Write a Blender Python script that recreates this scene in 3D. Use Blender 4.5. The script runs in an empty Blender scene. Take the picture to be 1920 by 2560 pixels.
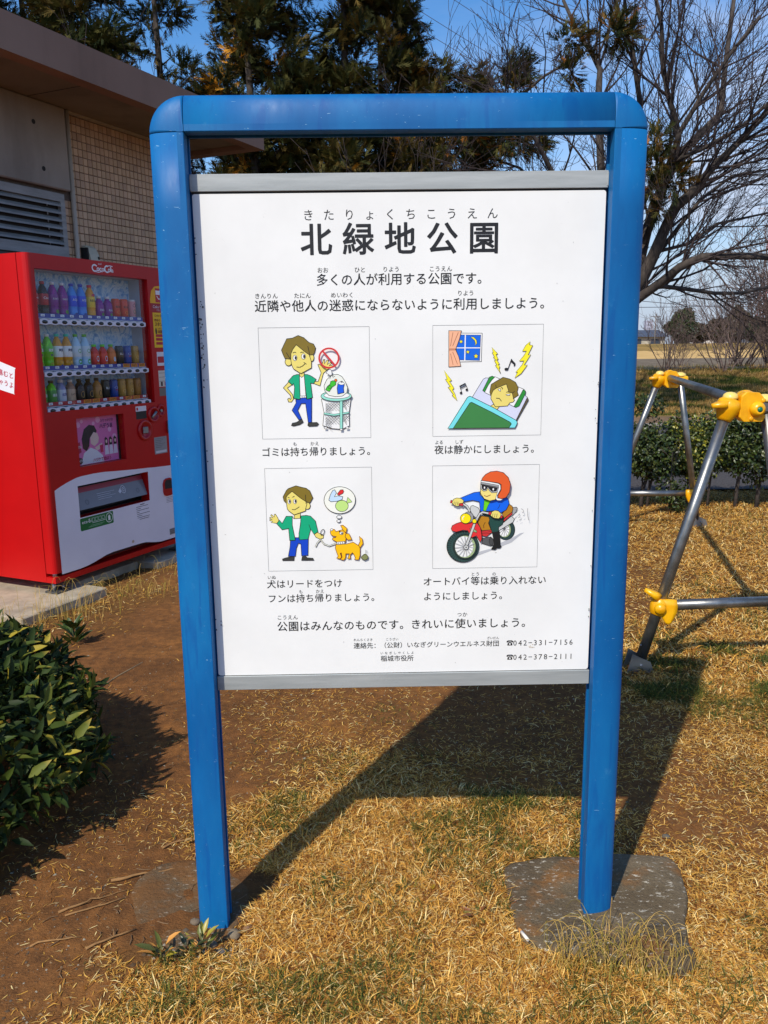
import bpy, math, random
import numpy as np
from mathutils import Vector, Matrix
from mathutils.geometry import tessellate_polygon
random.seed(7)
rng = np.random.default_rng(11)
SC = bpy.context.scene
COL = SC.collection
R = math.radians

# ---------------------------------------------------------------- camera
cd = bpy.data.cameras.new('camera')
cam = bpy.data.objects.new('camera', cd)
COL.objects.link(cam)
cd.sensor_fit = 'VERTICAL'; cd.sensor_height = 36.0; cd.lens = 2050.0 / 2560.0 * 36.0
cd.clip_start = 0.05; cd.clip_end = 9000
PITCH, ROLL = 0.1980, -0.0126
fwd = Vector((0, math.cos(PITCH), -math.sin(PITCH)))
rt0 = Vector((1, 0, 0)); up0 = rt0.cross(fwd)
rt = rt0 * math.cos(ROLL) + up0 * math.sin(ROLL)
up = up0 * math.cos(ROLL) - rt0 * math.sin(ROLL)
M = Matrix((rt, up, -fwd)).transposed().to_4x4()
M.translation = Vector((0, 0, 1.5))
cam.matrix_world = M
SC.camera = cam

# ---------------------------------------------------------------- sky and sun
SUN_AZ = R(28.5)      # shadows run towards (sin, cos) of this
SUN_EL = R(45.2)
world = bpy.data.worlds.new('World'); SC.world = world
world.use_nodes = True
wn = world.node_tree; wn.nodes.clear()
w_out = wn.nodes.new('ShaderNodeOutputWorld')
w_bg = wn.nodes.new('ShaderNodeBackground'); w_bg.inputs['Strength'].default_value = 0.15
sky = wn.nodes.new('ShaderNodeTexSky'); sky.sky_type = 'NISHITA'; sky.sun_disc = False
sky.sun_elevation = SUN_EL; sky.sun_rotation = math.pi + SUN_AZ
sky.air_density = 1.0; sky.dust_density = 0.6; sky.ozone_density = 3.0; sky.altitude = 50
w_tc = wn.nodes.new('ShaderNodeTexCoord')
w_sep = wn.nodes.new('ShaderNodeSeparateXYZ')
wn.links.new(w_tc.outputs['Generated'], w_sep.inputs[0])
# thin cirrus streaks: noise on the direction flattened on a cloud layer
w_map = wn.nodes.new('ShaderNodeMapping'); w_map.inputs['Scale'].default_value = (1.3, 2.6, 5.0)
w_map.inputs['Location'].default_value = (0.35, 0.1, 0.2)
wn.links.new(w_tc.outputs['Generated'], w_map.inputs[0])
w_no = wn.nodes.new('ShaderNodeTexNoise'); w_no.inputs['Scale'].default_value = 2.1
w_no.inputs['Detail'].default_value = 7; w_no.inputs['Roughness'].default_value = 0.62
wn.links.new(w_map.outputs[0], w_no.inputs['Vector'])
w_rmp = wn.nodes.new('ShaderNodeValToRGB')
w_rmp.color_ramp.elements[0].position = 0.38; w_rmp.color_ramp.elements[0].color = (0, 0, 0, 1)
w_rmp.color_ramp.elements[1].position = 0.60; w_rmp.color_ramp.elements[1].color = (0.9, 0.9, 0.9, 1)
wn.links.new(w_no.outputs['Fac'], w_rmp.inputs[0])
# more cloud low down, blue overhead; a little more towards +X
w_el = wn.nodes.new('ShaderNodeMapRange')
w_el.inputs[1].default_value = 0.56; w_el.inputs[2].default_value = 0.05
w_el.inputs[3].default_value = 0.0; w_el.inputs[4].default_value = 1.0
wn.links.new(w_sep.outputs['Z'], w_el.inputs[0])
w_ex = wn.nodes.new('ShaderNodeMapRange')
w_ex.inputs[1].default_value = 0.02; w_ex.inputs[2].default_value = 0.34
w_ex.inputs[3].default_value = 0.12; w_ex.inputs[4].default_value = 1.0
wn.links.new(w_sep.outputs['X'], w_ex.inputs[0])
w_m1 = wn.nodes.new('ShaderNodeMath'); w_m1.operation = 'MULTIPLY'
w_m2 = wn.nodes.new('ShaderNodeMath'); w_m2.operation = 'MULTIPLY'
wn.links.new(w_rmp.outputs['Color'], w_m1.inputs[0]); wn.links.new(w_el.outputs[0], w_m1.inputs[1])
wn.links.new(w_m1.outputs[0], w_m2.inputs[0]); wn.links.new(w_ex.outputs[0], w_m2.inputs[1])
# saturation of clear air
w_hs = wn.nodes.new('ShaderNodeHueSaturation'); w_hs.inputs['Saturation'].default_value = 1.30
w_hs.inputs['Hue'].default_value = 0.503
wn.links.new(sky.outputs['Color'], w_hs.inputs['Color'])
w_mix = wn.nodes.new('ShaderNodeMixRGB'); w_mix.inputs[2].default_value = (4.3, 4.5, 5.3, 1)
wn.links.new(w_m2.outputs[0], w_mix.inputs[0]); wn.links.new(w_hs.outputs['Color'], w_mix.inputs[1])
# pale band of haze at the horizon, all the way round
w_hz = wn.nodes.new('ShaderNodeMapRange'); w_hz.interpolation_type = 'SMOOTHSTEP'
w_hz.inputs[1].default_value = 0.26; w_hz.inputs[2].default_value = 0.0
w_hz.inputs[3].default_value = 0.0; w_hz.inputs[4].default_value = 0.92
wn.links.new(w_sep.outputs['Z'], w_hz.inputs[0])
w_mix2 = wn.nodes.new('ShaderNodeMixRGB'); w_mix2.inputs[2].default_value = (2.8, 3.3, 4.3, 1)
wn.links.new(w_hz.outputs[0], w_mix2.inputs[0]); wn.links.new(w_mix.outputs[0], w_mix2.inputs[1])
wn.links.new(w_mix2.outputs[0], w_bg.inputs['Color'])
wn.links.new(w_bg.outputs[0], w_out.inputs['Surface'])

sl = bpy.data.lights.new('sun', 'SUN'); sun = bpy.data.objects.new('sun', sl); COL.objects.link(sun)
sl.energy = 3.6; sl.angle = R(0.8); sl.color = (1.0, 0.945, 0.84)
sdir = Vector((math.sin(SUN_AZ) * math.cos(SUN_EL), math.cos(SUN_AZ) * math.cos(SUN_EL), -math.sin(SUN_EL)))
sun.rotation_euler = sdir.to_track_quat('-Z', 'Y').to_euler()
sun.location = (-10, -20, 25)
SC.view_settings.view_transform = 'Standard'; SC.view_settings.look = 'None'
SC.view_settings.exposure = 0.20; SC.view_settings.gamma = 1.0
SC.view_settings.use_curve_mapping = False
SC.cycles.max_bounces = 6; SC.cycles.transparent_max_bounces = 12

# ---------------------------------------------------------------- helpers
def s(r, g, b):
    f = lambda c: (c / 255 / 12.92) if c / 255 <= 0.04045 else ((c / 255 + 0.055) / 1.055) ** 2.4
    return (f(r), f(g), f(b), 1.0)

class NT:
    def __init__(self, mat):
        self.t = mat.node_tree; self.b = self.t.nodes['Principled BSDF']
    def n(self, typ, **kw):
        nd = self.t.nodes.new(typ)
        for k, v in kw.items():
            if k.startswith('i_'):
                nd.inputs[k[2:].replace('_', ' ')].default_value = v
            else: setattr(nd, k, v)
        return nd
    def l(self, a, b): self.t.links.new(a, b)
    def ramp(self, fac, stops):
        r = self.n('ShaderNodeValToRGB'); e = r.color_ramp.elements
        e[0].position, e[0].color = stops[0]; e[1].position, e[1].color = stops[-1]
        for p, c in stops[1:-1]:
            q = e.new(p); q.color = c
        self.l(fac, r.inputs[0]); return r.outputs['Color']
    def mix(self, fac, a, b, mode='MIX'):
        m = self.n('ShaderNodeMixRGB', blend_type=mode)
        for i, v in ((0, fac), (1, a), (2, b)):
            if isinstance(v, (int, float, tuple)): m.inputs[i].default_value = v
            else: self.l(v, m.inputs[i])
        return m.outputs[0]
    def noise(self, scale, detail=4, rough=0.55, stretch=None, coord='Object', dist=0.0):
        tc = self.n('ShaderNodeTexCoord'); o = tc.outputs[coord]
        if stretch:
            mp = self.n('ShaderNodeMapping'); mp.inputs['Scale'].default_value = stretch
            self.l(o, mp.inputs[0]); o = mp.outputs[0]
        nz = self.n('ShaderNodeTexNoise'); nz.inputs['Scale'].default_value = scale
        nz.inputs['Detail'].default_value = detail; nz.inputs['Roughness'].default_value = rough
        nz.inputs['Distortion'].default_value = dist
        self.l(o, nz.inputs['Vector']); return nz.outputs['Fac']
    def bump(self, h, strength, dist=0.01):
        bp = self.n('ShaderNodeBump'); bp.inputs['Strength'].default_value = strength
        bp.inputs['Distance'].default_value = dist
        self.l(h, bp.inputs['Height']); self.l(bp.outputs[0], self.b.inputs['Normal'])

def newmat(name, col=(0.5, 0.5, 0.5, 1), rough=0.6, metal=0.0, spec=0.5):
    m = bpy.data.materials.new(name); m.use_nodes = True
    b = m.node_tree.nodes['Principled BSDF']
    b.inputs['Base Color'].default_value = col; b.inputs['Roughness'].default_value = rough
    b.inputs['Metallic'].default_value = metal; b.inputs['Specular IOR Level'].default_value = spec
    return m
_flat = {}
def flat(col, rough=0.5, metal=0.0):
    """plain coat or print of one colour with a faint unevenness"""
    k = (tuple(round(c, 4) for c in col), rough, metal)
    if k not in _flat:
        m = newmat('coat', col, rough, metal); t = NT(m)
        nz = t.noise(18, 3)
        t.l(t.mix(nz, tuple(c * 0.93 for c in col[:3]) + (1,), tuple(min(1, c * 1.06) for c in col[:3]) + (1,)), t.b.inputs['Base Color'])
        _flat[k] = m
    return _flat[k]
def speck(name, c1, c2, scale, rough=0.8, stretch=None, bump=0.0, bscale=None, c3=None, metal=0.0, spec=0.5, bd=0.01, lo=0.35, hi=0.65):
    m = newmat(name, c1, rough, metal, spec); t = NT(m)
    nz = t.noise(scale, 6, 0.6, stretch)
    stops = [(lo, c1), (hi, c2)] if c3 is None else [(lo, c1), ((lo + hi) / 2, c3), (hi, c2)]
    t.l(t.ramp(nz, stops), t.b.inputs['Base Color'])
    if bump: t.bump(t.noise(bscale or scale * 4, 6, 0.65), bump, bd)
    return m
def attrmat(name, rough=0.7, transl=0.0, spec=0.3):
    m = newmat(name, rough=rough, spec=spec); t = NT(m)
    a = t.n('ShaderNodeAttribute', attribute_name='Col')
    t.l(a.outputs['Color'], t.b.inputs['Base Color'])
    if transl:
        tr = t.n('ShaderNodeBsdfTranslucent'); t.l(a.outputs['Color'], tr.inputs[0])
        ms = t.n('ShaderNodeMixShader'); ms.inputs[0].default_value = transl
        t.l(t.b.outputs[0], ms.inputs[1]); t.l(tr.outputs[0], ms.inputs[2])
        t.l(ms.outputs[0], t.t.nodes['Material Output'].inputs['Surface'])
    return m

class MB:
    def __init__(self): self.v = []; self.f = []; self.m = []; self.sm = []
    def add(self, vs, fs, mi=0, smooth=False):
        o = len(self.v); self.v += [tuple(p) for p in vs]
        for f in fs: self.f.append(tuple(i + o for i in f)); self.m.append(mi); self.sm.append(smooth)
        return self
    def box(self, a, b, mi=0, fr=None):
        x0, y0, z0 = a; x1, y1, z1 = b
        vs = [(x0, y0, z0), (x1, y0, z0), (x1, y1, z0), (x0, y1, z0), (x0, y0, z1), (x1, y0, z1), (x1, y1, z1), (x0, y1, z1)]
        if fr: vs = [fr(*p) for p in vs]
        return self.add(vs, [(0, 3, 2, 1), (4, 5, 6, 7), (0, 1, 5, 4), (1, 2, 6, 5), (2, 3, 7, 6), (3, 0, 4, 7)], mi)
    def bbox(self, a, b, r, mi=0, fr=None):
        """box with all edges chamfered by r"""
        ax = [(a[i], a[i] + r, b[i] - r, b[i]) for i in range(3)]
        vs = []; idx = {}
        for sx in (0, 1):
            for sy in (0, 1):
                for sz in (0, 1):
                    for k in range(3):
                        p = []
                        for i, sg in enumerate((sx, sy, sz)):
                            if i == k: p.append(ax[i][3] if sg else ax[i][0])
                            else: p.append(ax[i][2] if sg else ax[i][1])
                        idx[(sx, sy, sz, k)] = len(vs); vs.append(tuple(p))
        fs = []
        for k in range(3):
            o = [i for i in range(3) if i != k]
            for sg in (0, 1):
                q = []
                for (u, w) in ((0, 0), (1, 0), (1, 1), (0, 1)):
                    c = [0, 0, 0]; c[k] = sg; c[o[0]] = u; c[o[1]] = w
                    q.append(idx[(*c, k)])
                fs.append(tuple(q))
        for k in range(3):     # edges along k
            o = [i for i in range(3) if i != k]
            for u in (0, 1):
                for w in (0, 1):
                    c0 = [0, 0, 0]; c1 = [0, 0, 0]; c0[o[0]] = c1[o[0]] = u; c0[o[1]] = c1[o[1]] = w; c1[k] = 1
                    fs.append((idx[(*c0, o[0])], idx[(*c1, o[0])], idx[(*c1, o[1])], idx[(*c0, o[1])]))
        for sx in (0, 1):
            for sy in (0, 1):
                for sz in (0, 1): fs.append(tuple(idx[(sx, sy, sz, k)] for k in range(3)))
        if fr: vs = [fr(*p) for p in vs]
        self.add(vs, fs, mi); return self
    def tube(self, pts, rad, n=8, mi=0, cap=True, smooth=True):
        P = [Vector(p) for p in pts]
        if not isinstance(rad, (list, tuple, np.ndarray)): rad = [rad] * len(P)
        o = len(self.v); prev = None
        for i, p in enumerate(P):
            d = (P[min(i + 1, len(P) - 1)] - P[max(i - 1, 0)])
            if d.length < 1e-9: d = Vector((0, 0, 1))
            d.normalize()
            if prev is None:
                a = d.cross(Vector((0, 0, 1)) if abs(d.z) < 0.9 else Vector((1, 0, 0))).normalized()
            else:
                a = (prev - d * prev.dot(d)).normalized()
            prev = a; b = d.cross(a)
            for k in range(n):
                t = 2 * math.pi * k / n
                self.v.append(tuple(p + (a * math.cos(t) + b * math.sin(t)) * rad[i]))
        for i in range(len(P) - 1):
            for k in range(n):
                k2 = (k + 1) % n
                self.f.append((o + i * n + k, o + i * n + k2, o + (i + 1) * n + k2, o + (i + 1) * n + k)); self.m.append(mi); self.sm.append(smooth)
        if cap:
            self.f.append(tuple(o + k for k in range(n))[::-1]); self.m.append(mi); self.sm.append(False)
            e = o + (len(P) - 1) * n
            self.f.append(tuple(e + k for k in range(n))); self.m.append(mi); self.sm.append(False)
        return self
    def lathe(self, prof, n=16, mi=0, fr=None, smooth=True):
        """prof: list of (r, z); around local z; fr maps local to world"""
        o = len(self.v)
        for r, z in prof:
            for k in range(n):
                t = 2 * math.pi * k / n; p = (r * math.cos(t), r * math.sin(t), z)
                self.v.append(tuple(fr(*p)) if fr else p)
        for i in range(len(prof) - 1):
            for k in range(n):
                k2 = (k + 1) % n
                self.f.append((o + i * n + k, o + i * n + k2, o + (i + 1) * n + k2, o + (i + 1) * n + k)); self.m.append(mi); self.sm.append(smooth)
        for e, rev in ((0, True), (len(prof) - 1, False)):
            if prof[e][0] > 1e-5:
                q = tuple(o + e * n + k for k in range(n)); self.f.append(q[::-1] if rev else q); self.m.append(mi); self.sm.append(False)
        return self
    def prism(self, pts2, fr, d0, d1, mi=0):
        """2D outline pts2 -> fr(x, d, z) extruded from d0 to d1"""
        n = len(pts2); o = len(self.v)
        for d in (d0, d1):
            for (x, z) in pts2: self.v.append(tuple(fr(x, d, z)))
        tri = tessellate_polygon([[Vector((x, z, 0)) for x, z in pts2]])
        for t in tri:
            self.f.append(tuple(o + i for i in t)); self.m.append(mi); self.sm.append(False)
            self.f.append(tuple(o + n + i for i in t[::-1])); self.m.append(mi); self.sm.append(False)
        for i in range(n):
            j = (i + 1) % n
            self.f.append((o + i, o + j, o + n + j, o + n + i)); self.m.append(mi); self.sm.append(False)
        return self
    def mesh(self, name, mats, fix=True):
        me = bpy.data.meshes.new(name); me.from_pydata(self.v, [], self.f)
        if not isinstance(mats, (list, tuple)): mats = [mats]
        for m in mats: me.materials.append(m)
        me.polygons.foreach_set('material_index', self.m); me.polygons.foreach_set('use_smooth', self.sm)
        if fix:
            import bmesh
            bm = bmesh.new(); bm.from_mesh(me); bmesh.ops.recalc_face_normals(bm, faces=bm.faces); bm.to_mesh(me); bm.free()
        me.update(); return me
    def obj(self, name, mats, parent=None, fix=True, **props):
        return link(name, self.mesh(name, mats, fix), parent, **props)

def link(name, data, parent=None, **props):
    o = bpy.data.objects.new(name, data); COL.objects.link(o)
    if parent is not None: o.parent = parent
    for k, v in props.items():
        if v is not None: o[k] = v
    return o
def thing(name, label, cat, group=None):
    return link(name, None, None, label=label, category=cat, group=group)
def setloc(root, loc):
    """move the origin of an Empty whose children were built in world space"""
    root.location = loc
    for ch in root.children: ch.matrix_parent_inverse = Matrix.Translation(-Vector(loc))

def npmesh(name, V, F, mat, cols=None, nv=None, smooth=False):
    """V (n,3), F (m,k) numpy; cols per vertex (n,3)"""
    me = bpy.data.meshes.new(name)
    n, m, k = len(V), len(F), F.shape[1]
    me.vertices.add(n); me.vertices.foreach_set('co', V.astype(np.float32).ravel())
    me.loops.add(m * k); me.loops.foreach_set('vertex_index', F.astype(np.int32).ravel())
    me.polygons.add(m); me.polygons.foreach_set('loop_start', np.arange(0, m * k, k, dtype=np.int32))
    if smooth: me.polygons.foreach_set('use_smooth', np.ones(m, dtype=bool))
    if cols is not None:
        a = me.attributes.new('Col', 'FLOAT_COLOR', 'POINT')
        c4 = np.ones((n, 4), np.float32); c4[:, :3] = cols
        a.data.foreach_set('color', c4.ravel())
    me.materials.append(mat); me.update(calc_edges=True); me.validate()
    return me

def ellipse(cx, cy, rx, ry=None, n=22, rot=0.0):
    ry = rx if ry is None else ry
    out = []
    for k in range(n):
        t = 2 * math.pi * k / n; x, y = rx * math.cos(t), ry * math.sin(t)
        out.append((cx + x * math.cos(rot) - y * math.sin(rot), cy + x * math.sin(rot) + y * math.cos(rot)))
    return out

class Art:
    """flat print: stacked coloured shapes, each a few hundredths of a millimetre proud of the last"""
    def __init__(self, mapf, place, step=0.00005, base=0.0004):
        self.mp = mapf; self.pl = place; self.mb = MB(); self.mats = []; self.k = 0; self.step = step; self.base = base
    def mi(self, col):
        m = flat(col, 0.45)
        if m not in self.mats: self.mats.append(m)
        return self.mats.index(m)
    def poly(self, pts, col):
        d = self.base + self.step * self.k; self.k += 1
        P = [self.mp(*p) for p in pts]
        tri = tessellate_polygon([[Vector((x, z, 0)) for x, z in P]])
        if not tri: return
        self.mb.add([self.pl(x, z, d) for x, z in P], tri, self.mi(col))
    def line(self, pts, w, col=None, closed=False):
        col = col or s(25, 22, 20)
        d = self.base + self.step * self.k; self.k += 1
        P = [Vector(p) for p in pts]; n = len(P)
        L, Rr = [], []
        for i in range(n):
            a = P[i] - P[i - 1] if (i > 0 or closed) else P[1] - P[0]
            b = P[(i + 1) % n] - P[i] if (i < n - 1 or closed) else P[i] - P[i - 1]
            if a.length < 1e-6: a = b
            if b.length < 1e-6: b = a
            a = a.normalized(); b = b.normalized(); na = Vector((-a.y, a.x)); nb = Vector((-b.y, b.x))
            m = na + nb
            m = na if m.length < 0.3 else m.normalized()
            sc = min(1.6, 1.0 / max(0.4, m.dot(na)))
            L.append(P[i] + m * w / 2 * sc); Rr.append(P[i] - m * w / 2 * sc)
        vs = [self.pl(*self.mp(*q), d) for q in L] + [self.pl(*self.mp(*q), d) for q in Rr]
        fs = [(i, (i + 1) % n, n + (i + 1) % n, n + i) for i in range(n if closed else n - 1)]
        self.mb.add(vs, fs, self.mi(col))
    def fill(self, pts, col, ow=8.0):
        self.poly(pts, col)
        if ow: self.line(pts, ow, closed=True)
    def obj(self, name, parent, **kw):
        return self.mb.obj(name, self.mats, parent, fix=False, **kw)

_tc = bpy.data.curves.new('tmp_text', 'FONT'); _to = bpy.data.objects.new('tmp_text', _tc); COL.objects.link(_to)
_tc.resolution_u = 2
_glyph = {}
def glyph(ch, off=0.0):
    """filled outline of one character; 'off' fattens it with thin strips laid along its edges"""
    k = (ch, off)
    if k not in _glyph:
        _tc.body = ch; _tc.size = 1.0
        dg = bpy.context.evaluated_depsgraph_get(); dg.update()
        me = bpy.data.meshes.new_from_object(_to.evaluated_get(dg))
        vs = [(v.co.x, v.co.y, 0) for v in me.vertices]; fs = [tuple(p.vertices) for p in me.polygons]
        bpy.data.meshes.remove(me)
        if off > 0:
            cnt = {}
            for f in fs:
                for a in range(len(f)):
                    e = (f[a], f[(a + 1) % len(f)]); kk = (min(e), max(e)); cnt[kk] = cnt.get(kk, 0) + 1
            q = 0
            for (a, b), c in cnt.items():
                if c != 1: continue
                ax, ay, _ = vs[a]; bx, by, _ = vs[b]; dx, dy = bx - ax, by - ay; L = math.hypot(dx, dy)
                if L < 1e-6: continue
                dx, dy = dx / L, dy / L; nx, ny = -dy * off, dx * off; ex, ey = dx * off * .5, dy * off * .5
                o = len(vs); q += 1; lv = 1 + q % 3
                vs += [(ax - ex + nx, ay - ey + ny, lv), (bx + ex + nx, by + ey + ny, lv), (bx + ex - nx, by + ey - ny, lv), (ax - ex - nx, ay - ey - ny, lv)]
                fs.append((o, o + 1, o + 2, o + 3))
        _glyph[k] = (vs, fs)
    return _glyph[k]
def text_cells(mb, st, x0, x1, z, size, pl, off=0.0, d=0.0004, mi=0, center=True, sx=1.0):
    """one character per cell, centres from x0 to x1"""
    n = len(st)
    for i, ch in enumerate(st):
        if ch in ' 　': continue
        if ch == '☎':
            k_ = size * .52; cx_ = x0
            for q, P in enumerate(([(-.62, -.62), (.62, -.62), (.55, -.1), (.22, .22), (-.22, .22), (-.55, -.1)], [(-.8, .15), (-.42, .15), (-.36, .36), (.36, .36), (.42, .15), (.8, .15), (.78, .46), (.5, .66), (-.5, .66), (-.78, .46)])):
                tri = tessellate_polygon([[Vector((a, b, 0)) for a, b in P]]); mb.add([pl(cx_ + a * k_, z + b * k_, d + q * .00002) for a, b in P], tri, mi)
            ring_ = [(cx_ + .24 * k_ * math.cos(t * .5236), z - .25 * k_ + .2 * k_ * math.sin(t * .5236)) for t in range(12)]
            mb.add([pl(a, b, d + .00005) for a, b in ring_], [tuple(range(12))], 1)
            continue
        cx = x0 if n == 1 else x0 + (x1 - x0) * i / (n - 1)
        vs, fs = glyph(ch, off)
        if not vs: continue
        if ord(ch) < 0x3000 or ch == '−' or ch == '☎':
            mx = (min(p[0] for p in vs) + max(p[0] for p in vs)) / 2
            my = 0.36 if ch != '☎' else (min(p[1] for p in vs) + max(p[1] for p in vs)) / 2
        else: mx, my = 0.5, 0.36
        sz = size * (0.72 if ch == '☎' else 1.0)
        mb.add([pl(cx + (x - mx) * sz * sx, z + (y - my) * sz, d + lv * .00002) for x, y, lv in vs], fs, mi)
def text_line(mb, st, x, z, size, pl, off=0.0, d=0.0004, mi=0, track=0.0, align='L', sx=1.0):
    """proportional text starting at x (baseline z)"""
    items = []; cur = 0.0
    for ch in st:
        if ch == ' ': cur += 0.3; continue
        vs, fs = glyph(ch, off)
        if ord(ch) >= 0x3000: items.append((cur, vs, fs)); cur += 1.0 + track; continue
        mn = min(p[0] for p in vs); w = max(p[0] for p in vs) - mn
        items.append((cur - mn + 0.04, vs, fs)); cur += w + 0.09 + track
    x0 = x - cur * size * sx * {'L': 0, 'C': 0.5, 'R': 1}[align]
    for c, vs, fs in items:
        mb.add([pl(x0 + (c + px) * size * sx, z + py * size, d + lv * .00002) for px, py, lv in vs], fs, mi)
    return cur * size * sx

# ================================================================ materials
BLACK = s(22, 21, 22)
def mat_blue():
    m = newmat('blue_paint', s(20, 100, 172), 0.5, 0, .3); t = NT(m)
    big = t.noise(7, 5, 0.6, (1, 1, 0.35)); fine = t.noise(60, 4, 0.7, (1, 1, 0.25))
    c = t.ramp(big, [(0.32, s(2, 86, 146)), (0.5, s(5, 97, 157)), (0.7, s(12, 109, 166))])
    c = t.mix(t.ramp(fine, [(0.55, (0, 0, 0, 1)), (0.75, (0.35, 0.35, 0.35, 1))]), c, s(3, 80, 140))
    # runs and drips down the surface
    dr = t.noise(14, 3, 0.5, (3.0, 3.0, 0.3), dist=0.6)
    c = t.mix(t.ramp(dr, [(0.56, (0, 0, 0, 1)), (0.66, (0.4, 0.4, 0.4, 1))]), c, s(2, 72, 142))
    # chalky faded blotches
    ch = t.noise(22, 6, 0.7)
    c = t.mix(t.ramp(ch, [(0.62, (0, 0, 0, 1)), (0.80, (0.45, 0.45, 0.45, 1))]), c, s(80, 146, 186))
    # little scratches and chips
    sc = t.noise(46, 2, 0.5, (1.0, 1.0, 5.0), dist=2.0)
    c = t.mix(t.ramp(sc, [(0.745, (0, 0, 0, 1)), (0.76, (.9, .9, .9, 1))]), c, s(150, 190, 210))
    t.l(c, t.b.inputs['Base Color'])
    t.l(t.ramp(fine, [(0.3, (0.46, 0.46, 0.46, 1)), (0.7, (0.6, 0.6, 0.6, 1))]), t.b.inputs['Roughness'])
    t.bump(t.noise(35, 4), 0.06, 0.002)
    return m
M_BLUE = mat_blue()
M_ALU = speck('brushed_aluminium', s(150, 154, 152), s(178, 181, 178), 9, 0.5, (0.3, 1, 4), 0.05, 120, metal=0.15)
def mat_panel():
    m = newmat('white_panel', s(233, 234, 236), 0.6, 0, .18); t = NT(m)
    a = t.noise(5, 5, 0.6)
    c = t.ramp(a, [(0.3, s(228, 227, 222)), (0.7, s(237, 236, 231))])
    d = t.noise(75, 3, 0.6)
    c = t.mix(t.ramp(d, [(0.745, (0, 0, 0, 1)), (0.775, (0.7, 0.7, 0.7, 1))]), c, s(150, 148, 142))
    e = t.noise(16, 6, 0.8, (1, 1, 2), dist=1.5)
    c = t.mix(t.ramp(e, [(0.66, (0, 0, 0, 1)), (0.8, (0.35, 0.35, 0.35, 1))]), c, s(196, 194, 188))
    t.l(c, t.b.inputs['Base Color']); return m
M_PANEL = mat_panel()
M_BLACK = flat(BLACK, 0.5)
M_DARK = flat(s(30, 30, 30), 0.7)
M_STRIP = newmat('strip_black', s(28, 28, 26), 0.8)
M_STEEL = speck('galvanised_steel', s(118, 118, 114), s(150, 150, 147), 14, 0.36, None, 0.03, 90, metal=0.85)
M_ZINC = newmat('zinc', s(150, 152, 152), 0.4, 0.8)

# ================================================================ ground
def smooth(a, b, x):
    t = np.clip((x - a) / (b - a), 0, 1); return t * t * (3 - 2 * t)
PROF = [(-60, 0), (17.2, 0), (18.0, .06), (22, .36), (25.6, .64), (26.2, .67), (28.0, .64), (30.5, .1), (34, -1.9), (56, -2.1), (58, -1.9), (64.0, .38), (66, .42), (85, .80), (88, .95), (96, 1.50), (101, 1.52), (108, .1), (300, 0), (4000, 0)]
PX = np.array([p[0] for p in PROF]); PZ = np.array([p[1] for p in PROF])
def vnoise(x, y, sc, seed=0):
    """cheap value noise"""
    r2 = np.random.default_rng(seed); T = r2.random((64, 64))
    X = x * sc; Y = y * sc; xi = np.floor(X).astype(int); yi = np.floor(Y).astype(int)
    fx = X - xi; fy = Y - yi; fx = fx * fx * (3 - 2 * fx); fy = fy * fy * (3 - 2 * fy)
    g = lambda i, j: T[i % 64, j % 64]
    return (g(xi, yi) * (1 - fx) + g(xi + 1, yi) * fx) * (1 - fy) + (g(xi, yi + 1) * (1 - fx) + g(xi + 1, yi + 1) * fx) * fy
def hgt(x, y):
    x = np.asarray(x, float); y = np.asarray(y, float)
    z = np.interp(y, PX, PZ)
    near = 1 - smooth(9, 14, y)
    z = z + near * ((vnoise(x, y, 1.3, 1) - .5) * .022 + (vnoise(x, y, 5, 2) - .5) * .012 + (vnoise(x, y, 15, 3) - .5) * .009)
    far = smooth(17.5, 20, y) * (1 - smooth(28, 34, y))
    z = z + far * ((vnoise(x, y, .35, 4) - .5) * .10 + (vnoise(x, y, 1.4, 5) - .5) * .05)
    # pads and slab sit level
    return z
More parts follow.
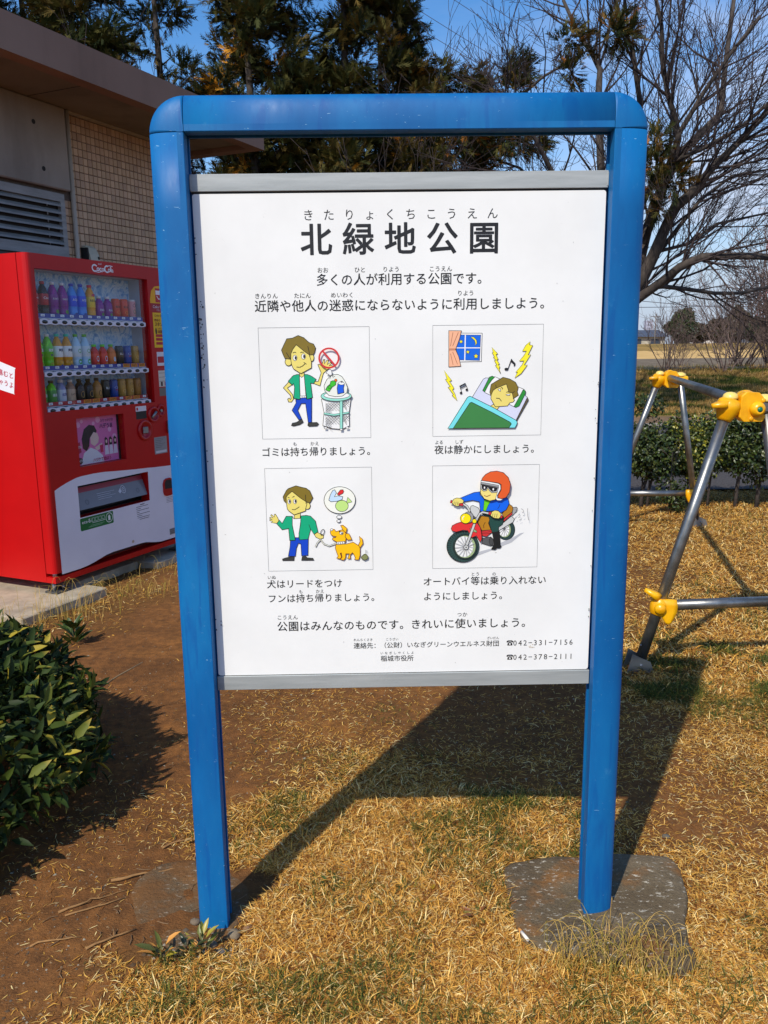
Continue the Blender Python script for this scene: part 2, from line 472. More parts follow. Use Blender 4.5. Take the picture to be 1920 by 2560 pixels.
# scattered samples of how grassy the ground is: photo column, row, cover 0..1, green share 0..1
GS = """
60 1520 .85 .15;180 1525 .8 .12;300 1480 .55 .1;240 1560 .35 .1;330 1440 .6 .1;400 1405 .6 .05;440 1440 .15 0;400 1540 .03 0;320 1620 .05 0;440 1700 .06 0
380 1800 .04 0;420 1900 .05 0;420 2000 .12 0;300 2150 .06 0;180 2300 .04 0;60 2450 .04 0;350 2300 .04 0;460 2180 .08 0;200 2500 .12 0;60 2250 .1 0;100 2000 .1 0
300 2560 .55 .1;330 2450 .35 .1;420 2420 .6 .08;420 2540 1 .12;520 2440 .8 .06;560 2360 .25 .05;520 2250 .03 0;600 2200 .15 0
560 1730 .10 0;700 1740 .16 .03;850 1730 .18 .02;1000 1730 .14 .02;1150 1730 .12 0;1300 1740 .12 0;1420 1740 .14 0
560 1850 .06 0;680 1830 .18 .1;800 1820 .22 .15;950 1800 .18 .3;1100 1830 .16 .05;1250 1830 .16 0;1400 1820 .18 0
570 1960 .04 0;660 1930 .15 .1;780 1930 .25 .15;860 1930 .5 .5;960 1960 .75 .5;1080 1950 .5 .3;1200 1950 .25 .1;1350 1940 .25 0;1440 1970 .25 0
600 2060 .45 .1;700 2040 .75 .3;800 2040 .9 .4;900 2010 .95 .3;1000 2030 1 .15;1150 2010 1 .2;1280 2040 .95 .3;1400 2010 .6 .12;1440 2080 .85 .35
620 2140 .55 .05;700 2150 .9 .1;820 2130 1 .12;950 2150 1 .06;1100 2150 1 .1;1220 2180 1 .05;700 2280 .85 .05;850 2300 1 .05;1000 2300 1 .03;1180 2320 1 .05
650 2400 1 .08;800 2450 1 .15;950 2500 1 .12;1100 2450 1 .08;1250 2450 1 .05;1400 2480 1 .08;1500 2540 1 .1;1650 2500 .8 .05;1850 2500 .75 .05
1750 2400 .55 .03;1880 2350 .6 .05;1780 2280 .5 .03;1880 2200 .4 .03;1760 2150 .45 .03;1860 2080 .22 0;1700 2080 .14 0;1780 1990 .25 0;1900 1960 .4 .05
1600 2000 .14 0;1560 2060 .35 .05;1620 2110 .3 .05;1560 1900 .2 0;1650 1900 .3 0;1640 1820 .18 0;1560 1780 .3 .15;1560 1720 .6 .4;1650 1740 .75 .4;1740 1780 .7 .25;1850 1800 .6 .15;1750 1860 .45 .05;1880 1880 .55 .05
1560 1660 .8 .4;1660 1640 .95 .3;1760 1640 1 .35;1880 1650 1 .3;1860 1740 .9 .35;1600 1580 .7 .03;1700 1580 .95 .06;1850 1580 .95 .1;1590 1520 .35 0;1620 1450 .4 0;1720 1480 .85 .05;1850 1480 .9 .05
1600 1380 .55 0;1680 1380 .85 .02;1800 1400 .95 .03;1900 1400 .9 .02;1650 1310 .95 .03;1800 1310 .95 .05;1900 1320 .95 .05;1600 1290 .9 .05
"""
_g = np.array([[float(q) for q in e.split()] for l in GS.strip().splitlines() for e in l.split(';')])
def unproj(px, py):
    f_, r_, u_ = np.array(fwd), np.array(rt), np.array(up)
    d = f_[None] + ((px - 960) / 2050)[:, None] * r_[None] - ((py - 1280) / 2050)[:, None] * u_[None]
    t = -1.5 / d[:, 2]; return d[:, 0] * t, d[:, 1] * t
_gx, _gy = unproj(_g[:, 0], _g[:, 1])     # survey of the lawn, in metres
def cover(x, y):
    sh = x.shape; x = x.ravel(); y = y.ravel(); out = np.zeros((len(x), 2))
    for a in range(0, len(x), 20000):
        xa, ya = x[a:a + 20000], y[a:a + 20000]
        # samples get sparser with distance: measure in units that grow with y
        w = 1.0 / ((((xa[:, None] - _gx[None]) ** 2 + (ya[:, None] - _gy[None]) ** 2) / (0.03 * _gy[None] ** 2 / 4) + 0.02) ** 2.2)
        ws = w.sum(1); out[a:a + 20000, 0] = (w * _g[None, :, 2]).sum(1) / ws; out[a:a + 20000, 1] = (w * _g[None, :, 3]).sum(1) / ws
    return out[:, 0].reshape(sh), out[:, 1].reshape(sh)

def make_ground():
    xs = np.concatenate([[-3000, -600, -150, -60, -30, -15, -9, -6.5, -5], np.arange(-4.2, 5.3, .035), [6, 7, 8.5, 10, 12, 15, 20, 30, 60, 150, 600, 3000]])
    ys = np.concatenate([[-60, -20, -8, -3, -1, 0.2, .8], np.arange(1.1, 4.5, .03), np.arange(4.5, 8.2, .06), np.arange(8.4, 16, .5), np.arange(16, 36, .35), np.arange(36, 110, 2), [130, 200, 300, 700, 1600, 4000]])
    X, Y = np.meshgrid(xs, ys, indexing='ij'); Z = hgt(X, Y)
    c, g = cover(np.clip(X, -3, 4.5), np.clip(Y, 1.2, 7.3))
    nx, ny = X.shape
    V = np.stack([X, Y, Z], -1).reshape(-1, 3)
    I = np.arange(nx * ny).reshape(nx, ny)
    F = np.stack([I[:-1, :-1], I[1:, :-1], I[1:, 1:], I[:-1, 1:]], -1).reshape(-1, 4)
    cols = np.stack([c, g, np.zeros_like(c)], -1).reshape(-1, 3)
    m = newmat('earth_and_turf', s(120, 80, 45), 0.95, spec=0.15); t = NT(m)
    at = t.n('ShaderNodeAttribute', attribute_name='Col'); sp = t.n('ShaderNodeSeparateColor'); t.l(at.outputs['Color'], sp.inputs[0])
    n1 = t.noise(2.2, 6, .6); n2 = t.noise(22, 8, .7); n3 = t.noise(160, 4, .7)
    dirt = t.ramp(n1, [(.3, s(116, 76, 42)), (.5, s(140, 92, 50)), (.7, s(166, 110, 56))])
    dirt = t.mix(t.ramp(n2, [(.35, (0.75, .75, .75, 1)), (.62, (0, 0, 0, 1))]), dirt, s(78, 53, 34))
    dirt = t.mix(t.ramp(n3, [(.62, (0, 0, 0, 1)), (.70, (.6, .6, .6, 1))]), dirt, s(186, 146, 96))
    thatch = t.ramp(n3, [(.3, s(66, 46, 24)), (.5, s(112, 78, 40)), (.7, s(158, 116, 60))])
    thatch = t.mix(sp.outputs[1], thatch, s(66, 70, 30))
    near = t.mix(sp.outputs[0], dirt, thatch)
    # far surfaces by distance along Y
    ge = t.n('ShaderNodeNewGeometry'); sx = t.n('ShaderNodeSeparateXYZ'); t.l(ge.outputs['Position'], sx.inputs[0])
    def step(a, b):
        mr = t.n('ShaderNodeMapRange'); mr.inputs[1].default_value = a; mr.inputs[2].default_value = b; t.l(sx.outputs['Y'], mr.inputs[0]); return mr.outputs[0]
    n4 = t.noise(.9, 8, .7, (1, 2.2, 1)); n5 = t.noise(14, 5, .7)
    slope = t.ramp(n4, [(.34, s(70, 82, 26)), (.46, s(112, 100, 46)), (.58, s(150, 120, 62)), (.7, s(128, 92, 50))])
    slope = t.mix(.5, slope, t.ramp(n5, [(.3, s(78, 66, 30)), (.7, s(176, 142, 80))]))
    shoulder = t.ramp(t.noise(3, 6, .7), [(.3, s(104, 86, 68)), (.7, s(140, 112, 84))])
    wall = t.ramp(t.noise(1.2, 5, .6, (1, 6, 6)), [(.3, s(96, 86, 74)), (.7, s(120, 108, 92))])
    straw = t.ramp(t.noise(.35, 6, .6), [(.35, s(196, 158, 96)), (.65, s(216, 176, 112))])
    levee = t.ramp(t.noise(.3, 6, .6), [(.35, s(126, 104, 52)), (.65, s(168, 132, 72))])
    c = t.mix(step(15.0, 15.3), near, shoulder)
    c = t.mix(step(17.1, 17.5), c, slope)
    c = t.mix(step(55, 55.5), c, wall)
    c = t.mix(step(64.2, 64.8), c, straw)
    c = t.mix(step(84, 86), c, levee)
    t.l(c, t.b.inputs['Base Color'])
    h = t.mix(.5, n2, n3); t.bump(h, 0.8, 0.016)
    me = npmesh('ground', V, F, m, cols, smooth=True)
    link('ground', me, kind='structure')
make_ground()

# asphalt road beyond the hedge, with a low concrete kerb
def make_road():
    m = speck('asphalt', s(62, 58, 58), s(84, 79, 77), 40, .9, None, .3, 300, spec=.3)
    mb = MB(); xs = np.linspace(-60, 60, 25)
    for i in range(24):
        mb.add([(xs[i], 8.3, .03), (xs[i + 1], 8.3, .03), (xs[i + 1], 15.0, .03), (xs[i], 15.0, .03)], [(0, 1, 2, 3)])
    mb.obj('road', m, kind='structure')
    mk = speck('kerb_concrete', s(128, 122, 112), s(160, 152, 140), 6, .9)
    for x in range(-10, 12):
        MB().bbox((x * 2 + .01, 15.003, -.05), (x * 2 + 1.99, 15.15, .07), .01).obj('kerb', mk, kind='structure')
make_road()
# river beyond the crest, path edge along the crest
mw = newmat('river_water', s(60, 74, 74), .08); NT(mw).bump(NT(mw).noise(3, 3), .2, .03)
MB().add([(-400, 33, -1.75), (400, 33, -1.75), (400, 57, -1.75), (-400, 57, -1.75)], [(0, 1, 2, 3)]).obj('river_water', mw, kind='structure')
MB().box((-60, 26.0, .5), (60, 26.35, .775)).obj('crest_kerb', speck('old_concrete', s(84, 82, 80), s(112, 108, 102), 4, .9), kind='structure')

# ---------------------------------------------------------------- grass blades (stuff)
def blades(n, sampler, lmin, lmax, wid, tilt, seed, palette, gpal):
    r = np.random.default_rng(seed)
    x, y = sampler(r, n * 3)
    c, g = cover(x, y)
    c = np.clip((c - 0.03) * 1.02, 0, 1)
    patch = vnoise(x, y, 9, 21) * .6 + vnoise(x, y, 23, 22) * .4
    keep = r.random(len(x)) < np.clip(c ** 1.35 * (0.35 + 1.1 * patch * 1.1), 0, 1)
    keep &= off_hard(x, y)
    x, y, c, g = x[keep][:n], y[keep][:n], c[keep][:n], g[keep][:n]
    n = len(x)
    z = hgt(x, y)
    az = r.random(n) * 2 * np.pi; L = lmin + (lmax - lmin) * r.random(n) ** 1.6; L *= (.55 + .45 * c)
    gp = vnoise(x, y, 6, 31)
    green = r.random(n) < np.clip(g * 2.2 * smooth(.35, .7, gp) + g * .15, 0, .85)
    el = np.abs(r.normal(0, tilt, n)) * (.4 + .6 * c) + np.where(green, .35, 0)
    d = np.stack([np.cos(az) * np.cos(el), np.sin(az) * np.cos(el), np.sin(el)], -1)
    sd = np.stack([-np.sin(az), np.cos(az), r.normal(0, .25, n)], -1); sd /= np.linalg.norm(sd, axis=1)[:, None]
    w = wid * (.6 + .8 * r.random(n))
    base = np.stack([x, y, z + .001 + .012 * r.random(n) * c], -1)
    bend = (r.random(n) - .35) * .5
    mid = base + d * (L * .5)[:, None] + np.stack([0 * L, 0 * L, L * bend * .35], -1) + sd * (L * r.normal(0, .05, n))[:, None]
    tip = base + d * L[:, None]
    tip[:, 2] = np.maximum(tip[:, 2] - L * .1, z + .002)
    V = np.stack([base - sd * (w * .4)[:, None], base + sd * (w * .4)[:, None], mid + sd * (w * .5)[:, None], mid - sd * (w * .5)[:, None], tip], 1).reshape(-1, 3)
    o = (np.arange(n) * 5)[:, None]
    F = np.concatenate([o + np.array([0, 1, 2]), o + np.array([0, 2, 3]), o + np.array([3, 2, 4])])
    pal = np.array([p[:3] for p in palette]); gp_ = np.array([p[:3] for p in gpal])
    col = pal[r.integers(0, len(pal), n)]; col[green] = gp_[r.integers(0, len(gp_), green.sum())]
    col = col * (.75 + .5 * r.random(n))[:, None]
    return V, F, np.repeat(col, 5, 0)
PADS = []   # polygons of hard surfaces, filled below
def inpoly(x, y, P):
    c = np.zeros(x.shape, bool); n = len(P)
    for i in range(n):
        x0, y0 = P[i]; x1, y1 = P[i - 1]
        m = ((y0 > y) != (y1 > y)) & (x < (x1 - x0) * (y - y0) / (y1 - y0 + 1e-12) + x0); c ^= m
    return c
def off_hard(x, y):
    k = np.ones(x.shape, bool)
    for P in PADS: k &= ~inpoly(x, y, P)
    return k
PAD_R = [(0.329, 2.128), (0.386, 2.159), (0.565, 2.171), (0.697, 2.178), (0.827, 2.175), (0.842, 2.118), (0.819, 1.986), (0.773, 1.891), (0.755, 1.804), (0.761, 1.749), (0.695, 1.708), (0.613, 1.751), (0.499, 1.767), (0.406, 1.793), (0.333, 1.832), (0.33, 1.931), (0.324, 2.038)]
PAD_L = [(-0.70, 1.83), (-0.725, 1.953), (-0.735, 2.10), (-0.682, 2.198), (-0.59, 2.216), (-0.45, 2.136), (-0.327, 2.13), (-0.306, 2.07), (-0.354, 1.994), (-0.398, 1.931), (-0.428, 1.863), (-0.502, 1.829), (-0.582, 1.768), (-0.643, 1.753)]
PADS += [PAD_R, [(p[0], p[1]) for p in PAD_L if True]]
DRY = [s(230, 180, 90), s(216, 160, 72), s(198, 140, 58), s(240, 198, 112), s(164, 106, 46), s(132, 82, 38), s(222, 168, 74), s(250, 222, 152)]
GRN = [s(78, 88, 34), s(96, 100, 40), s(60, 74, 34), s(118, 112, 44)]
M_GRASS = attrmat('dry_grass', .75, .22, .2)
def make_grass():
    def samp_near(r, n):
        y = 1.15 + (3.5 - 1.15) * r.random(n) ** 1.1; x = (r.random(n) * 1.06 - .53) * y * 1.02; return x, y
    def samp_far(r, n):
        y = 3.3 + 5.0 * r.random(n); x = np.where(r.random(n) < .82, .27 * y + r.random(n) * .30 * y, -.55 * y + r.random(n) * .34 * y); return x, y
    parts = [blades(235000, samp_near, .014, .060, .0020, .34, 5, DRY, GRN), blades(90000, samp_far, .02, .075, .0036, .38, 6, DRY, GRN)]
    o = 0; Vs, Fs, Cs = [], [], []
    for V, F, C in parts:
        Vs.append(V); Fs.append(F + o); Cs.append(C); o += len(V)
    link('grass', npmesh('grass', np.concatenate(Vs), np.concatenate(Fs), M_GRASS, np.concatenate(Cs)), kind='stuff',
         label='dry clipped straw-coloured grass covering the ground', category='grass')
make_grass()

# ---------------------------------------------------------------- footings
def mat_foot(buried=False):
    m = newmat('footing_concrete', s(120, 104, 84), .92, spec=.2); t = NT(m)
    a = t.noise(5, 6, .6); b = t.noise(48, 6, .75, (1, 2.0, 1)); c = t.noise(6, 4, .6)
    col = t.ramp(a, [(.3, s(92, 76, 56)), (.5, s(108, 93, 70)), (.7, s(128, 112, 88))])
    col = t.mix(t.ramp(c, [(.55, (0, 0, 0, 1)), (.66, (.7, .7, .7, 1))]), col, s(146, 96, 44))
    col = t.mix(t.ramp(b, [(.58, (0, 0, 0, 1)), (.63, (.9, .9, .9, 1))]), col, s(206, 196, 174))
    g2 = t.noise(210, 3, .7); col = t.mix(t.ramp(g2, [(.36, (.6, .6, .6, 1)), (.46, (0, 0, 0, 1))]), col, s(66, 54, 42))
    if buried:
        e = t.noise(7, 6, .7); col = t.mix(t.ramp(e, [(.42, (.9, .9, .9, 1)), (.58, (.1, .1, .1, 1))]), col, s(116, 80, 46))
    t.l(col, t.b.inputs['Base Color']); t.bump(t.noise(60, 8, .7), .8, .01); return m
M_FOOT = mat_foot()
def pad(poly, z, label, name='concrete_footing'):
    P = []
    n = len(poly)
    for i in range(n):      # subdivide and roughen the edge
        a = Vector(poly[i]); b = Vector(poly[(i + 1) % n])
        for k in range(5):
            q = a.lerp(b, k / 5); P.append((q.x, q.y))
    for _ in range(4): P = [((P[i - 1][0] + 2 * P[i][0] + P[(i + 1) % len(P)][0]) / 4, (P[i - 1][1] + 2 * P[i][1] + P[(i + 1) % len(P)][1]) / 4) for i in range(len(P))]
    P = [(x + random.uniform(-.002, .002), y + random.uniform(-.002, .002)) for x, y in P]
    mb = MB(); n = len(P); cx = sum(p[0] for p in P) / n; cy = sum(p[1] for p in P) / n
    rings = [(1.0, -.06), (1.0, z - .012), (.985, z - .003), (.955, z)] + [(k, z) for k in (.8, .6, .4, .2)]
    for k, zz in rings:
        for (x, y) in P:
            X = cx + (x - cx) * k; Y = cy + (y - cy) * k
            mb.v.append((X, Y, zz + (.003 * math.sin(X * 31 + Y * 17) if k < 1 else 0)))
    mb.v.append((cx, cy, z))
    for r_ in range(len(rings) - 1):
        for i in range(n):
            j = (i + 1) % n; mb.f.append((r_ * n + i, r_ * n + j, (r_ + 1) * n + j, (r_ + 1) * n + i)); mb.m.append(0); mb.sm.append(True)
    e = (len(rings) - 1) * n
    for i in range(n): mb.f.append((e + i, e + (i + 1) % n, len(rings) * n)); mb.m.append(0); mb.sm.append(True)
    mb.obj(name, M_FOOT, label=label, category='footing')
pad(PAD_R, .026, 'stained concrete footing with white flecks around the right blue post')
M_FOOT = mat_foot(True)
pad(PAD_L, .004, 'half buried concrete footing beside the left blue post')

# ================================================================ sign board
SA = 0.0135
SO = Vector((-.4247, 1.9047, 0)); SU = Vector((math.cos(SA), math.sin(SA), 0)); SV = Vector((-math.sin(SA), math.cos(SA), 0))
def sg(u, v, z): return tuple(SO + SU * u + SV * v + Vector((0, 0, z)))
W = .940; ZT = 1.964
def half_profile(a=.080, b=.0325, n=2.5, k=26):
    """outer shell of the extrusion: from inner front corner round to inner back corner (distance outward, depth)"""
    out = [(0.0, .0015), (.0015, 0.0)]
    for i in range(k + 1):
        t = math.pi / 2 - math.pi * i / k
        u = a * abs(math.cos(t)) ** (2 / n); v = -b * math.copysign(abs(math.sin(t)) ** (2 / n), t if t else 1)
        if u > .002: out.append((u, b + v))
    out += [(.0015, 2 * b), (0.0, 2 * b - .0015)]
    # inner face with a channel for the panel
    out += [(0, .056), (.012, .056), (.012, .034), (0, .034)]
    return out
def make_sign():
    root = thing('park_sign', 'blue framed white park rules board with four cartoon pictures on two posts', 'sign')
    prof = half_profile()
    n = len(prof)
    def shell(rows, name):
        mb = MB(); k = len(rows)
        for r_ in rows: mb.v += r_
        for i in range(k - 1):
            for j in range(n):
                j2 = (j + 1) % n
                mb.f.append((i * n + j, i * n + j2, (i + 1) * n + j2, (i + 1) * n + j)); mb.m.append(0); mb.sm.append(1 < j < n - 7)
        for e in (0, k - 1):
            tri = tessellate_polygon([[Vector((p[0], p[1], 0)) for p in prof]])
            for t in tri: mb.f.append(tuple(e * n + q for q in t)); mb.m.append(0); mb.sm.append(False)
        return mb.obj(name, M_BLUE, root)
    for side in (0, 1):
        ff = (lambda o, v, z: sg(-o, v, z)) if side == 0 else (lambda o, v, z: sg(W + o, v, z))
        zs = [-.25, 0, .3, .6, .9, 1.2, 1.5, 1.8, ZT - .0012]
        shell([[ff(o, v, z) for o, v in prof] for z in zs], 'post')
        rows = []
        for k in range(17):
            a = math.pi / 2 * k / 16
            cu, cz = 0.0012 * 0, ZT
            rows.append([ff(o * math.cos(a) - .0 + .0, v, ZT + o * math.sin(a)) for o, v in prof])
        shell(rows, 'corner_cap')
    rows = [[sg(u, v, ZT + o) for o, v in prof] for u in (.0012, W * .25, W * .5, W * .75, W - .0012)]
    shell(rows, 'top_bar')
    # dark seams behind the joints
    mb = MB()
    for uu, wd in ((-.078, .078), (W, .078)):
        mb.box((uu, .006, ZT - .004), (uu + wd, .058, ZT - .0002), 0, sg)
    # panel with rounded corners
    u0, u1, z0, z1, v0, v1 = .004, .936, .696, 1.842, .038, .046
    pts = []
    for cx, cz, a0 in ((u1 - .006, z0 + .006, -90), (u1 - .006, z1 - .006, 0), (u0 + .006, z1 - .006, 90), (u0 + .006, z0 + .006, 180)):
        for k in range(5):
            a = R(a0 + 90 * k / 4); pts.append((cx + .006 * math.cos(a), cz + .006 * math.sin(a)))
    panel = MB().prism(pts, sg, v0, v1).obj('panel', M_PANEL, root)
    MB().bbox((.001, .034, 1.8465), (W - .001, .054, 1.8835), .001, 0, sg).obj('rail', M_ALU, root)
    MB().bbox((.001, .034, .658), (W - .001, .054, .6945), .001, 0, sg).obj('rail', M_ALU, root)
    MB().box((.003, .0385, 1.8425), (W - .003, .050, 1.8463), 0, sg).obj('dark_strip', M_STRIP, root)  # thin near-black strip along the gap between rail and panel
    MB().box((.003, .0385, .6947), (W - .003, .050, .6958), 0, sg).obj('dark_strip', M_STRIP, root)
    for u in (.0005, W - .0045):   # small clamps at the rail ends
        MB().bbox((u, .0325, 1.850), (u + .004, .0385, 1.880), .0008, 0, sg).obj('clip', M_ALU, root)
    pl = lambda u, z, d: sg(u, v0 - d, z)
    # lettering, one part per line of print
    EM1 = .0262
    LN = [
     ('きたりょくちこうえん', .2628, .6794, 1.7945, .0262, .0), ('北緑地公園', .2790, .6607, 1.7411, .0735, .018),
     ('多くの人が利用する公園です。', .2901, .6599, 1.6531, .0282, .010), ('近隣や他人の迷惑にならないように利用しましよう。', .1468, .8057, 1.5960, .0282, .010),
     ('おお', .2857, .2988, 1.6748, .0132, .004), ('ひと', .3706, .3837, 1.6747, .0132, .004), ('りよう', .4352, .4618, 1.6752, .0132, .004), ('こうえん', .5415, .5822, 1.6749, .0132, .004),
     ('きんりん', .1405, .1813, 1.6190, .0132, .004), ('たにん', .2307, .2570, 1.6189, .0132, .004), ('めいわく', .3150, .3559, 1.6192, .0132, .004), ('りよう', .6065, .6330, 1.6204, .0132, .004),
     ('ゴミは持ち帰りましょう。', .1459, .3971, 1.2584, .0228, .008), ('も', .2155, .2155, 1.2773, .0105, .003), ('かえ', .2569, .2677, 1.2777, .0105, .003),
     ('夜は静かにしましょう。', .5585, .7893, 1.2584, .0228, .008), ('よる', .5535, .5639, 1.2764, .0105, .003), ('しず', .6011, .6119, 1.2767, .0105, .003),
     ('犬はリードをつけ', .1458, .3094, .9319, .0230, .008), ('いぬ', .1419, .1526, .9494, .0105, .003),
     ('フンは持ち帰りましょう。', .1465, .4018, .8947, .0230, .008), ('も', .2175, .2175, .9116, .0105, .003), ('かえ', .2594, .2701, .9119, .0105, .003),
     ('オートバイ等は乗り入れない', .5306, .8131, .9320, .0232, .008), ('とう', .6426, .6539, .9494, .0105, .003), ('の', .6948, .6948, .9491, .0105, .003),
     ('ようにしましょう。', .5306, .7188, .8939, .0232, .008),
     ('公園はみんなのものです。きれいに使いましょう。', .1689, .7781, .8223, .0272, .009), ('こうえん', .1625, .2020, .8459, .0130, .004), ('つか', .6100, .6234, .8457, .0130, .004),
     ('連絡先：（公財）いなぎグリーンウエルネス財団', .3528, .7021, .7685, .0165, .007), ('れんらくさき', .3489, .3893, .7840, .0079, .003), ('こうざい', .4292, .4536, .7843, .0079, .003), ('ざいだん', .6826, .7060, .7830, .0079, .003),
     ('☎042−331−7156', .7370, .8909, .7690, .0200, .002), ('稲城市役所', .4203, .4870, .7334, .0165, .008), ('いなぎしやくしよ', .4153, .4923, .7479, .0079, .003), ('☎042−378−2111', .7376, .8921, .7313, .0200, .002)]
    for st, x0, x1, z, em, off in LN:
        mb = MB()
        if st[0] == '☎':      # digits set on an even pitch
            text_cells(mb, st, x0, x1, z, em, pl, off, sx=.95)
        else: text_cells(mb, st, x0, x1, z, em, pl, off)
        mb.obj('lettering', [M_BLACK, flat(s(236, 235, 230), .5)], root, fix=False)
    # ---- the four pictures: digitised outlines mapped from their drawn frame to the panel
    def homog(c, rect):
        (u0, z1), (u1, z0) = rect
        dst = [(u0, z1), (u1, z1), (u1, z0), (u0, z0)]
        A = []; B = []
        for (x, y), (X, Y) in zip(c, dst):
            A.append([x, y, 1, 0, 0, 0, -X * x, -X * y]); B.append(X)
            A.append([0, 0, 0, x, y, 1, -Y * x, -Y * y]); B.append(Y)
        h = np.linalg.solve(np.array(A), np.array(B))
        def f(x, y):
            w = h[6] * x + h[7] * y + 1
            return ((h[0] * x + h[1] * y + h[2]) / w, (h[3] * x + h[4] * y + h[5]) / w)
        return f
    HAIR, SKIN, GRE, BLU, SHOE, WHT = s(128, 108, 30), s(232, 214, 112), s(0, 168, 118), s(0, 66, 190), s(58, 58, 52), s(238, 237, 233)
    def frame_(A, c): A.line(c, 3.2, s(70, 70, 70), closed=True)
    # picture 1: boy refusing litter bag on bin
    c = [(78, 103), (1568, 87), (1592, 1580), (148, 1592)]
    A = Art(homog(c, ((.1392, 1.5479), (.3963, 1.2902))), pl); frame_(A, c)
    A.fill([(490, 830), (535, 870), (475, 910), (545, 1000), (557, 1060), (530, 1100), (490, 1098), (478, 1060), (500, 1045), (515, 1065), (525, 1050), (515, 1010), (420, 910)], SKIN)
    A.fill([(830, 825), (885, 825), (925, 710), (880, 600), (900, 592), (930, 615), (955, 530), (974, 530), (965, 590), (1005, 535), (1025, 545), (1005, 600), (1050, 565), (1064, 578), (1030, 615), (1065, 605), (1078, 625), (1010, 665), (955, 715), (910, 885), (825, 852)], SKIN)
    A.fill([(635, 700), (697, 700), (697, 750), (665, 772), (635, 750)], SKIN)
    A.fill([(635, 745), (665, 770), (697, 745), (722, 1020), (645, 1020)], WHT)
    A.fill([(635, 730), (600, 730), (550, 745), (485, 820), (540, 872), (555, 850), (570, 900), (560, 1050), (645, 1065), (640, 900)], GRE)
    A.fill([(697, 728), (740, 730), (790, 750), (857, 795), (825, 852), (785, 845), (810, 1040), (735, 1062), (710, 880)], GRE)
    A.fill([(585, 1065), (645, 1068), (648, 1045), (725, 1042), (735, 1062), (800, 1055), (800, 1370), (755, 1375), (718, 1120), (660, 1120), (615, 1210), (667, 1325), (630, 1340), (538, 1210), (592, 1110)], BLU)
    A.fill([(643, 1018), (722, 1015), (726, 1040), (645, 1045)], WHT, 5)
    A.line([(670, 1017), (672, 1043)], 5); A.line([(698, 1016), (700, 1042)], 5)
    A.fill([(640, 1345), (670, 1330), (688, 1370), (640, 1400), (560, 1420), (530, 1410), (545, 1380), (600, 1370)], SHOE)
    A.fill([(755, 1380), (800, 1375), (870, 1372), (893, 1395), (870, 1420), (765, 1425), (748, 1410)], SHOE)
    A.fill(ellipse(488, 560, 46, 52), SKIN); A.fill(ellipse(795, 505, 33, 50), SKIN)
    A.fill([(590, 330), (700, 420), (772, 470), (775, 500), (795, 560), (795, 640), (655, 718), (555, 655), (530, 600), (520, 540), (520, 450), (545, 390)], SKIN)
    A.fill([(463, 250), (540, 240), (615, 205), (690, 235), (760, 300), (820, 320), (848, 370), (838, 430), (820, 465), (770, 470), (700, 420), (590, 330), (545, 390), (520, 450), (518, 525), (440, 515), (415, 460), (393, 402), (430, 320)], HAIR)
    A.line([(745, 350), (765, 430), (770, 490)], 8); A.line([(458, 435), (510, 520)], 8)
    for ex, ey in ((575, 507), (688, 487)):
        A.fill(ellipse(ex, ey, 27, 37), WHT, 5); A.poly(ellipse(ex + 9, ey, 13, 25), BLACK)
    A.line([(545, 440), (565, 430), (590, 435)], 7); A.line([(645, 437), (665, 428), (692, 432)], 7)
    A.line([(595, 628), (640, 632), (680, 612), (715, 578)], 7); A.line([(690, 565), (728, 590)], 7)
    MINT, BAG = s(150, 220, 200), s(232, 234, 222)
    A.fill([(930, 1060), (1328, 1030), (1300, 1240), (1305, 1420), (1205, 1465), (1080, 1455), (950, 1415), (965, 1240)], WHT, 7)
    for k in range(7):
        for (xa, ya, wd, hg) in ((985, 1110, 190, 130), (985, 1290, 190, 140), (1222, 1090, 80, 130), (1222, 1280, 80, 130)):
            if k < (5 if wd > 100 else 3):
                st = wd / (5 if wd > 100 else 2.5) * k
                A.line([(xa + st, ya), (min(xa + st + 110, xa + wd), ya + min(110, wd - st))], 4)
                A.line([(xa + wd - st, ya), (max(xa + wd - st - 110, xa), ya + min(110, wd - st))], 4)
                A.line([(xa, ya + st * .6 + 20), (xa + min(80, wd * .6), ya + st * .6 + 20 + min(80, hg * .5))], 4)
    A.fill([(965, 1240), (1100, 1262), (1300, 1230), (1300, 1250), (1100, 1285), (965, 1262)], MINT, 5)
    A.fill([(1175, 1085), (1212, 1080), (1212, 1462), (1180, 1462)], MINT, 5)
    for fx in (985, 1195, 1275): A.fill([(fx - 18, 1435 + (20 if fx == 1195 else 0)), (fx + 20, 1430 + (28 if fx == 1195 else 0)), (fx + 16, 1455 + (22 if fx == 1195 else 0)), (fx - 14, 1456 + (22 if fx == 1195 else 0))], WHT, 5)
    A.fill(ellipse(1128, 1020, 204, 68, 26), MINT, 7); A.fill(ellipse(1135, 1010, 172, 44, 24), WHT, 5)
    A.fill([(1070, 735), (1150, 728), (1205, 760), (1250, 830), (1280, 910), (1270, 975), (1210, 1020), (1120, 1028), (1030, 1010), (975, 950), (965, 880), (1000, 800)], BAG, 7)
    A.fill([(990, 710), (1020, 670), (1050, 662), (1065, 680), (1072, 730), (1050, 745)], WHT, 6)
    A.line([(1040, 790), (1065, 738), (1090, 775)], 6); A.line([(1060, 735), (1110, 760)], 6)
    A.fill([(1055, 822), (1090, 812), (1125, 830), (1120, 870), (1075, 900), (1035, 960), (985, 935), (1010, 890), (1045, 860)], s(60, 190, 40), 7)
    A.fill(ellipse(1122, 808, 18, 18, 12), s(235, 110, 30), 5); A.line(ellipse(1040, 898, 22, 20, 12), 5, closed=True)
    A.fill([(1150, 850), (1235, 865), (1225, 910), (1232, 972), (1148, 992), (1140, 915)], s(20, 90, 215), 7)
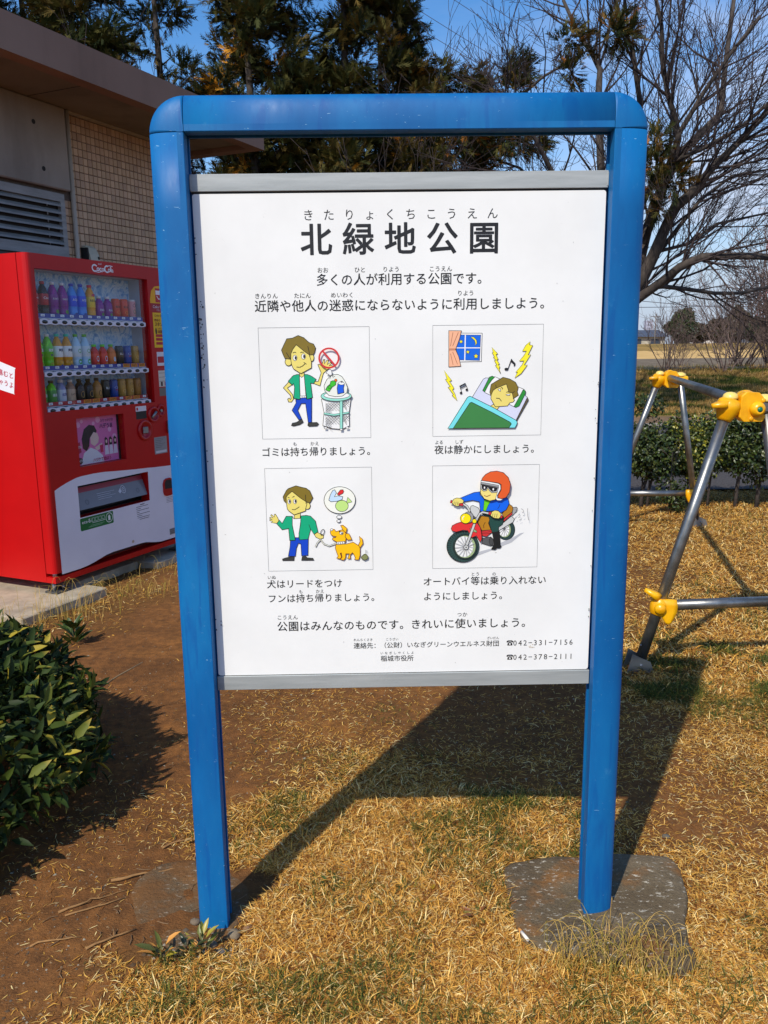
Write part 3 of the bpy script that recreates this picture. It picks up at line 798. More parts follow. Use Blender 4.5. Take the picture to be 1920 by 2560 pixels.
    A.fill(ellipse(1195, 850, 42, 20, 14, .1), WHT, 5); A.fill(ellipse(1200, 828, 14, 10, 10), s(120, 120, 120), 4)
    RED = s(205, 48, 48)
    A.line(ellipse(1030, 510, 130, 130, 40), 24, RED, closed=True); A.line([(942, 412), (1115, 612)], 24, RED)
    A.obj('picture', root, label='drawing of a boy in green refusing litter in a wire bin')
    # picture 2: sleeper disturbed by noise
    c = [(70, 73), (1602, 58), (1557, 1588), (65, 1615)]
    A = Art(homog(c, ((.5438, 1.5487), (.8015, 1.2909))), pl); frame_(A, c)
    SK2 = s(232, 212, 112); YEL = s(245, 232, 40)
    A.fill([(440, 180), (755, 182), (742, 575), (440, 580)], WHT, 7)
    A.fill([(440, 205), (735, 208), (718, 560), (440, 552), (395, 420), (395, 380)], s(0, 100, 215), 6)
    A.line([(522, 205), (512, 558)], 15, WHT); A.line([(392, 385), (727, 385)], 13, WHT)
    A.fill([(595, 232), (640, 238), (675, 275), (682, 320), (655, 355), (662, 320), (648, 280)], YEL, 6)
    for cx, cy, rr in ((462, 298, 30), (555, 442, 30), (668, 500, 36)):
        A.fill([(cx + (rr if k % 2 == 0 else rr * .5) * math.sin(k * math.pi / 5), cy - (rr if k % 2 == 0 else rr * .5) * math.cos(k * math.pi / 5)) for k in range(10)], YEL, 5)
    A.fill([(292, 145), (468, 148), (440, 260), (390, 395), (385, 410), (430, 510), (457, 640), (290, 650)], s(240, 178, 140), 7)
    for l in ([(350, 170), (315, 360)], [(425, 170), (345, 360)], [(315, 465), (350, 620)], [(345, 440), (410, 610)], [(290, 400), (388, 398)], [(290, 415), (388, 412)]): A.line(l, 6, s(150, 70, 40))
    for P in ([(225, 697), (330, 840), (300, 848), (362, 945), (340, 968), (372, 1020), (405, 1118), (335, 1045), (352, 1035), (278, 932), (308, 925), (240, 820), (265, 822)],
              [(887, 378), (968, 468), (945, 478), (975, 545), (955, 550), (992, 610), (975, 615), (1000, 655), (985, 665), (1007, 742), (935, 630), (955, 625), (920, 560), (945, 558), (905, 515), (925, 515), (892, 455), (905, 450)],
              [(1415, 298), (1405, 345), (1450, 352), (1385, 485), (1422, 480), (1330, 625), (1375, 622), (1290, 740), (1200, 802), (1240, 722), (1215, 722), (1300, 625), (1330, 565), (1265, 568), (1330, 490), (1365, 430), (1308, 432), (1355, 350)]):
        A.fill(P, YEL, 6)
    A.poly(ellipse(1087, 680, 28, 20, 14), BLACK); A.line([(1110, 672), (1158, 540)], 10, BLACK); A.poly([(1158, 535), (1178, 565), (1212, 600), (1210, 625), (1188, 645), (1188, 610), (1150, 580)], BLACK)
    A.poly(ellipse(458, 1010, 18, 17, 12), BLACK); A.poly(ellipse(538, 965, 18, 17, 12), BLACK)
    A.line([(470, 1005), (440, 915)], 8, BLACK); A.line([(550, 958), (517, 875)], 8, BLACK); A.line([(437, 920), (518, 878)], 16, BLACK); A.line([(450, 948), (528, 905)], 12, BLACK)
    A.fill([(1372, 1065), (1390, 1105), (1225, 1395), (1200, 1375)], s(90, 80, 60), 6)
    A.fill([(612, 1070), (765, 820), (800, 800), (860, 805), (1340, 1040), (1372, 1070), (1215, 1385)], s(212, 214, 232), 7)
    A.fill([(765, 960), (860, 785), (930, 785), (1330, 960), (1350, 1000), (1250, 1195), (1210, 1210), (1130, 1170), (790, 1005)], WHT, 7)
    A.fill([(757, 975), (850, 790), (890, 775), (925, 790), (885, 830), (835, 900), (785, 998)], s(40, 140, 50), 7)
    A.fill([(1325, 962), (1350, 985), (1345, 1020), (1260, 1190), (1215, 1210), (1188, 1195), (1235, 1110), (1285, 1020), (1310, 970)], s(40, 140, 50), 7)
    A.fill([(905, 1165), (860, 1192), (950, 1245), (985, 1200)], SK2)
    A.fill([(1085, 885), (1120, 1000), (1165, 1010), (1180, 1088), (1197, 1108), (1175, 1135), (1130, 1145), (1100, 1188), (930, 1200), (870, 1090), (875, 1030), (900, 970), (940, 940)], SK2)
    A.fill([(875, 890), (940, 850), (1000, 815), (1040, 792), (1130, 815), (1210, 860), (1248, 935), (1235, 990), (1250, 1040), (1180, 1088), (1165, 1010), (1120, 1000), (1085, 885), (940, 945), (900, 975), (870, 1050), (855, 1000), (865, 940)], HAIR)
    A.line([(937, 895), (945, 945)], 7); A.line([(1165, 1010), (1200, 985)], 7)
    A.fill([(965, 955), (1000, 948), (1005, 985), (985, 980)], WHT, 6); A.fill([(1075, 1030), (1135, 1020), (1130, 1042), (1090, 1042)], WHT, 6)
    A.line([(1010, 930), (1030, 940), (1028, 958)], 8); A.line([(1082, 1000), (1105, 990), (1120, 1000)], 8); A.line([(940, 1080), (985, 1083), (1015, 1122)], 8)
    A.fill([(272, 1503), (400, 1300), (545, 1070), (580, 1052), (900, 1210), (1215, 1385), (1232, 1410), (1225, 1440), (1200, 1490)], s(118, 220, 224), 8)
    A.fill([(345, 1500), (470, 1310), (580, 1145), (605, 1138), (900, 1285), (1130, 1410), (1150, 1435), (1115, 1490)], s(58, 128, 64), 8)
    A.obj('picture', root, label='drawing of a sleeper in bed kept awake by music')
    # picture 3: boy with dog
    c = [(62, 62), (1542, 45), (1563, 1460), (125, 1488)]
    A = Art(homog(c, ((.1407, 1.2194), (.3966, .9655))), pl); frame_(A, c)
    A.fill([(265, 790), (245, 740), (215, 695), (200, 700), (200, 735), (160, 700), (150, 715), (185, 750), (140, 738), (135, 752), (175, 775), (138, 770), (138, 787), (180, 798), (155, 812), (235, 825)], SKIN, 7)
    A.fill([(752, 975), (790, 945), (840, 970), (885, 985), (880, 1030), (830, 1042), (775, 1015)], SKIN, 7)
    A.fill([(478, 690), (562, 680), (560, 758), (475, 758)], SKIN)
    A.fill([(450, 735), (475, 760), (560, 755), (572, 735), (545, 960), (540, 1028), (488, 1028), (447, 830)], WHT)
    A.fill([(450, 725), (365, 725), (310, 825), (270, 778), (235, 830), (310, 912), (400, 895), (415, 1060), (492, 1058), (450, 850)], GRE)
    A.fill([(570, 720), (640, 712), (700, 722), (770, 790), (805, 940), (752, 975), (705, 905), (668, 1045), (545, 1052), (542, 960), (565, 830)], GRE)
    A.line([(680, 840), (705, 910)], 7)
    A.fill([(425, 1065), (492, 1060), (495, 1020), (545, 1022), (548, 1052), (672, 1042), (668, 1268), (580, 1272), (570, 1110), (535, 1100), (508, 1170), (495, 1280), (397, 1280), (420, 1150)], BLU)
    A.fill([(415, 1290), (478, 1285), (475, 1338), (320, 1340), (315, 1318), (350, 1305)], SHOE); A.fill([(590, 1285), (640, 1282), (660, 1300), (735, 1305), (750, 1335), (580, 1335)], SHOE)
    A.fill(ellipse(658, 580, 40, 48), SKIN)
    A.fill([(445, 378), (560, 470), (640, 520), (655, 540), (635, 620), (635, 650), (475, 705), (400, 650), (380, 620), (370, 545), (365, 460), (385, 430)], SKIN)
    A.fill([(392, 340), (500, 300), (580, 322), (640, 335), (690, 370), (735, 470), (695, 540), (640, 522), (560, 470), (445, 378), (385, 430), (365, 460), (372, 548), (335, 510), (322, 455), (365, 370)], HAIR)
    A.line([(632, 425), (640, 550)], 8)
    for ex, ey in ((408, 520), (488, 518)):
        A.fill(ellipse(ex, ey, 22, 32), WHT, 5); A.poly(ellipse(ex + 6, ey - 2, 11, 22), BLACK)
    A.line([(385, 460), (410, 465)], 7); A.line([(450, 460), (480, 445)], 7); A.line([(445, 628), (485, 632), (520, 610), (548, 590)], 7)
    A.line([(840, 1045), (890, 1108), (960, 1135), (1060, 1100)], 20); A.line([(840, 1045), (890, 1108), (960, 1135), (1060, 1100)], 9, s(240, 240, 220))
    A.line([(845, 1045), (800, 1090), (772, 1150)], 20); A.line([(845, 1045), (800, 1090), (772, 1150)], 9, s(240, 240, 220)); A.line(ellipse(868, 945, 24, 42, 16, .4), 8, closed=True)
    A.fill(ellipse(1105, 500, 216, 186, 34), s(240, 240, 226), 8)
    A.fill(ellipse(1135, 580, 88, 78, 22), s(192, 226, 128), 7); A.fill([(1200, 528), (1215, 460), (1245, 490), (1275, 525), (1215, 542)], s(192, 226, 128), 6)
    A.fill([(1035, 355), (1060, 400), (1030, 455), (1080, 440), (1148, 452), (1138, 492), (1070, 515), (985, 522), (955, 500), (975, 430), (1005, 370)], s(196, 220, 240), 7)
    A.fill([(1070, 415), (1115, 358), (1150, 355), (1162, 380), (1150, 405), (1095, 435)], s(220, 40, 40), 7)
    A.fill(ellipse(1098, 733, 35, 23, 18), WHT, 7); A.fill(ellipse(1090, 788, 25, 20, 16), WHT, 7)
    DOG = s(248, 190, 0); DO = s(110, 40, 10)
    def dfill(P, w=8): A.poly(P, DOG); A.line(P, w, DO, closed=True)
    dfill([(1375, 1000), (1415, 1035), (1425, 1100), (1385, 1158), (1360, 1125), (1385, 1070)])
    dfill([(1055, 1110), (1200, 1105), (1290, 1080), (1370, 1130), (1385, 1165), (1385, 1260), (1365, 1325), (1310, 1320), (1320, 1295), (1300, 1250), (1280, 1225), (1250, 1255), (1255, 1308), (1215, 1310), (1222, 1285), (1238, 1240), (1190, 1240), (1185, 1300), (1160, 1330), (1115, 1318), (1138, 1288), (1128, 1228), (1112, 1235), (1132, 1290), (1105, 1312), (1065, 1300), (1085, 1275), (1060, 1210), (1045, 1160)])
    dfill([(1150, 915), (1118, 850), (1150, 845), (1205, 890), (1195, 945), (1165, 935)])
    dfill([(975, 940), (985, 905), (1030, 902), (1055, 935), (1140, 908), (1200, 960), (1185, 1075), (1070, 1080), (1005, 1045), (1010, 1020), (1048, 1018), (1058, 1002), (1010, 995), (985, 975)])
    dfill([(1190, 960), (1235, 965), (1272, 1045), (1215, 1050), (1180, 1005)])
    A.fill(ellipse(995, 907, 18, 16, 12), WHT, 5); A.fill(ellipse(1130, 955, 26, 20, 14), WHT, 5); A.poly(ellipse(1137, 957, 11, 13, 10), BLACK); A.poly(ellipse(1105, 930, 10, 12, 10), BLACK)
    A.fill([(1062, 1078), (1170, 1068), (1176, 1100), (1070, 1112)], WHT, 6)
    for k in range(3): A.poly(ellipse(1085 + 30 * k, 1094 - 3 * k, 9, 9, 4), BLACK)
    A.fill([(1400, 1300), (1410, 1270), (1440, 1245), (1462, 1240), (1495, 1275), (1490, 1310), (1445, 1328)], s(132, 136, 84), 7)
    A.line([(1458, 1185), (1464, 1205), (1458, 1228)], 4); A.line([(1475, 1190), (1481, 1208), (1475, 1230)], 4)
    A.obj('picture', root, label='drawing of a boy walking a yellow dog on a lead')
    # picture 4: motorbike rider
    c = [(68, 90), (1600, 62), (1562, 1533), (70, 1555)]
    A = Art(homog(c, ((.5431, 1.2200), (.8003, .9654))), pl); frame_(A, c)
    A.poly([(640, 1395), (750, 1310), (900, 1270), (1010, 1200), (1220, 1110), (1320, 1050), (1380, 1040), (1300, 1095), (1200, 1180), (940, 1285), (700, 1375)], s(184, 185, 188))
    TY = s(36, 62, 60); GREY = s(202, 203, 198)
    A.fill(ellipse(1115, 1000, 130, 146, 28), TY, 8); A.fill(ellipse(1098, 1000, 92, 112, 26), s(150, 170, 120), 6); A.poly(ellipse(1088, 1000, 78, 98, 24), WHT)
    for k in range(12):
        a = k * math.pi / 6; A.line([(1095, 985), (1090 + 80 * math.cos(a), 1000 + 100 * math.sin(a))], 6, s(90, 90, 90))
    A.fill([(1215, 680), (1270, 675), (1280, 695), (1260, 745), (1205, 800)], s(160, 160, 160), 7)
    A.fill([(1070, 860), (1205, 740), (1208, 775), (1090, 880)], RED, 7)
    A.fill([(1005, 960), (1195, 805), (1238, 845), (1215, 892), (1015, 1012)], GREY, 7)
    A.fill([(1060, 770), (1165, 635), (1205, 660), (1218, 700), (1205, 745), (1090, 835)], s(178, 120, 24), 8)
    A.fill([(775, 1120), (900, 1100), (945, 1150), (945, 1222), (890, 1232), (775, 1195)], s(86, 86, 86), 7); A.fill(ellipse(905, 1165, 30, 55, 18), s(70, 70, 70), 6)
    A.fill([(760, 1005), (912, 1000), (918, 1035), (840, 1098), (770, 1085)], RED, 8)
    for yy in (1028, 1052): A.line([(768, yy), (840, yy + 6), (912, yy - 8)], 5)
    A.fill([(770, 765), (880, 770), (1040, 780), (1088, 830), (1065, 925), (1012, 960), (1010, 1025), (918, 1038), (880, 920), (868, 850), (800, 790)], s(28, 70, 62), 8)
    A.fill([(705, 880), (745, 795), (870, 815), (882, 855), (865, 905), (900, 1000), (770, 1010), (730, 930)], s(182, 124, 20), 8)
    A.line([(820, 890), (795, 935), (800, 975)], 7)
    A.fill([(918, 1040), (1022, 1018), (1035, 1215), (1050, 1235), (1030, 1262), (985, 1262), (960, 1285), (905, 1278), (950, 1200)], s(22, 22, 22), 6)
    BL2 = s(0, 98, 226)
    A.fill([(745, 455), (660, 465), (560, 505), (465, 545), (508, 600), (640, 578), (735, 598), (750, 740), (830, 735), (1000, 722), (1040, 758), (1120, 710), (1162, 625), (1150, 565), (1110, 520), (960, 560), (850, 575), (745, 500)], BL2, 8)
    A.fill([(805, 570), (905, 575), (860, 650), (830, 728), (790, 725)], s(108, 208, 24), 6); A.line([(1030, 630), (1020, 665), (995, 700)], 6)
    A.fill(ellipse(500, 1238, 230, 222, 44), s(44, 74, 70), 8)
    for k in range(20):
        a = R(100 + k * 9.5); A.line([(500 + 205 * math.cos(a), 1238 + 200 * math.sin(a)), (500 + 228 * math.cos(a), 1238 + 220 * math.sin(a))], 9); A.line([(500 + 178 * math.cos(a), 1238 + 175 * math.sin(a)), (500 + 192 * math.cos(a), 1238 + 188 * math.sin(a))], 6)
    A.fill(ellipse(530, 1238, 172, 178, 34), s(34, 56, 54), 5); A.fill(ellipse(532, 1238, 150, 162, 32), s(160, 180, 128), 6); A.poly(ellipse(515, 1236, 128, 148, 30), WHT)
    for k in range(15):
        a = k * 2 * math.pi / 15 + .1; A.line([(543, 1243), (525 + 138 * math.cos(a), 1238 + 150 * math.sin(a))], 13, s(70, 70, 70)); A.line([(543, 1243), (525 + 138 * math.cos(a), 1238 + 150 * math.sin(a))], 6, s(225, 225, 225))
    A.fill([(330, 980), (345, 935), (400, 905), (480, 880), (600, 875), (700, 895), (745, 960), (765, 1060), (765, 1120), (748, 1172), (715, 1120), (690, 1080), (620, 1108), (565, 1005), (500, 998), (400, 1025), (345, 1010)], s(222, 48, 48), 8)
    A.fill([(590, 975), (640, 968), (695, 1010), (692, 1035), (640, 1020)], s(150, 170, 120), 6)
    fork = [(545, 1225), (665, 900), (720, 780)]
    A.line(fork, 44); A.line(fork, 28, GREY)
    A.fill(ellipse(543, 1243, 33, 33, 18), GREY, 7); A.poly(ellipse(543, 1243, 10, 10, 8), BLACK)
    A.fill([(610, 655), (640, 645), (715, 680), (738, 720), (730, 760), (690, 825), (640, 790), (600, 715)], GREY, 7)
    for h_ in ([(500, 622), (555, 660), (585, 710), (592, 760)], [(700, 830), (735, 765), (780, 742), (880, 762)]):
        A.line(h_, 36); A.line(h_, 22, GREY)
    A.line([(318, 588), (500, 640)], 44); A.line([(322, 590), (497, 638)], 32, s(208, 40, 48)); A.line([(862, 752), (1060, 812)], 44); A.line([(866, 754), (1056, 810)], 32, s(208, 40, 48))
    A.fill([(340, 600), (365, 555), (410, 538), (470, 545), (508, 575), (500, 610), (440, 620), (440, 655), (400, 655), (355, 632)], SKIN, 7)
    A.fill([(890, 790), (910, 735), (950, 715), (1000, 722), (1040, 760), (1035, 800), (1010, 832), (940, 825)], SKIN, 7)
    for k in range(3): A.line([(375 + 26 * k, 590), (365 + 26 * k, 640)], 5); A.line([(925 + 30 * k, 760), (915 + 30 * k, 815)], 5)
    A.fill(ellipse(575, 815, 72, 80, 26), s(150, 150, 150), 7); A.fill(ellipse(535, 830, 75, 72, 26), s(250, 226, 0), 8); A.line([(515, 795), (490, 820), (495, 850)], 10, WHT)
    A.fill(ellipse(660, 868, 31, 32, 16), s(250, 226, 0), 7)
    A.fill([(750, 330), (1000, 380), (985, 470), (960, 560), (880, 578), (800, 550), (745, 470)], s(240, 218, 124), 8)
    A.fill([(755, 285), (1000, 330), (1030, 350), (1035, 410), (985, 500), (990, 540), (1050, 548), (1085, 535), (1040, 572), (985, 572), (962, 545), (990, 440), (1005, 380), (750, 318)], WHT, 5)
    A.fill([(755, 312), (1005, 355), (1003, 382), (752, 338)], s(160, 160, 160), 6)
    A.fill([(760, 288), (775, 250), (820, 200), (890, 162), (980, 152), (1075, 175), (1145, 245), (1175, 340), (1162, 450), (1110, 530), (1045, 550), (995, 530), (995, 500), (1040, 420), (1040, 345), (1000, 322)], s(224, 90, 34), 8)
    A.fill([(748, 345), (1005, 383), (985, 455), (905, 462), (868, 425), (850, 395), (832, 432), (790, 440), (752, 408)], s(190, 190, 188), 6)
    A.poly([(762, 350), (995, 388), (975, 440), (910, 448), (880, 420), (850, 380), (828, 420), (790, 426), (765, 400)], BLACK)
    A.poly(ellipse(803, 390, 10, 17, 12), WHT); A.poly(ellipse(928, 412, 11, 17, 12), WHT)
    A.line([(795, 500), (835, 515), (870, 500), (890, 490)], 7, s(140, 60, 20))
    for l in ([(1325, 690), (1352, 700), (1362, 730), (1345, 752)], [(1290, 765), (1310, 780), (1308, 805), (1285, 818)], [(1285, 705), (1265, 740), (1225, 760), (1208, 800)], [(1240, 830), (1262, 812)], [(1350, 795), (1368, 780)], [(1295, 850), (1330, 838)], [(1420, 680), (1418, 740), (1420, 790), (1434, 855)]): A.line(l, 5, s(70, 70, 70))
    A.obj('picture', root, label='drawing of a rider in an orange helmet on a red motorbike')
    # bird dropping / stain near the telephone number
    A = Art(lambda x, y: (x, y), pl)
    for k in range(14):
        a = random.uniform(0, 6.28); rr = random.uniform(0, .010)
        A.poly(ellipse(.790 + rr * math.cos(a), .757 + rr * .9 * math.sin(a), random.uniform(.0006, .0022), random.uniform(.0006, .002), 7), random.choice([s(200, 184, 160), s(216, 206, 188), s(176, 160, 130)]))
    for (x, z) in ((.41, 1.52), (.83, 1.64), (.845, 1.60), (.865, 1.73), (.20, 1.21), (.13, .66 + .3), (.60, .72), (.32, .78), (.70, 1.15), (.88, 1.0), (.47, 1.28)):
        A.poly(ellipse(x, z, .0012, .0008, 7), s(180, 178, 172))
    for k in range(46):
        z_ = random.gauss(1.50, .05) if k < 30 else random.uniform(.75, 1.8)
        A.poly(ellipse(.0055 + abs(random.gauss(0, .004)), z_, random.uniform(.0006, .0022), random.uniform(.0008, .003), 6), s(40, 38, 34))
    for k in range(12):
        A.poly(ellipse(.934 - abs(random.gauss(0, .002)), random.uniform(.8, 1.5), random.uniform(.0005, .0012), random.uniform(.001, .003), 6), s(52, 50, 46))
    A.obj('stain', root, kind='stuff')
    setloc(root, sg(W / 2, .03, 0))
make_sign()

# ================================================================ building
BA = R(24.3)
BD = Vector((math.sin(BA), math.cos(BA), 0)); BN = Vector((math.cos(BA), -math.sin(BA), 0))
BO = Vector((-2.765, 5.142, 0))
def bw(u, v, z): return tuple(BO + BD * u + BN * v + Vector((0, 0, z)))   # v>0 towards the viewer side
def mat_conc(name, a, b, c):
    m = newmat(name, a, .9, spec=.2); t = NT(m)
    n = t.noise(1.4, 7, .65); st = t.noise(3.5, 5, .6, (1, 1, .18))
    col = t.ramp(n, [(.3, a), (.7, b)]); col = t.mix(t.ramp(st, [(.5, (0, 0, 0, 1)), (.75, (.6, .6, .6, 1))]), col, c)
    t.l(col, t.b.inputs['Base Color']); t.bump(t.noise(40, 6, .6), .15, .004); return m
M_CONC = mat_conc('bare_concrete', s(140, 134, 124), s(162, 156, 146), s(112, 106, 98))
M_FASC = mat_conc('fascia_render', s(140, 114, 98), s(150, 124, 108), s(122, 100, 86))
M_SOFF = mat_conc('soffit_board', s(126, 116, 98), s(142, 132, 114), s(104, 94, 82))
M_LOUV = speck('louvre_paint', s(128, 130, 128), s(152, 154, 152), 4, .5, (1, 1, 6))
def make_building():
    root = thing('park_building', 'low concrete and tan tiled park building with wide flat eaves', 'building')
    UE = 2.36
    MB().box((-.75, -6, -.1), (UE, 0, 3.2), 0, bw).obj('wall', speck('grout', s(84, 74, 66), s(100, 88, 78), 20, .95), root)
    # roof slab with drip edge
    mb = MB(); mb.box((-1.0, -6.6, 3.2), (2.81, .694, 3.36), 0, bw)
    mb.box((-1.0, .59, 3.15), (2.81, .694, 3.2), 0, bw); mb.box((2.70, -6.6, 3.15), (2.81, .59, 3.2), 0, bw)
    mb.obj('roof', M_FASC, root)
    MB().box((-.99, .001, 3.185), (2.69, .585, 3.1995), 0, bw).obj('soffit', M_SOFF, root)
    for u in (-.6, .9, 2.35): MB().box((u, .003, 3.183), (u + .004, .584, 3.1848), 0, bw).obj('soffit_joint', M_DARK, root)
    # concrete lintel panel with two plugged tie holes
    MB().bbox((-.74, .001, 2.627), (1.228, .045, 3.183), .008, 0, bw).obj('lintel_panel', M_CONC, root)
    for u, z in ((.985, 2.74), (.93, 3.03)):
        fr = lambda x, y, z_, u=u, z=z: bw(u + x, .0455 + z_, z + y)
        MB().lathe([(.016, 0), (.016, .001), (.012, .0012), (.012, -.0005), (0, -.0005)], 16, 0, fr).obj('tie_hole', M_DARK, root)
    # louvre window
    lv = MB().box((-.7, .001, 2.545), (1.168, .03, 2.60), 0, bw).box((1.127, .001, 2.235), (1.168, .032, 2.545), 0, bw).box((-.7, .001, 2.165), (1.168, .034, 2.235), 0, bw).obj('louvre', M_LOUV, root)
    MB().box((-.7, .0012, 2.235), (1.127, .0022, 2.545), 0, bw).obj('backing', M_DARK, lv)
    base = MB()
    P = [(.004, 0), (.034, -.022), (.038, -.036), (.034, -.034), (.030, -.024), (.004, -.004)]
    me = None
    for k in range(6):
        z = 2.545 - .052 * k
        o = MB(); pts = [(p[0], p[1]) for p in P]; n = len(pts)
        vs = [bw(-.7, a, z + b) for a, b in pts] + [bw(1.126, a, z + b) for a, b in pts]
        o.add(vs, [(i, (i + 1) % n, n + (i + 1) % n, n + i) for i in range(n)] + [tuple(range(n))[::-1], tuple(range(n, 2 * n))])
        o.obj('slat', M_LOUV, lv)
    for z in (2.52, 2.46, 2.41, 2.36, 2.31, 2.26): MB().tube([bw(1.0, .03, z), bw(1.0, .03, z - .02)], .004, 6).obj('pin', M_ZINC, lv)
    MB().box((-.7, .001, 1.5), (1.168, .012, 2.165), 0, bw).obj('lower_panel', flat(s(70, 72, 74), .6), root)
    # vertical pipe
    MB().tube([bw(1.262, .022, z) for z in (0, 1, 2, 3.18)], .017, 12).obj('pipe', flat(s(176, 168, 152), .5), root)
    MB().box((1.28, .001, 3.165), (UE, .022, 3.184), 0, bw).obj('trim', flat(s(168, 156, 134), .6), root)
    # tiles
    cols = [s(190, 158, 124), s(180, 150, 116), s(200, 168, 132), s(174, 144, 114), s(192, 160, 128), s(186, 156, 120)]
    mats = [speck('tile_glaze', tuple(c * .93 for c in q[:3]) + (1,), q, 12, .45) for q in cols]
    pw, ph, g = .0455, .0540, .0035
    tiles = []
    k = 0; u = 1.182
    us = [1.182 + pw * i for i in range(-1, 27) if i >= 0]
    zs = [3.163 - ph * (j + 1) for j in range(58)]
    for u in us:
        if u + pw > UE + .005: continue
        for z in zs:
            if z > 2.60 - ph and u < 1.228: continue
            if z < .02: continue
            tiles.append((u, z))
    vis = [t for t in tiles if t[1] > 1.98]
    vis.sort(key=lambda t: (t[0] + abs(t[1] - 2.3) * .25))
    first = set(vis[:300])
    meshes = []
    for mi in mats:
        mb = MB(); a, b, c, d = (g / 2, g / 2), (pw - g / 2, g / 2), (pw - g / 2, ph - g / 2), (g / 2, ph - g / 2); ch = .0025
        base = [bw(x, .0005, z) for x, z in (a, b, c, d)]; top = [bw(x + (ch if x < pw / 2 else -ch), .006, z + (ch if z < ph / 2 else -ch)) for x, z in (a, b, c, d)]
        o0 = Vector(bw(0, 0, 0)); vs = [tuple(Vector(p) - o0) for p in base + top]
        mb.add(vs, [(4, 5, 6, 7), (0, 1, 5, 4), (1, 2, 6, 5), (2, 3, 7, 6), (3, 0, 4, 7)]); meshes.append(mb.mesh('tile', mi))
    rest = MB()
    for (u, z) in tiles:
        q = random.choice(range(len(mats)))
        if (u, z) in first:
            o = bpy.data.objects.new('tile', meshes[q]); COL.objects.link(o); o.parent = root
            o.location = Vector(bw(u, random.uniform(-.0004, .0006), z))
        else:
            o0 = Vector(bw(u, 0, z)); rest.add([tuple(o0 + v.co) for v in meshes[q].vertices], [tuple(p.vertices) for p in meshes[q].polygons], q)
    rest.obj('tile_field', mats, root, fix=False, kind='stuff')
    setloc(root, bw(0, 0, 0))
make_building()
# white wedge lamp housing on the wall above the vending machine
def make_lamp():
    root = thing('wall_sensor', 'cream curved sensor housing on the tiled wall above the vending machine', 'sensor')
    P = [(.008, 2.262), (.03, 2.268), (.055, 2.25), (.08, 2.20), (.095, 2.13), (.10, 2.05), (.008, 2.05)]
    mb = MB(); n = len(P); vs = [bw(1.325, a, z) for a, z in P] + [bw(1.418, a, z) for a, z in P]
    mb.add(vs, [(i, (i + 1) % n, n + (i + 1) % n, n + i) for i in range(n)] + [tuple(range(n))[::-1], tuple(range(n, 2 * n))])
    mb.obj('housing', flat(s(190, 184, 160), .45), root)
    MB().box((1.312, .006, 2.04), (1.324, .07, 2.25), 0, bw).obj('bracket', M_DARK, root)
    MB().box((1.40, .085, 2.17), (1.412, .0905, 2.19), 0, bw).obj('lens', M_DARK, root)
    setloc(root, bw(1.37, .01, 2.05))
make_lamp()

# ================================================================ vending machine
VA = R(24.5)
VU = Vector((math.sin(VA), math.cos(VA), 0)); VN = Vector((math.cos(VA), -math.sin(VA), 0))
VO = Vector((-1.992, 4.789, 0))
def vm(u, d, z): return tuple(VO + VU * u - VN * d + Vector((0, 0, z)))   # d>0 into the machine
VW, VZ0, VZ1, VD = 1.25, .12, 2.05, .745
M_RED = newmat('red_enamel', s(198, 14, 18), .4, 0, .35); _t = NT(M_RED); _t.l(_t.ramp(_t.noise(3, 4), [(.3, s(182, 6, 10)), (.7, s(194, 12, 14))]), _t.b.inputs['Base Color'])
M_VWHITE = speck('white_enamel', s(228, 225, 230), s(236, 233, 238), 3, .35)
M_GLASS = newmat('clear_glass'); _t = NT(M_GLASS)
_tr = _t.n('ShaderNodeBsdfTransparent'); _gl = _t.n('ShaderNodeBsdfGlossy'); _gl.inputs['Roughness'].default_value = .02
_lw = _t.n('ShaderNodeLayerWeight'); _lw.inputs['Blend'].default_value = .5
_pw = _t.n('ShaderNodeMath', operation='POWER'); _pw.inputs[1].default_value = 5.0; _t.l(_lw.outputs['Facing'], _pw.inputs[0])
_ma = _t.n('ShaderNodeMath', operation='MULTIPLY_ADD'); _ma.inputs[1].default_value = .35; _ma.inputs[2].default_value = .02; _t.l(_pw.outputs[0], _ma.inputs[0])
_ms = _t.n('ShaderNodeMixShader'); _tr.inputs[0].default_value = (.96, .975, .98, 1)
_t.l(_ma.outputs[0], _ms.inputs[0]); _t.l(_tr.outputs[0], _ms.inputs[1]); _t.l(_gl.outputs[0], _ms.inputs[2]); _t.l(_ms.outputs[0], _t.t.nodes['Material Output'].inputs['Surface'])
fpl = lambda u, z, d: vm(u, -d, z)      # print on the front
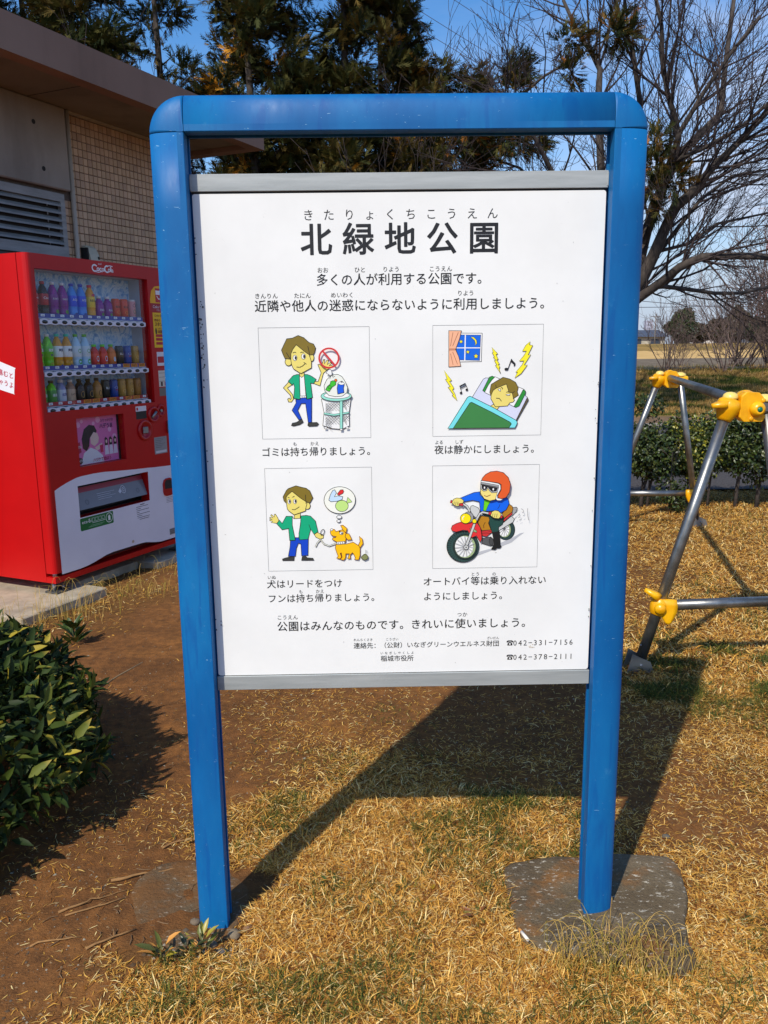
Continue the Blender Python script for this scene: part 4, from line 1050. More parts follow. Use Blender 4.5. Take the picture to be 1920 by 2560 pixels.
def script_logo(A, x, z, w, h, col):
    """flowing two-word script drawn with tapering strokes, box x..x+w, z..z+h"""
    f = lambda a, b: (x + a * w / 100, z + b * h / 50)
    def st(P, wd): A.line([f(*p) for p in P], wd * w / 100, col)
    def arc(cx, cy, rx, ry, a0, a1, wd, n=14): st([(cx + rx * math.cos(R(a0 + (a1 - a0) * k / n)), cy + ry * math.sin(R(a0 + (a1 - a0) * k / n))) for k in range(n + 1)], wd)
    arc(15, 26, 11, 17, 60, 300, 5.0); st([(17, 42), (24, 40), (22, 34)], 3); st([(20, 11), (30, 16), (34, 20)], 2.4)
    arc(30, 21, 5, 7.5, 0, 360, 3.2); arc(42, 21, 4.8, 7.5, 50, 310, 3.2); arc(52, 21, 4.4, 7, 0, 360, 3.0); st([(56.5, 29), (56.5, 16), (60, 15)], 3.0)
    st([(58, 25), (63, 27)], 3)
    arc(71, 27, 10.5, 17, 60, 300, 5.0); st([(73, 43), (84, 47), (98, 44)], 2.6); st([(76, 11), (82, 16)], 2.2)
    arc(80, 21, 4.0, 7.5, 0, 360, 3.0); st([(86, 14), (86, 36), (89, 40), (90, 34), (87.5, 16), (90, 14)], 2.6); arc(94, 20, 3.6, 6.5, 0, 360, 2.8); st([(98, 27), (97.5, 15), (100, 14)], 2.6)
    st([(14, 8), (30, 5), (45, 10), (50, 9)], 2.2)
def make_vm():
    root = thing('vending_machine', 'red and white drinks vending machine standing on a concrete slab by the building', 'vending machine')
    # cabinet: side panels, top, back; base beam
    mb = MB()
    mb.box((0, .075, VZ0), (.02, VD, VZ1), 0, vm); mb.box((VW - .02, .075, VZ0), (VW, VD, VZ1), 0, vm); mb.box((.02, .08, VZ1 - .02), (VW - .02, VD, VZ1 - .0005), 0, vm); mb.box((.02, VD - .02, VZ0), (VW - .02, VD - .001, VZ1 - .02), 0, vm)
    mb.box((.02, .16, VZ0 + .002), (VW - .02, VD - .02, VZ0 + .02), 0, vm)
    mb.obj('cabinet', M_RED, root)
    MB().box((.0, .0, VZ0), (VW, .074, VZ0 + .035), 0, vm).obj('base_beam', M_RED, root)
    MB().tube([vm(.03, .035, VZ0 + .03), vm(.03, .035, VZ0 + .062)], .014, 10).obj('hinge', M_ZINC, root)
    # door: rounded frame with window opening
    z0, z1 = VZ0 + .058, VZ1
    wu0, wu1, wz0, wz1 = .056, 1.012, 1.150, 1.968
    mb = MB()
    r_ = .03
    sec = [(.0, .070), (.0, r_)] + [(r_ - r_ * math.cos(R(a)), r_ - r_ * math.sin(R(a))) for a in (22, 45, 67, 90)] + [(wu0, 0), (wu0, .07)]
    n = len(sec)
    vs = [vm(a, b, z0) for a, b in sec] + [vm(a, b, z1) for a, b in sec]
    mb.add(vs, [(i, (i + 1) % n, n + (i + 1) % n, n + i) for i in range(n)] + [tuple(range(n)), tuple(range(n, 2 * n))])
    sec2 = [(VW - a, b) for a, b in sec[:6]] + [(wu1, 0), (wu1, .07)]
    vs = [vm(a, b, z0) for a, b in sec2] + [vm(a, b, z1) for a, b in sec2]
    mb.add(vs, [(i, (i + 1) % n, n + (i + 1) % n, n + i) for i in range(n)] + [tuple(range(n)), tuple(range(n, 2 * n))])
    mb.box((wu0, 0, wz1), (wu1, .07, z1), 0, vm)
    # lower door with openings for poster recess and dispenser
    P0, P1, PZ0, PZ1 = .275, .690, .795, 1.096       # poster
    D0, D1, DZ0, DZ1 = .238, .888, .482, .682        # dispenser
    for a, b in (((wu0, 0, PZ1), (wu1, .07, wz0)), ((wu0, 0, PZ0), (P0, .07, PZ1)), ((P1, 0, PZ0), (wu1, .07, PZ1)), ((wu0, 0, DZ1), (wu1, .07, PZ0)), ((wu0, 0, DZ0), (D0, .07, DZ1)), ((D1, 0, DZ0), (wu1, .07, DZ1)), ((wu0, 0, .24), (wu1, .07, DZ0))):
        mb.box(a, b, 0, vm)
    mb.obj('door', M_RED, root)
    MB().box((.056, .045, .172), (1.19, .068, .2395), 0, vm).obj('kick_panel', flat(s(60, 8, 12), .6), root)
    # window: cavity, glass
    mc = MB(); mc.box((wu0, .16, wz0), (wu1, .165, wz1), 0, vm)
    m_ice = newmat('ice_print', s(130, 175, 215), .5); t = NT(m_ice)  # printed pale blue ice pattern, plain surface colour without emission
    vo = t.n('ShaderNodeTexVoronoi', feature='SMOOTH_F1'); vo.inputs['Scale'].default_value = 14; tc = t.n('ShaderNodeTexCoord'); t.l(tc.outputs['Object'], vo.inputs['Vector'])
    nn = t.noise(9, 5, .7, dist=2.5)
    cc = t.ramp(nn, [(.32, s(60, 120, 200)), (.45, s(140, 190, 232)), (.55, s(214, 232, 244)), (.68, s(110, 164, 220))])
    t.l(cc, t.b.inputs['Base Color'])
    mc.obj('backdrop', m_ice, root, label='pale blue ice patterned backdrop behind the drinks')
    cv = MB(); cv.box((wu0, .071, wz0), (wu0 + .003, .16, wz1), 0, vm).box((wu1 - .003, .071, wz0), (wu1, .16, wz1), 0, vm).box((wu0 + .003, .071, wz1 - .003), (wu1 - .003, .16, wz1), 0, vm).box((wu0 + .003, .071, wz0), (wu1 - .003, .16, wz0 + .003), 0, vm)
    cv.obj('showcase_lining', flat(s(176, 180, 190), .5), root)
    MB().box((wu0, .022, wz0), (wu1, .025, wz1), 0, vm).obj('window_pane', M_GLASS, root)
    # three shelves
    blu, red_, org = s(34, 56, 150), s(178, 34, 44), s(240, 140, 30)
    for row, (zc, tags) in enumerate(((1.682, 'b' * 12), (1.380, 'b' * 9 + 'ooo'), (1.168, 'rrrroororoorr'[:12]))):
        sh = MB().box((.066, .028, zc + .008), (.976, .15, zc + .012), 0, vm).obj('shelf', flat(s(210, 212, 218), .4), root)
        MB().box((.068, .027, zc + .012), (.972, .031, zc + .037), 0, vm).obj('price_rail', flat(blu if row < 2 else red_, .4), sh)
        mbp = MB(); mbt = MB()
        for k in range(12):
            u = .078 + .075 * k
            if tags[k] == 'o':
                mbp.box((u, .0258, zc + .013), (u + .062, .0268, zc + .036), 1, vm); text_line(mbt, '100円' if row == 1 else '120円', u + .031, zc + .018, .020, lambda a, b, d: vm(a, .0256, b), .01, align='C')
            else:
                mbp.box((u + .02, .0258, zc + .020), (u + .05, .0268, zc + .034), 0, vm); text_line(mbt, '¥' + random.choice(['160', '150', '130', '140']), u + .035, zc + .023, .009, lambda a, b, d: vm(a, .0256, b), 0, align='C')
        mbp.obj('price_tags', [flat(WHITE, .5), flat(org, .5)], sh); mbt.obj('price_print', flat(s(60, 20, 20), .5), sh, fix=False)
        # scalloped white button rail
        pts = []
        for k in range(12):
            for j in range(8):
                a = k + j / 8; u = .068 + .0757 * a
                pts.append((u, zc + .004 + .0025 * math.cos((j / 8 - .5) * 2 * math.pi)))
        top = pts + [(.976, zc)]; bot = [(p[0], zc - .026 - (p[1] - zc - .004)) for p in top]
        MB().prism(top + bot[::-1], vm, .006, .026).obj('button_rail', flat(s(222, 220, 230), .3), sh)
        for k in range(12):
            u = .068 + .0757 * (k + .5)
            ff = lambda x, y, z_, u=u, zc=zc: vm(u + x * 1.0, .006 - z_, zc - .0115 + y * .5)
            MB().lathe([(.0215, 0), (.0215, .0012), (.017, .003), (0, .0034)], 16, 0, ff).obj('button', flat(s(38, 40, 40), .25), sh)
    # logo and small script above the window
    A = Art(lambda x, y: (x, y), fpl, step=.00008)
    script_logo(A, .505, 1.975, .190, .056, s(240, 234, 234))
    lg = A.obj('logo', root)
    mb = MB(); text_line(mb, 'eco/', .565, 2.0275, .017, fpl, .01); mb.obj('lettering', flat(s(236, 230, 230), .5), root, fix=False)
    # white lower skin with curved top and wavy bottom
    top = [(.055, .683), (.10, .700), (.16, .718), (.22, .732), (.275, .739), (.38, .741), (.48, .738), (.58, .729), (.75, .716), (.95, .703), (1.135, .693), (1.225, .690)]
    bot = [(1.225, .166), (1.129, .166), (.975, .168), (.90, .180), (.82, .198), (.783, .201), (.633, .203), (.50, .204), (.44, .199), (.38, .188), (.331, .178), (.27, .169), (.209, .165), (.055, .166)]
    # two pieces around the dispenser: build as strips (left, below, right, above)
    def skin(poly): return poly
    mb = MB(); e = .0012
    lo = [p for p in bot]
    mb.prism([(.055, DZ0)] + [(D0, DZ0), (D1, DZ0), (1.225, DZ0)] + lo, vm, -e, -.0001)
    tl = [p for p in top if p[0] <= D0] + [(D0, .735)]
    mb.prism([(.055, DZ0)] + [p for p in tl] + [(D0, DZ0)], vm, -e, -.0001)
    tr_ = [(D1, .708)] + [p for p in top if p[0] > D1]
    mb.prism([(D1, DZ0)] + tr_ + [(1.225, DZ0)], vm, -e, -.0001)
    mid = [(D0, .735)] + [p for p in top if D0 < p[0] < D1] + [(D1, .708)]
    mb.prism([(D0, DZ1)] + mid + [(D1, DZ1)], vm, -e, -.0001)
    mb.obj('white_skin', M_VWHITE, root)
    # dispenser: recess and flap
    dm = flat(s(34, 30, 30), .6)
    mb = MB(); mb.box((D0, .12, DZ0), (D1, .124, DZ1), 0, vm); mb.box((D0, .0715, DZ1 - .003), (D1, .12, DZ1), 0, vm); mb.box((D0, .0715, DZ0), (D1, .12, DZ0 + .003), 0, vm); mb.box((D0, .0715, DZ0 + .003), (D0 + .003, .12, DZ1 - .003), 0, vm); mb.box((D1 - .003, .0715, DZ0 + .003), (D1, .12, DZ1 - .003), 0, vm)
    disp = mb.obj('dispenser', dm, root)
    mb = MB(); mb.add([vm(D0 + .008, .055, .66), vm(D1 - .008, .055, .66), vm(D1 - .008, .010, .525), vm(D0 + .008, .010, .525), vm(D0 + .008, .059, .66), vm(D1 - .008, .059, .66), vm(D1 - .008, .014, .525), vm(D0 + .008, .014, .525)], [(0, 1, 2, 3), (7, 6, 5, 4), (0, 4, 5, 1), (1, 5, 6, 2), (2, 6, 7, 3), (3, 7, 4, 0)])
    mb.obj('flap', flat(s(118, 118, 124), .25), disp)
    def fl(u, z, d): k = (z - .525) / (.66 - .525); return vm(u, .010 + .045 * k - d, z)
    A = Art(lambda x, y: (x, y), fl, step=.0001)
    A.poly([(D0 + .008, .628), (D1 - .008, .628), (D1 - .008, .659), (D0 + .008, .659)], s(150, 40, 60))
    A.line(ellipse(.67, .592, .020, .024, 20), .003, s(215, 215, 220), closed=True); A.line(ellipse(.67, .592, .008, .012, 12), .003, s(215, 215, 220), closed=True)
    A.poly([(.622, .585), (.645, .605), (.648, .58), (.632, .57)], s(210, 210, 215))
    for k in range(4): A.line([(.43, .600 - k * .012), (.59 - (k % 2) * .04, .600 - k * .012)], .002, s(190, 190, 196))
    for u in (.33, .80): A.line(ellipse(u, .565, .013, .014, 14), .003, s(70, 70, 74), closed=True)
    A.obj('flap_print', disp)
    # green eco sticker
    A = Art(lambda x, y: (x, y), fpl, step=.0001, base=.0016)
    A.poly([(.240, .396), (.518, .396), (.524, .402), (.524, .470), (.518, .476), (.240, .476), (.234, .470), (.234, .402)], s(0, 112, 50))
    A.line(ellipse(.487, .438, .030, .030, 24), .004, s(235, 240, 235), closed=True); A.poly([(.478, .42), (.496, .42), (.498, .445), (.487, .458), (.476, .445)], s(235, 240, 235))
    for k in range(4): A.line([(.335 + .029 * k, .440), (.335 + .029 * k, .462), (.357 + .029 * k, .462), (.357 + .029 * k, .440)], .002, s(220, 235, 220), closed=True)
    A.line([(.335, .432), (.450, .432)], .003, s(220, 235, 220)); A.line([(.30, .410), (.42, .410)], .002, s(160, 210, 170)); A.line([(.32, .418), (.44, .418)], .002, s(160, 210, 170))
    A.obj('eco_sticker', root)
    mb = MB(); text_line(mb, 'ecoる/', .246, .440, .030, fpl, .02, d=.0032); mb.obj('lettering', flat(s(235, 240, 235), .5), root, fix=False)
    # poster recess
    MB().box((P0, .045, PZ0), (P1, .05, PZ1), 0, vm).obj('poster_recess', dm, root)
    A = Art(lambda x, y: (x, y), lambda u, z, d: vm(u, .0445 - d, z), step=.0001)
    pk = s(232, 120, 180)
    A.poly([(P0 + .002, PZ0 + .002), (P1 - .022, PZ0 + .002), (P1 - .022, PZ1 - .002), (P0 + .002, PZ1 - .002)], pk)
    for (x, z, r_) in ((.33, 1.05, .018), (.36, 1.07, .012), (.50, 1.07, .02), (.60, 1.0, .016), (.64, .95, .02), (.30, .98, .012), (.46, 1.05, .012)): A.poly(ellipse(x, z, r_, r_, 14), s(244, 176, 214))
    # generic figure: dark bobbed hair, pale face in profile, white sleeves, pink drink
    A.poly([(.355, .90), (.350, .96), (.375, 1.02), (.42, 1.045), (.465, 1.035), (.485, 1.0), (.470, .98), (.45, .99), (.42, .96), (.41, .91), (.385, .88)], s(48, 30, 40))
    A.poly([(.425, .965), (.455, .995), (.487, .985), (.498, .955), (.490, .925), (.455, .905), (.425, .925)], s(240, 206, 192))
    A.poly([(.33, .80), (.36, .87), (.42, .90), (.47, .88), (.52, .84), (.53, .80)], s(238, 232, 236))
    A.poly([(.455, .895), (.52, .92), (.53, .90), (.48, .875)], s(240, 206, 192)); A.poly([(.50, .905), (.53, .91), (.53, .86), (.505, .86)], s(210, 40, 90))
    for k, x in enumerate((.56, .60, .64)):
        A.poly([(x - .014, .90), (x - .012, .945), (x, .955), (x + .014, .94), (x + .014, .90)], s(60, 34, 40)); A.poly(ellipse(x + .002, .925, .008, .012, 12), s(240, 206, 192)); A.poly([(x - .018, .84), (x - .012, .90), (x + .014, .90), (x + .02, .84)], s(236, 220, 232))
    A.poly([(.29, .93), (.33, .945), (.34, .88), (.30, .865)], s(190, 20, 80)); A.poly(ellipse(.313, .825, .034, .022, 18), s(60, 20, 50))
    A.obj('poster', root, label='pink drinks poster with figures behind the small window')
    mb = MB(); pp = lambda u, z, d: vm(u, .040 - d, z)
    text_line(mb, 'FANTA', .285, .818, .022, pp, .02, d=.001, sx=.8); text_line(mb, 'FANTA', .285, .905, .022, pp, .02, d=.001, sx=.7); mb.obj('lettering', flat(s(240, 240, 240), .5), root, fix=False)
    mb = MB(); text_line(mb, 'ふりっかけの', .515, 1.055, .022, pp, .01, d=.001, sx=.9); text_line(mb, 'ハデうま', .505, 1.015, .034, pp, .02, d=.001, sx=.9); mb.obj('lettering', flat(s(50, 30, 90), .5), root, fix=False)
    mb = MB(); text_line(mb, 'ハジケて遊ぼう', .43, .808, .026, pp, .02, d=.001, sx=.9); mb.obj('lettering', flat(s(190, 20, 90), .5), root, fix=False)
    MB().box((P0, .006, PZ0), (P1, .009, PZ1), 0, vm).obj('poster_pane', M_GLASS, root)
    # right column: stickers
    A = Art(lambda x, y: (x, y), fpl, step=.0001)
    YE = s(246, 178, 0)
    A.poly([(1.03, 1.815), (1.03, 1.84), (1.045, 1.895), (1.08, 1.925), (1.13, 1.932), (1.18, 1.925), (1.21, 1.89), (1.218, 1.84), (1.218, 1.815)], YE)
    A.poly([(1.085, 1.822), (1.165, 1.822), (1.165, 1.915), (1.085, 1.915)], s(190, 30, 40)); A.poly([(1.09, 1.872), (1.16, 1.872), (1.16, 1.900), (1.09, 1.900)], s(240, 236, 236))
    A.line([(1.10, 1.865), (1.115, 1.845), (1.135, 1.845), (1.15, 1.865)], .006, s(240, 236, 236))
    A.obj('sticker', root)
    A = Art(lambda x, y: (x, y), fpl, step=.0001)
    A.poly([(1.035, 1.758), (1.218, 1.758), (1.218, 1.8145), (1.035, 1.8145)], s(170, 20, 34))
    A.obj('sticker', root)
    A = Art(lambda x, y: (x, y), fpl, step=.0001)
    A.poly([(1.046, 1.519), (1.216, 1.519), (1.216, 1.753), (1.046, 1.753)], s(250, 196, 10))
    for z in (1.590, 1.565, 1.538): A.poly([(1.065, z), (1.200, z), (1.200, z + .018), (1.065, z + .018)], s(190, 24, 40))
    A.poly([(1.064, 1.61), (1.078, 1.61), (1.080, 1.635), (1.074, 1.652), (1.068, 1.652), (1.062, 1.635)], BLACK)
    A.obj('sticker', root)
    A = Art(lambda x, y: (x, y), fpl, step=.0001)
    A.poly([(1.062, 1.395), (1.21, 1.395), (1.21, 1.489), (1.062, 1.489)], s(230, 226, 228)); A.poly([(1.068, 1.415), (1.204, 1.415), (1.204, 1.458), (1.068, 1.458)], s(190, 24, 40))
    A.obj('sticker', root)
    A = Art(lambda x, y: (x, y), fpl, step=.0001)
    A.poly([(1.066, 1.251), (1.208, 1.251), (1.208, 1.379), (1.066, 1.379)], s(222, 214, 196)); A.poly([(1.066, 1.362), (1.208, 1.362), (1.208, 1.379), (1.066, 1.379)], s(190, 24, 40))
    for k in range(3): A.line([(1.07, 1.345 - k * .028), (1.204, 1.345 - k * .028)], .0025, s(120, 100, 90))
    for k, cc_ in enumerate((s(70, 40, 40), s(190, 40, 60), s(80, 60, 50))): A.poly([(1.085 + k * .04, 1.256), (1.105 + k * .04, 1.256), (1.105 + k * .04, 1.285), (1.085 + k * .04, 1.285)], cc_)
    A.obj('sticker', root)
    A = Art(lambda x, y: (x, y), fpl, step=.0001)
    A.poly([(1.065, 1.187), (1.208, 1.187), (1.208, 1.245), (1.065, 1.245)], s(120, 112, 104))
    A.obj('sticker', root)
    A = Art(lambda x, y: (x, y), fpl, step=.0001)
    A.poly([(.811, 1.098), (.916, 1.098), (.916, 1.132), (.811, 1.132)], s(232, 226, 228)); A.poly([(.818, 1.105), (.835, 1.105), (.835, 1.124), (.818, 1.124)], s(200, 30, 40))
    A.obj('sticker', root)
    A = Art(lambda x, y: (x, y), fpl, step=.0001)
    A.poly([(.811, 1.046), (.916, 1.046), (.916, 1.0975), (.811, 1.0975)], s(26, 22, 26))
    A.obj('sticker', root)
    A = Art(lambda x, y: (x, y), fpl, step=.0001)
    A.poly([(.975, .789), (1.108, .789), (1.108, .907), (.975, .907)], s(150, 148, 148))
    for k in range(6): A.line([(.985, .895 - .012 * k), (1.09 - .02 * (k % 3), .895 - .012 * k)], .002, s(80, 78, 78))
    A.poly([(.985, .796), (1.10, .796), (1.10, .812), (.985, .812)], s(214, 212, 212))
    A.obj('sticker', root)
    A = Art(lambda x, y: (x, y), fpl, step=.0001, base=.0016)
    for k, (a, b) in enumerate(((.785, .83), (.745, .865), (.745, .79), (.747, .872), (.745, .775), (.75, .878), (.748, .80), (.752, .875), (.77, .868))): A.line([(a, .468 - k * .0125), (b, .468 - k * .0125)], .0032 if k != 0 else .006, s(60, 58, 62))
    A.poly([(1.074, .195), (1.16, .195), (1.16, .238), (1.074, .238)], s(130, 128, 126))
    for k in range(3): A.line([(1.08, .23 - k * .012), (1.15, .23 - k * .012)], .002, s(70, 70, 70))
    for k in range(4): A.line([(1.06, .468 - k * .011), (1.13, .468 - k * .011)], .002, s(80, 76, 80))
    A.poly(ellipse(.69, .232, .012, .010, 9), s(196, 176, 150))
    A.obj('notice_print', root)
    mb = MB(); text_line(mb, 'Coke ON', 1.05, 1.783, .026, fpl, .01, d=.003); text_line(mb, 'アプリ', 1.085, 1.763, .014, fpl, .01, d=.003); mb.obj('lettering', flat(s(236, 226, 228), .5), root, fix=False)
    mb = MB(); text_line(mb, 'Coke ON', 1.062, 1.727, .020, fpl, .01, d=.003); text_line(mb, '貯めろ', 1.058, 1.695, .020, fpl, .02, d=.003); text_line(mb, 'スタンプ', 1.058, 1.664, .030, fpl, .02, d=.003, sx=.9); text_line(mb, 'たまると', 1.085, 1.642, .014, fpl, .01, d=.003); text_line(mb, '1本無料', 1.085, 1.616, .026, fpl, .02, d=.003, sx=.8); mb.obj('lettering', flat(s(130, 20, 26), .5), root, fix=False)
    # coin unit, bill slot, lever
    def ring(cu, cz, ru, rz, d, name, mat, h=.012):
        ff = lambda x, y, z_: vm(cu + x, -z_, cz + y * rz / ru)
        return MB().lathe([(ru, 0), (ru * .98, h * .7), (ru * .9, h), (ru * .72, h), (ru * .66, h * .5), (ru * .62, .001), (0, .0006)], 24, 0, ff).obj(name, mat, root)
    MR = flat(s(176, 18, 24), .3)
    ring(.886, .967, .070, .072, 0, 'coin_surround', MR); ring(.985, 1.066, .060, .055, 0, 'bill_surround', MR); ring(1.063, 1.088, .038, .042, 0, 'lever_surround', MR)
    MB().bbox((.865, -.010, .945), (.915, .001, .990), .003, 0, vm).obj('coin_slot', M_ZINC, root)
    MB().tube([vm(.965, -.006, 1.045), vm(1.005, -.012, 1.085)], .009, 8).obj('bill_lever', M_ZINC, root)
    MB().tube([vm(1.06, -.004, 1.088), vm(1.06, -.014, 1.088)], .010, 10).obj('lock', M_ZINC, root)
    MB().bbox((1.118, -.03, .925), (1.145, .001, 1.01), .006, 0, vm).obj('handle', M_ZINC, root)
    cr = MB(); pts = [(1.032, .515), (1.040, .492), (1.060, .482), (1.112, .482), (1.132, .492), (1.140, .515), (1.140, .572), (1.128, .598), (1.105, .608), (1.067, .608), (1.044, .598), (1.032, .572)]
    cr.prism(pts, vm, -.010, -.0013); crb = cr.obj('coin_return', MR, root)
    MB().prism([(1.046, .535), (1.126, .530), (1.126, .575), (1.112, .595), (1.06, .597), (1.046, .578)], vm, -.0115, -.0101).obj('coin_return_cup', dm, crb)
    # notice on the side panel
    spl = lambda a, z, d: vm(-d, .005 + a, z)     # a: distance back along the side
    A = Art(lambda x, y: (x, y), spl, step=.0001)
    q = [(.150, 1.418), (.155, 1.335), (.165, 1.295), (.48, 1.30), (.48, 1.47), (.30, 1.465)]
    A.poly([(.152, 1.408), (.160, 1.402), (.185, 1.262), (.180, 1.256), (.50, 1.33), (.50, 1.48), (.30, 1.455)], s(232, 230, 234))
    A.obj('side_notice', root)
    mb = MB()
    def tl_(a, z, d):      # text runs from back to front, tilted with the card
        return vm(-d, .075 + (.40 - a), z)
    text_line(mb, 'が進むと', .332, 1.352, .046, lambda a, z, d: tl_(a, z - (a - .33) * .30 + .02, d), .01, align='R', d=.001) if False else None
    for i, ch in enumerate('が進むと'): text_cells(mb, ch, .150 + .042 * i, 0, 1.395 - .010 * i, .040, tl_, .015, d=.001)
    for i, ch in enumerate('ちゃうよ!'): text_cells(mb, ch, .150 + .040 * i, 0, 1.340 - .010 * i, .038, tl_, .015, d=.001)
    mb.obj('lettering', flat(s(190, 20, 60), .5), root, fix=False)
    # adjustable feet
    for u, d in ((.03, .05), (VW - .05, .05), (.03, VD - .05), (VW - .05, VD - .05)):
        ft = MB().tube([vm(u, d, .055), vm(u, d, VZ0)], .011, 10).obj('foot', M_ZINC, root)
        MB().bbox((u - .03, d - .05, .052), (u + .10, d + .05, .064), .003, 0, vm).obj('foot_plate', flat(s(86, 88, 90), .5, .6), ft)
        MB().tube([vm(u + .06, d - .01, .064), vm(u + .06, d - .01, .085)], .009, 8).obj('bolt', M_ZINC, ft)
    setloc(root, vm(VW / 2, VD / 2, .052))
WHITE = s(236, 236, 238)
make_vm()

# slab under the machine: two big paving blocks
mslab = speck('slab_concrete', s(150, 138, 118), s(186, 172, 146), 8, .9, None, .3, 90)
SLABS = [((-.42, -.17, .0), (.24, .95, .052)), ((.25, .10, .0), (.84, .95, .047)), ((.85, -.06, 0), (1.50, .95, .047))]
for i, (a, b) in enumerate(SLABS):
    MB().bbox((a[0], a[1], -.05), b, .006, 0, vm).obj('concrete_slab', mslab, label=['front concrete slab under the near foot of the vending machine', 'middle concrete slab under the front edge of the vending machine', 'far concrete slab under the right end of the vending machine'][i], category='slab')

# ---------------------------------------------------------------- drinks on show
def make_drink(kind, u, z, c_body, c_label, c_cap, label, txt=None, txtc=None, art=None):
    root = thing('drink_can' if kind == 'can' else 'drink_bottle', label, 'can' if kind == 'can' else 'bottle', 'drinks shown in the vending machine')
    o = Vector(vm(u, .085, z))
    fr = lambda x, y, z_: tuple(o + VU * x + VN * y + Vector((0, 0, z_)))
    if kind == 'tall': r, h = .031, .212; prof = [(.026, 0), (r, .006), (r, .05), (r * .95, .056), (r, .062), (r, .135), (r * .93, .150), (r * .6, .180), (.012, .190), (.012, .196)]; lz0, lz1 = .075, .140; capz = .196; capr = .0145
    elif kind == 'small': r, h = .030, .150; prof = [(.025, 0), (r, .006), (r, .095), (r * .8, .115), (.013, .128), (.013, .134)]; lz0, lz1 = .015, .092; capz = .134; capr = .0155
    else: r, h = .0265, .118; prof = [(r * .88, 0), (r, .006), (r, .108), (r * .9, .116), (r * .85, .118)]; lz0, lz1 = .008, .106; capz = None
    MB().lathe(prof, 14, 0, fr).obj('can_body' if kind == 'can' else 'bottle_body', flat(c_body, .25), root)
    MB().lathe([(r + .0004, lz0), (r + .0008, lz0 + .001), (r + .0008, lz1 - .001), (r + .0004, lz1)], 14, 0, fr).obj('label_band', flat(c_label, .35), root)
    if capz: MB().lathe([(capr, capz), (capr, capz + .014), (capr * .85, capz + .016), (0, capz + .016)], 12, 0, fr).obj('cap', flat(c_cap, .4), root)
    else: MB().lathe([(r * .84, .118), (r * .80, .1165), (0, .1165)], 12, 0, fr).obj('lid', M_ZINC, root)
    # print wrapped on the band
    def wrap(a, zz, d): th = a / (r + .001); rr = r + .0014 + d; return fr(rr * math.sin(th), rr * math.cos(th), zz)
    if txt:
        mb = MB(); text_line(mb, txt, 0, (lz0 + lz1) / 2 + .002, .019 if len(txt) <= 4 else .014, wrap, .02, align='C', sx=.9); mb.obj('label_print', flat(txtc or WHITE, .5), root, fix=False)
    if art:
        A = Art(lambda x, y: (x, y), wrap, step=.00003, base=.0002)
        for (x, zz, rx, rz, c) in art: A.poly(ellipse(x, zz, rx, rz, 10), c)
        A.obj('label_art', root)
    setloc(root, tuple(o))
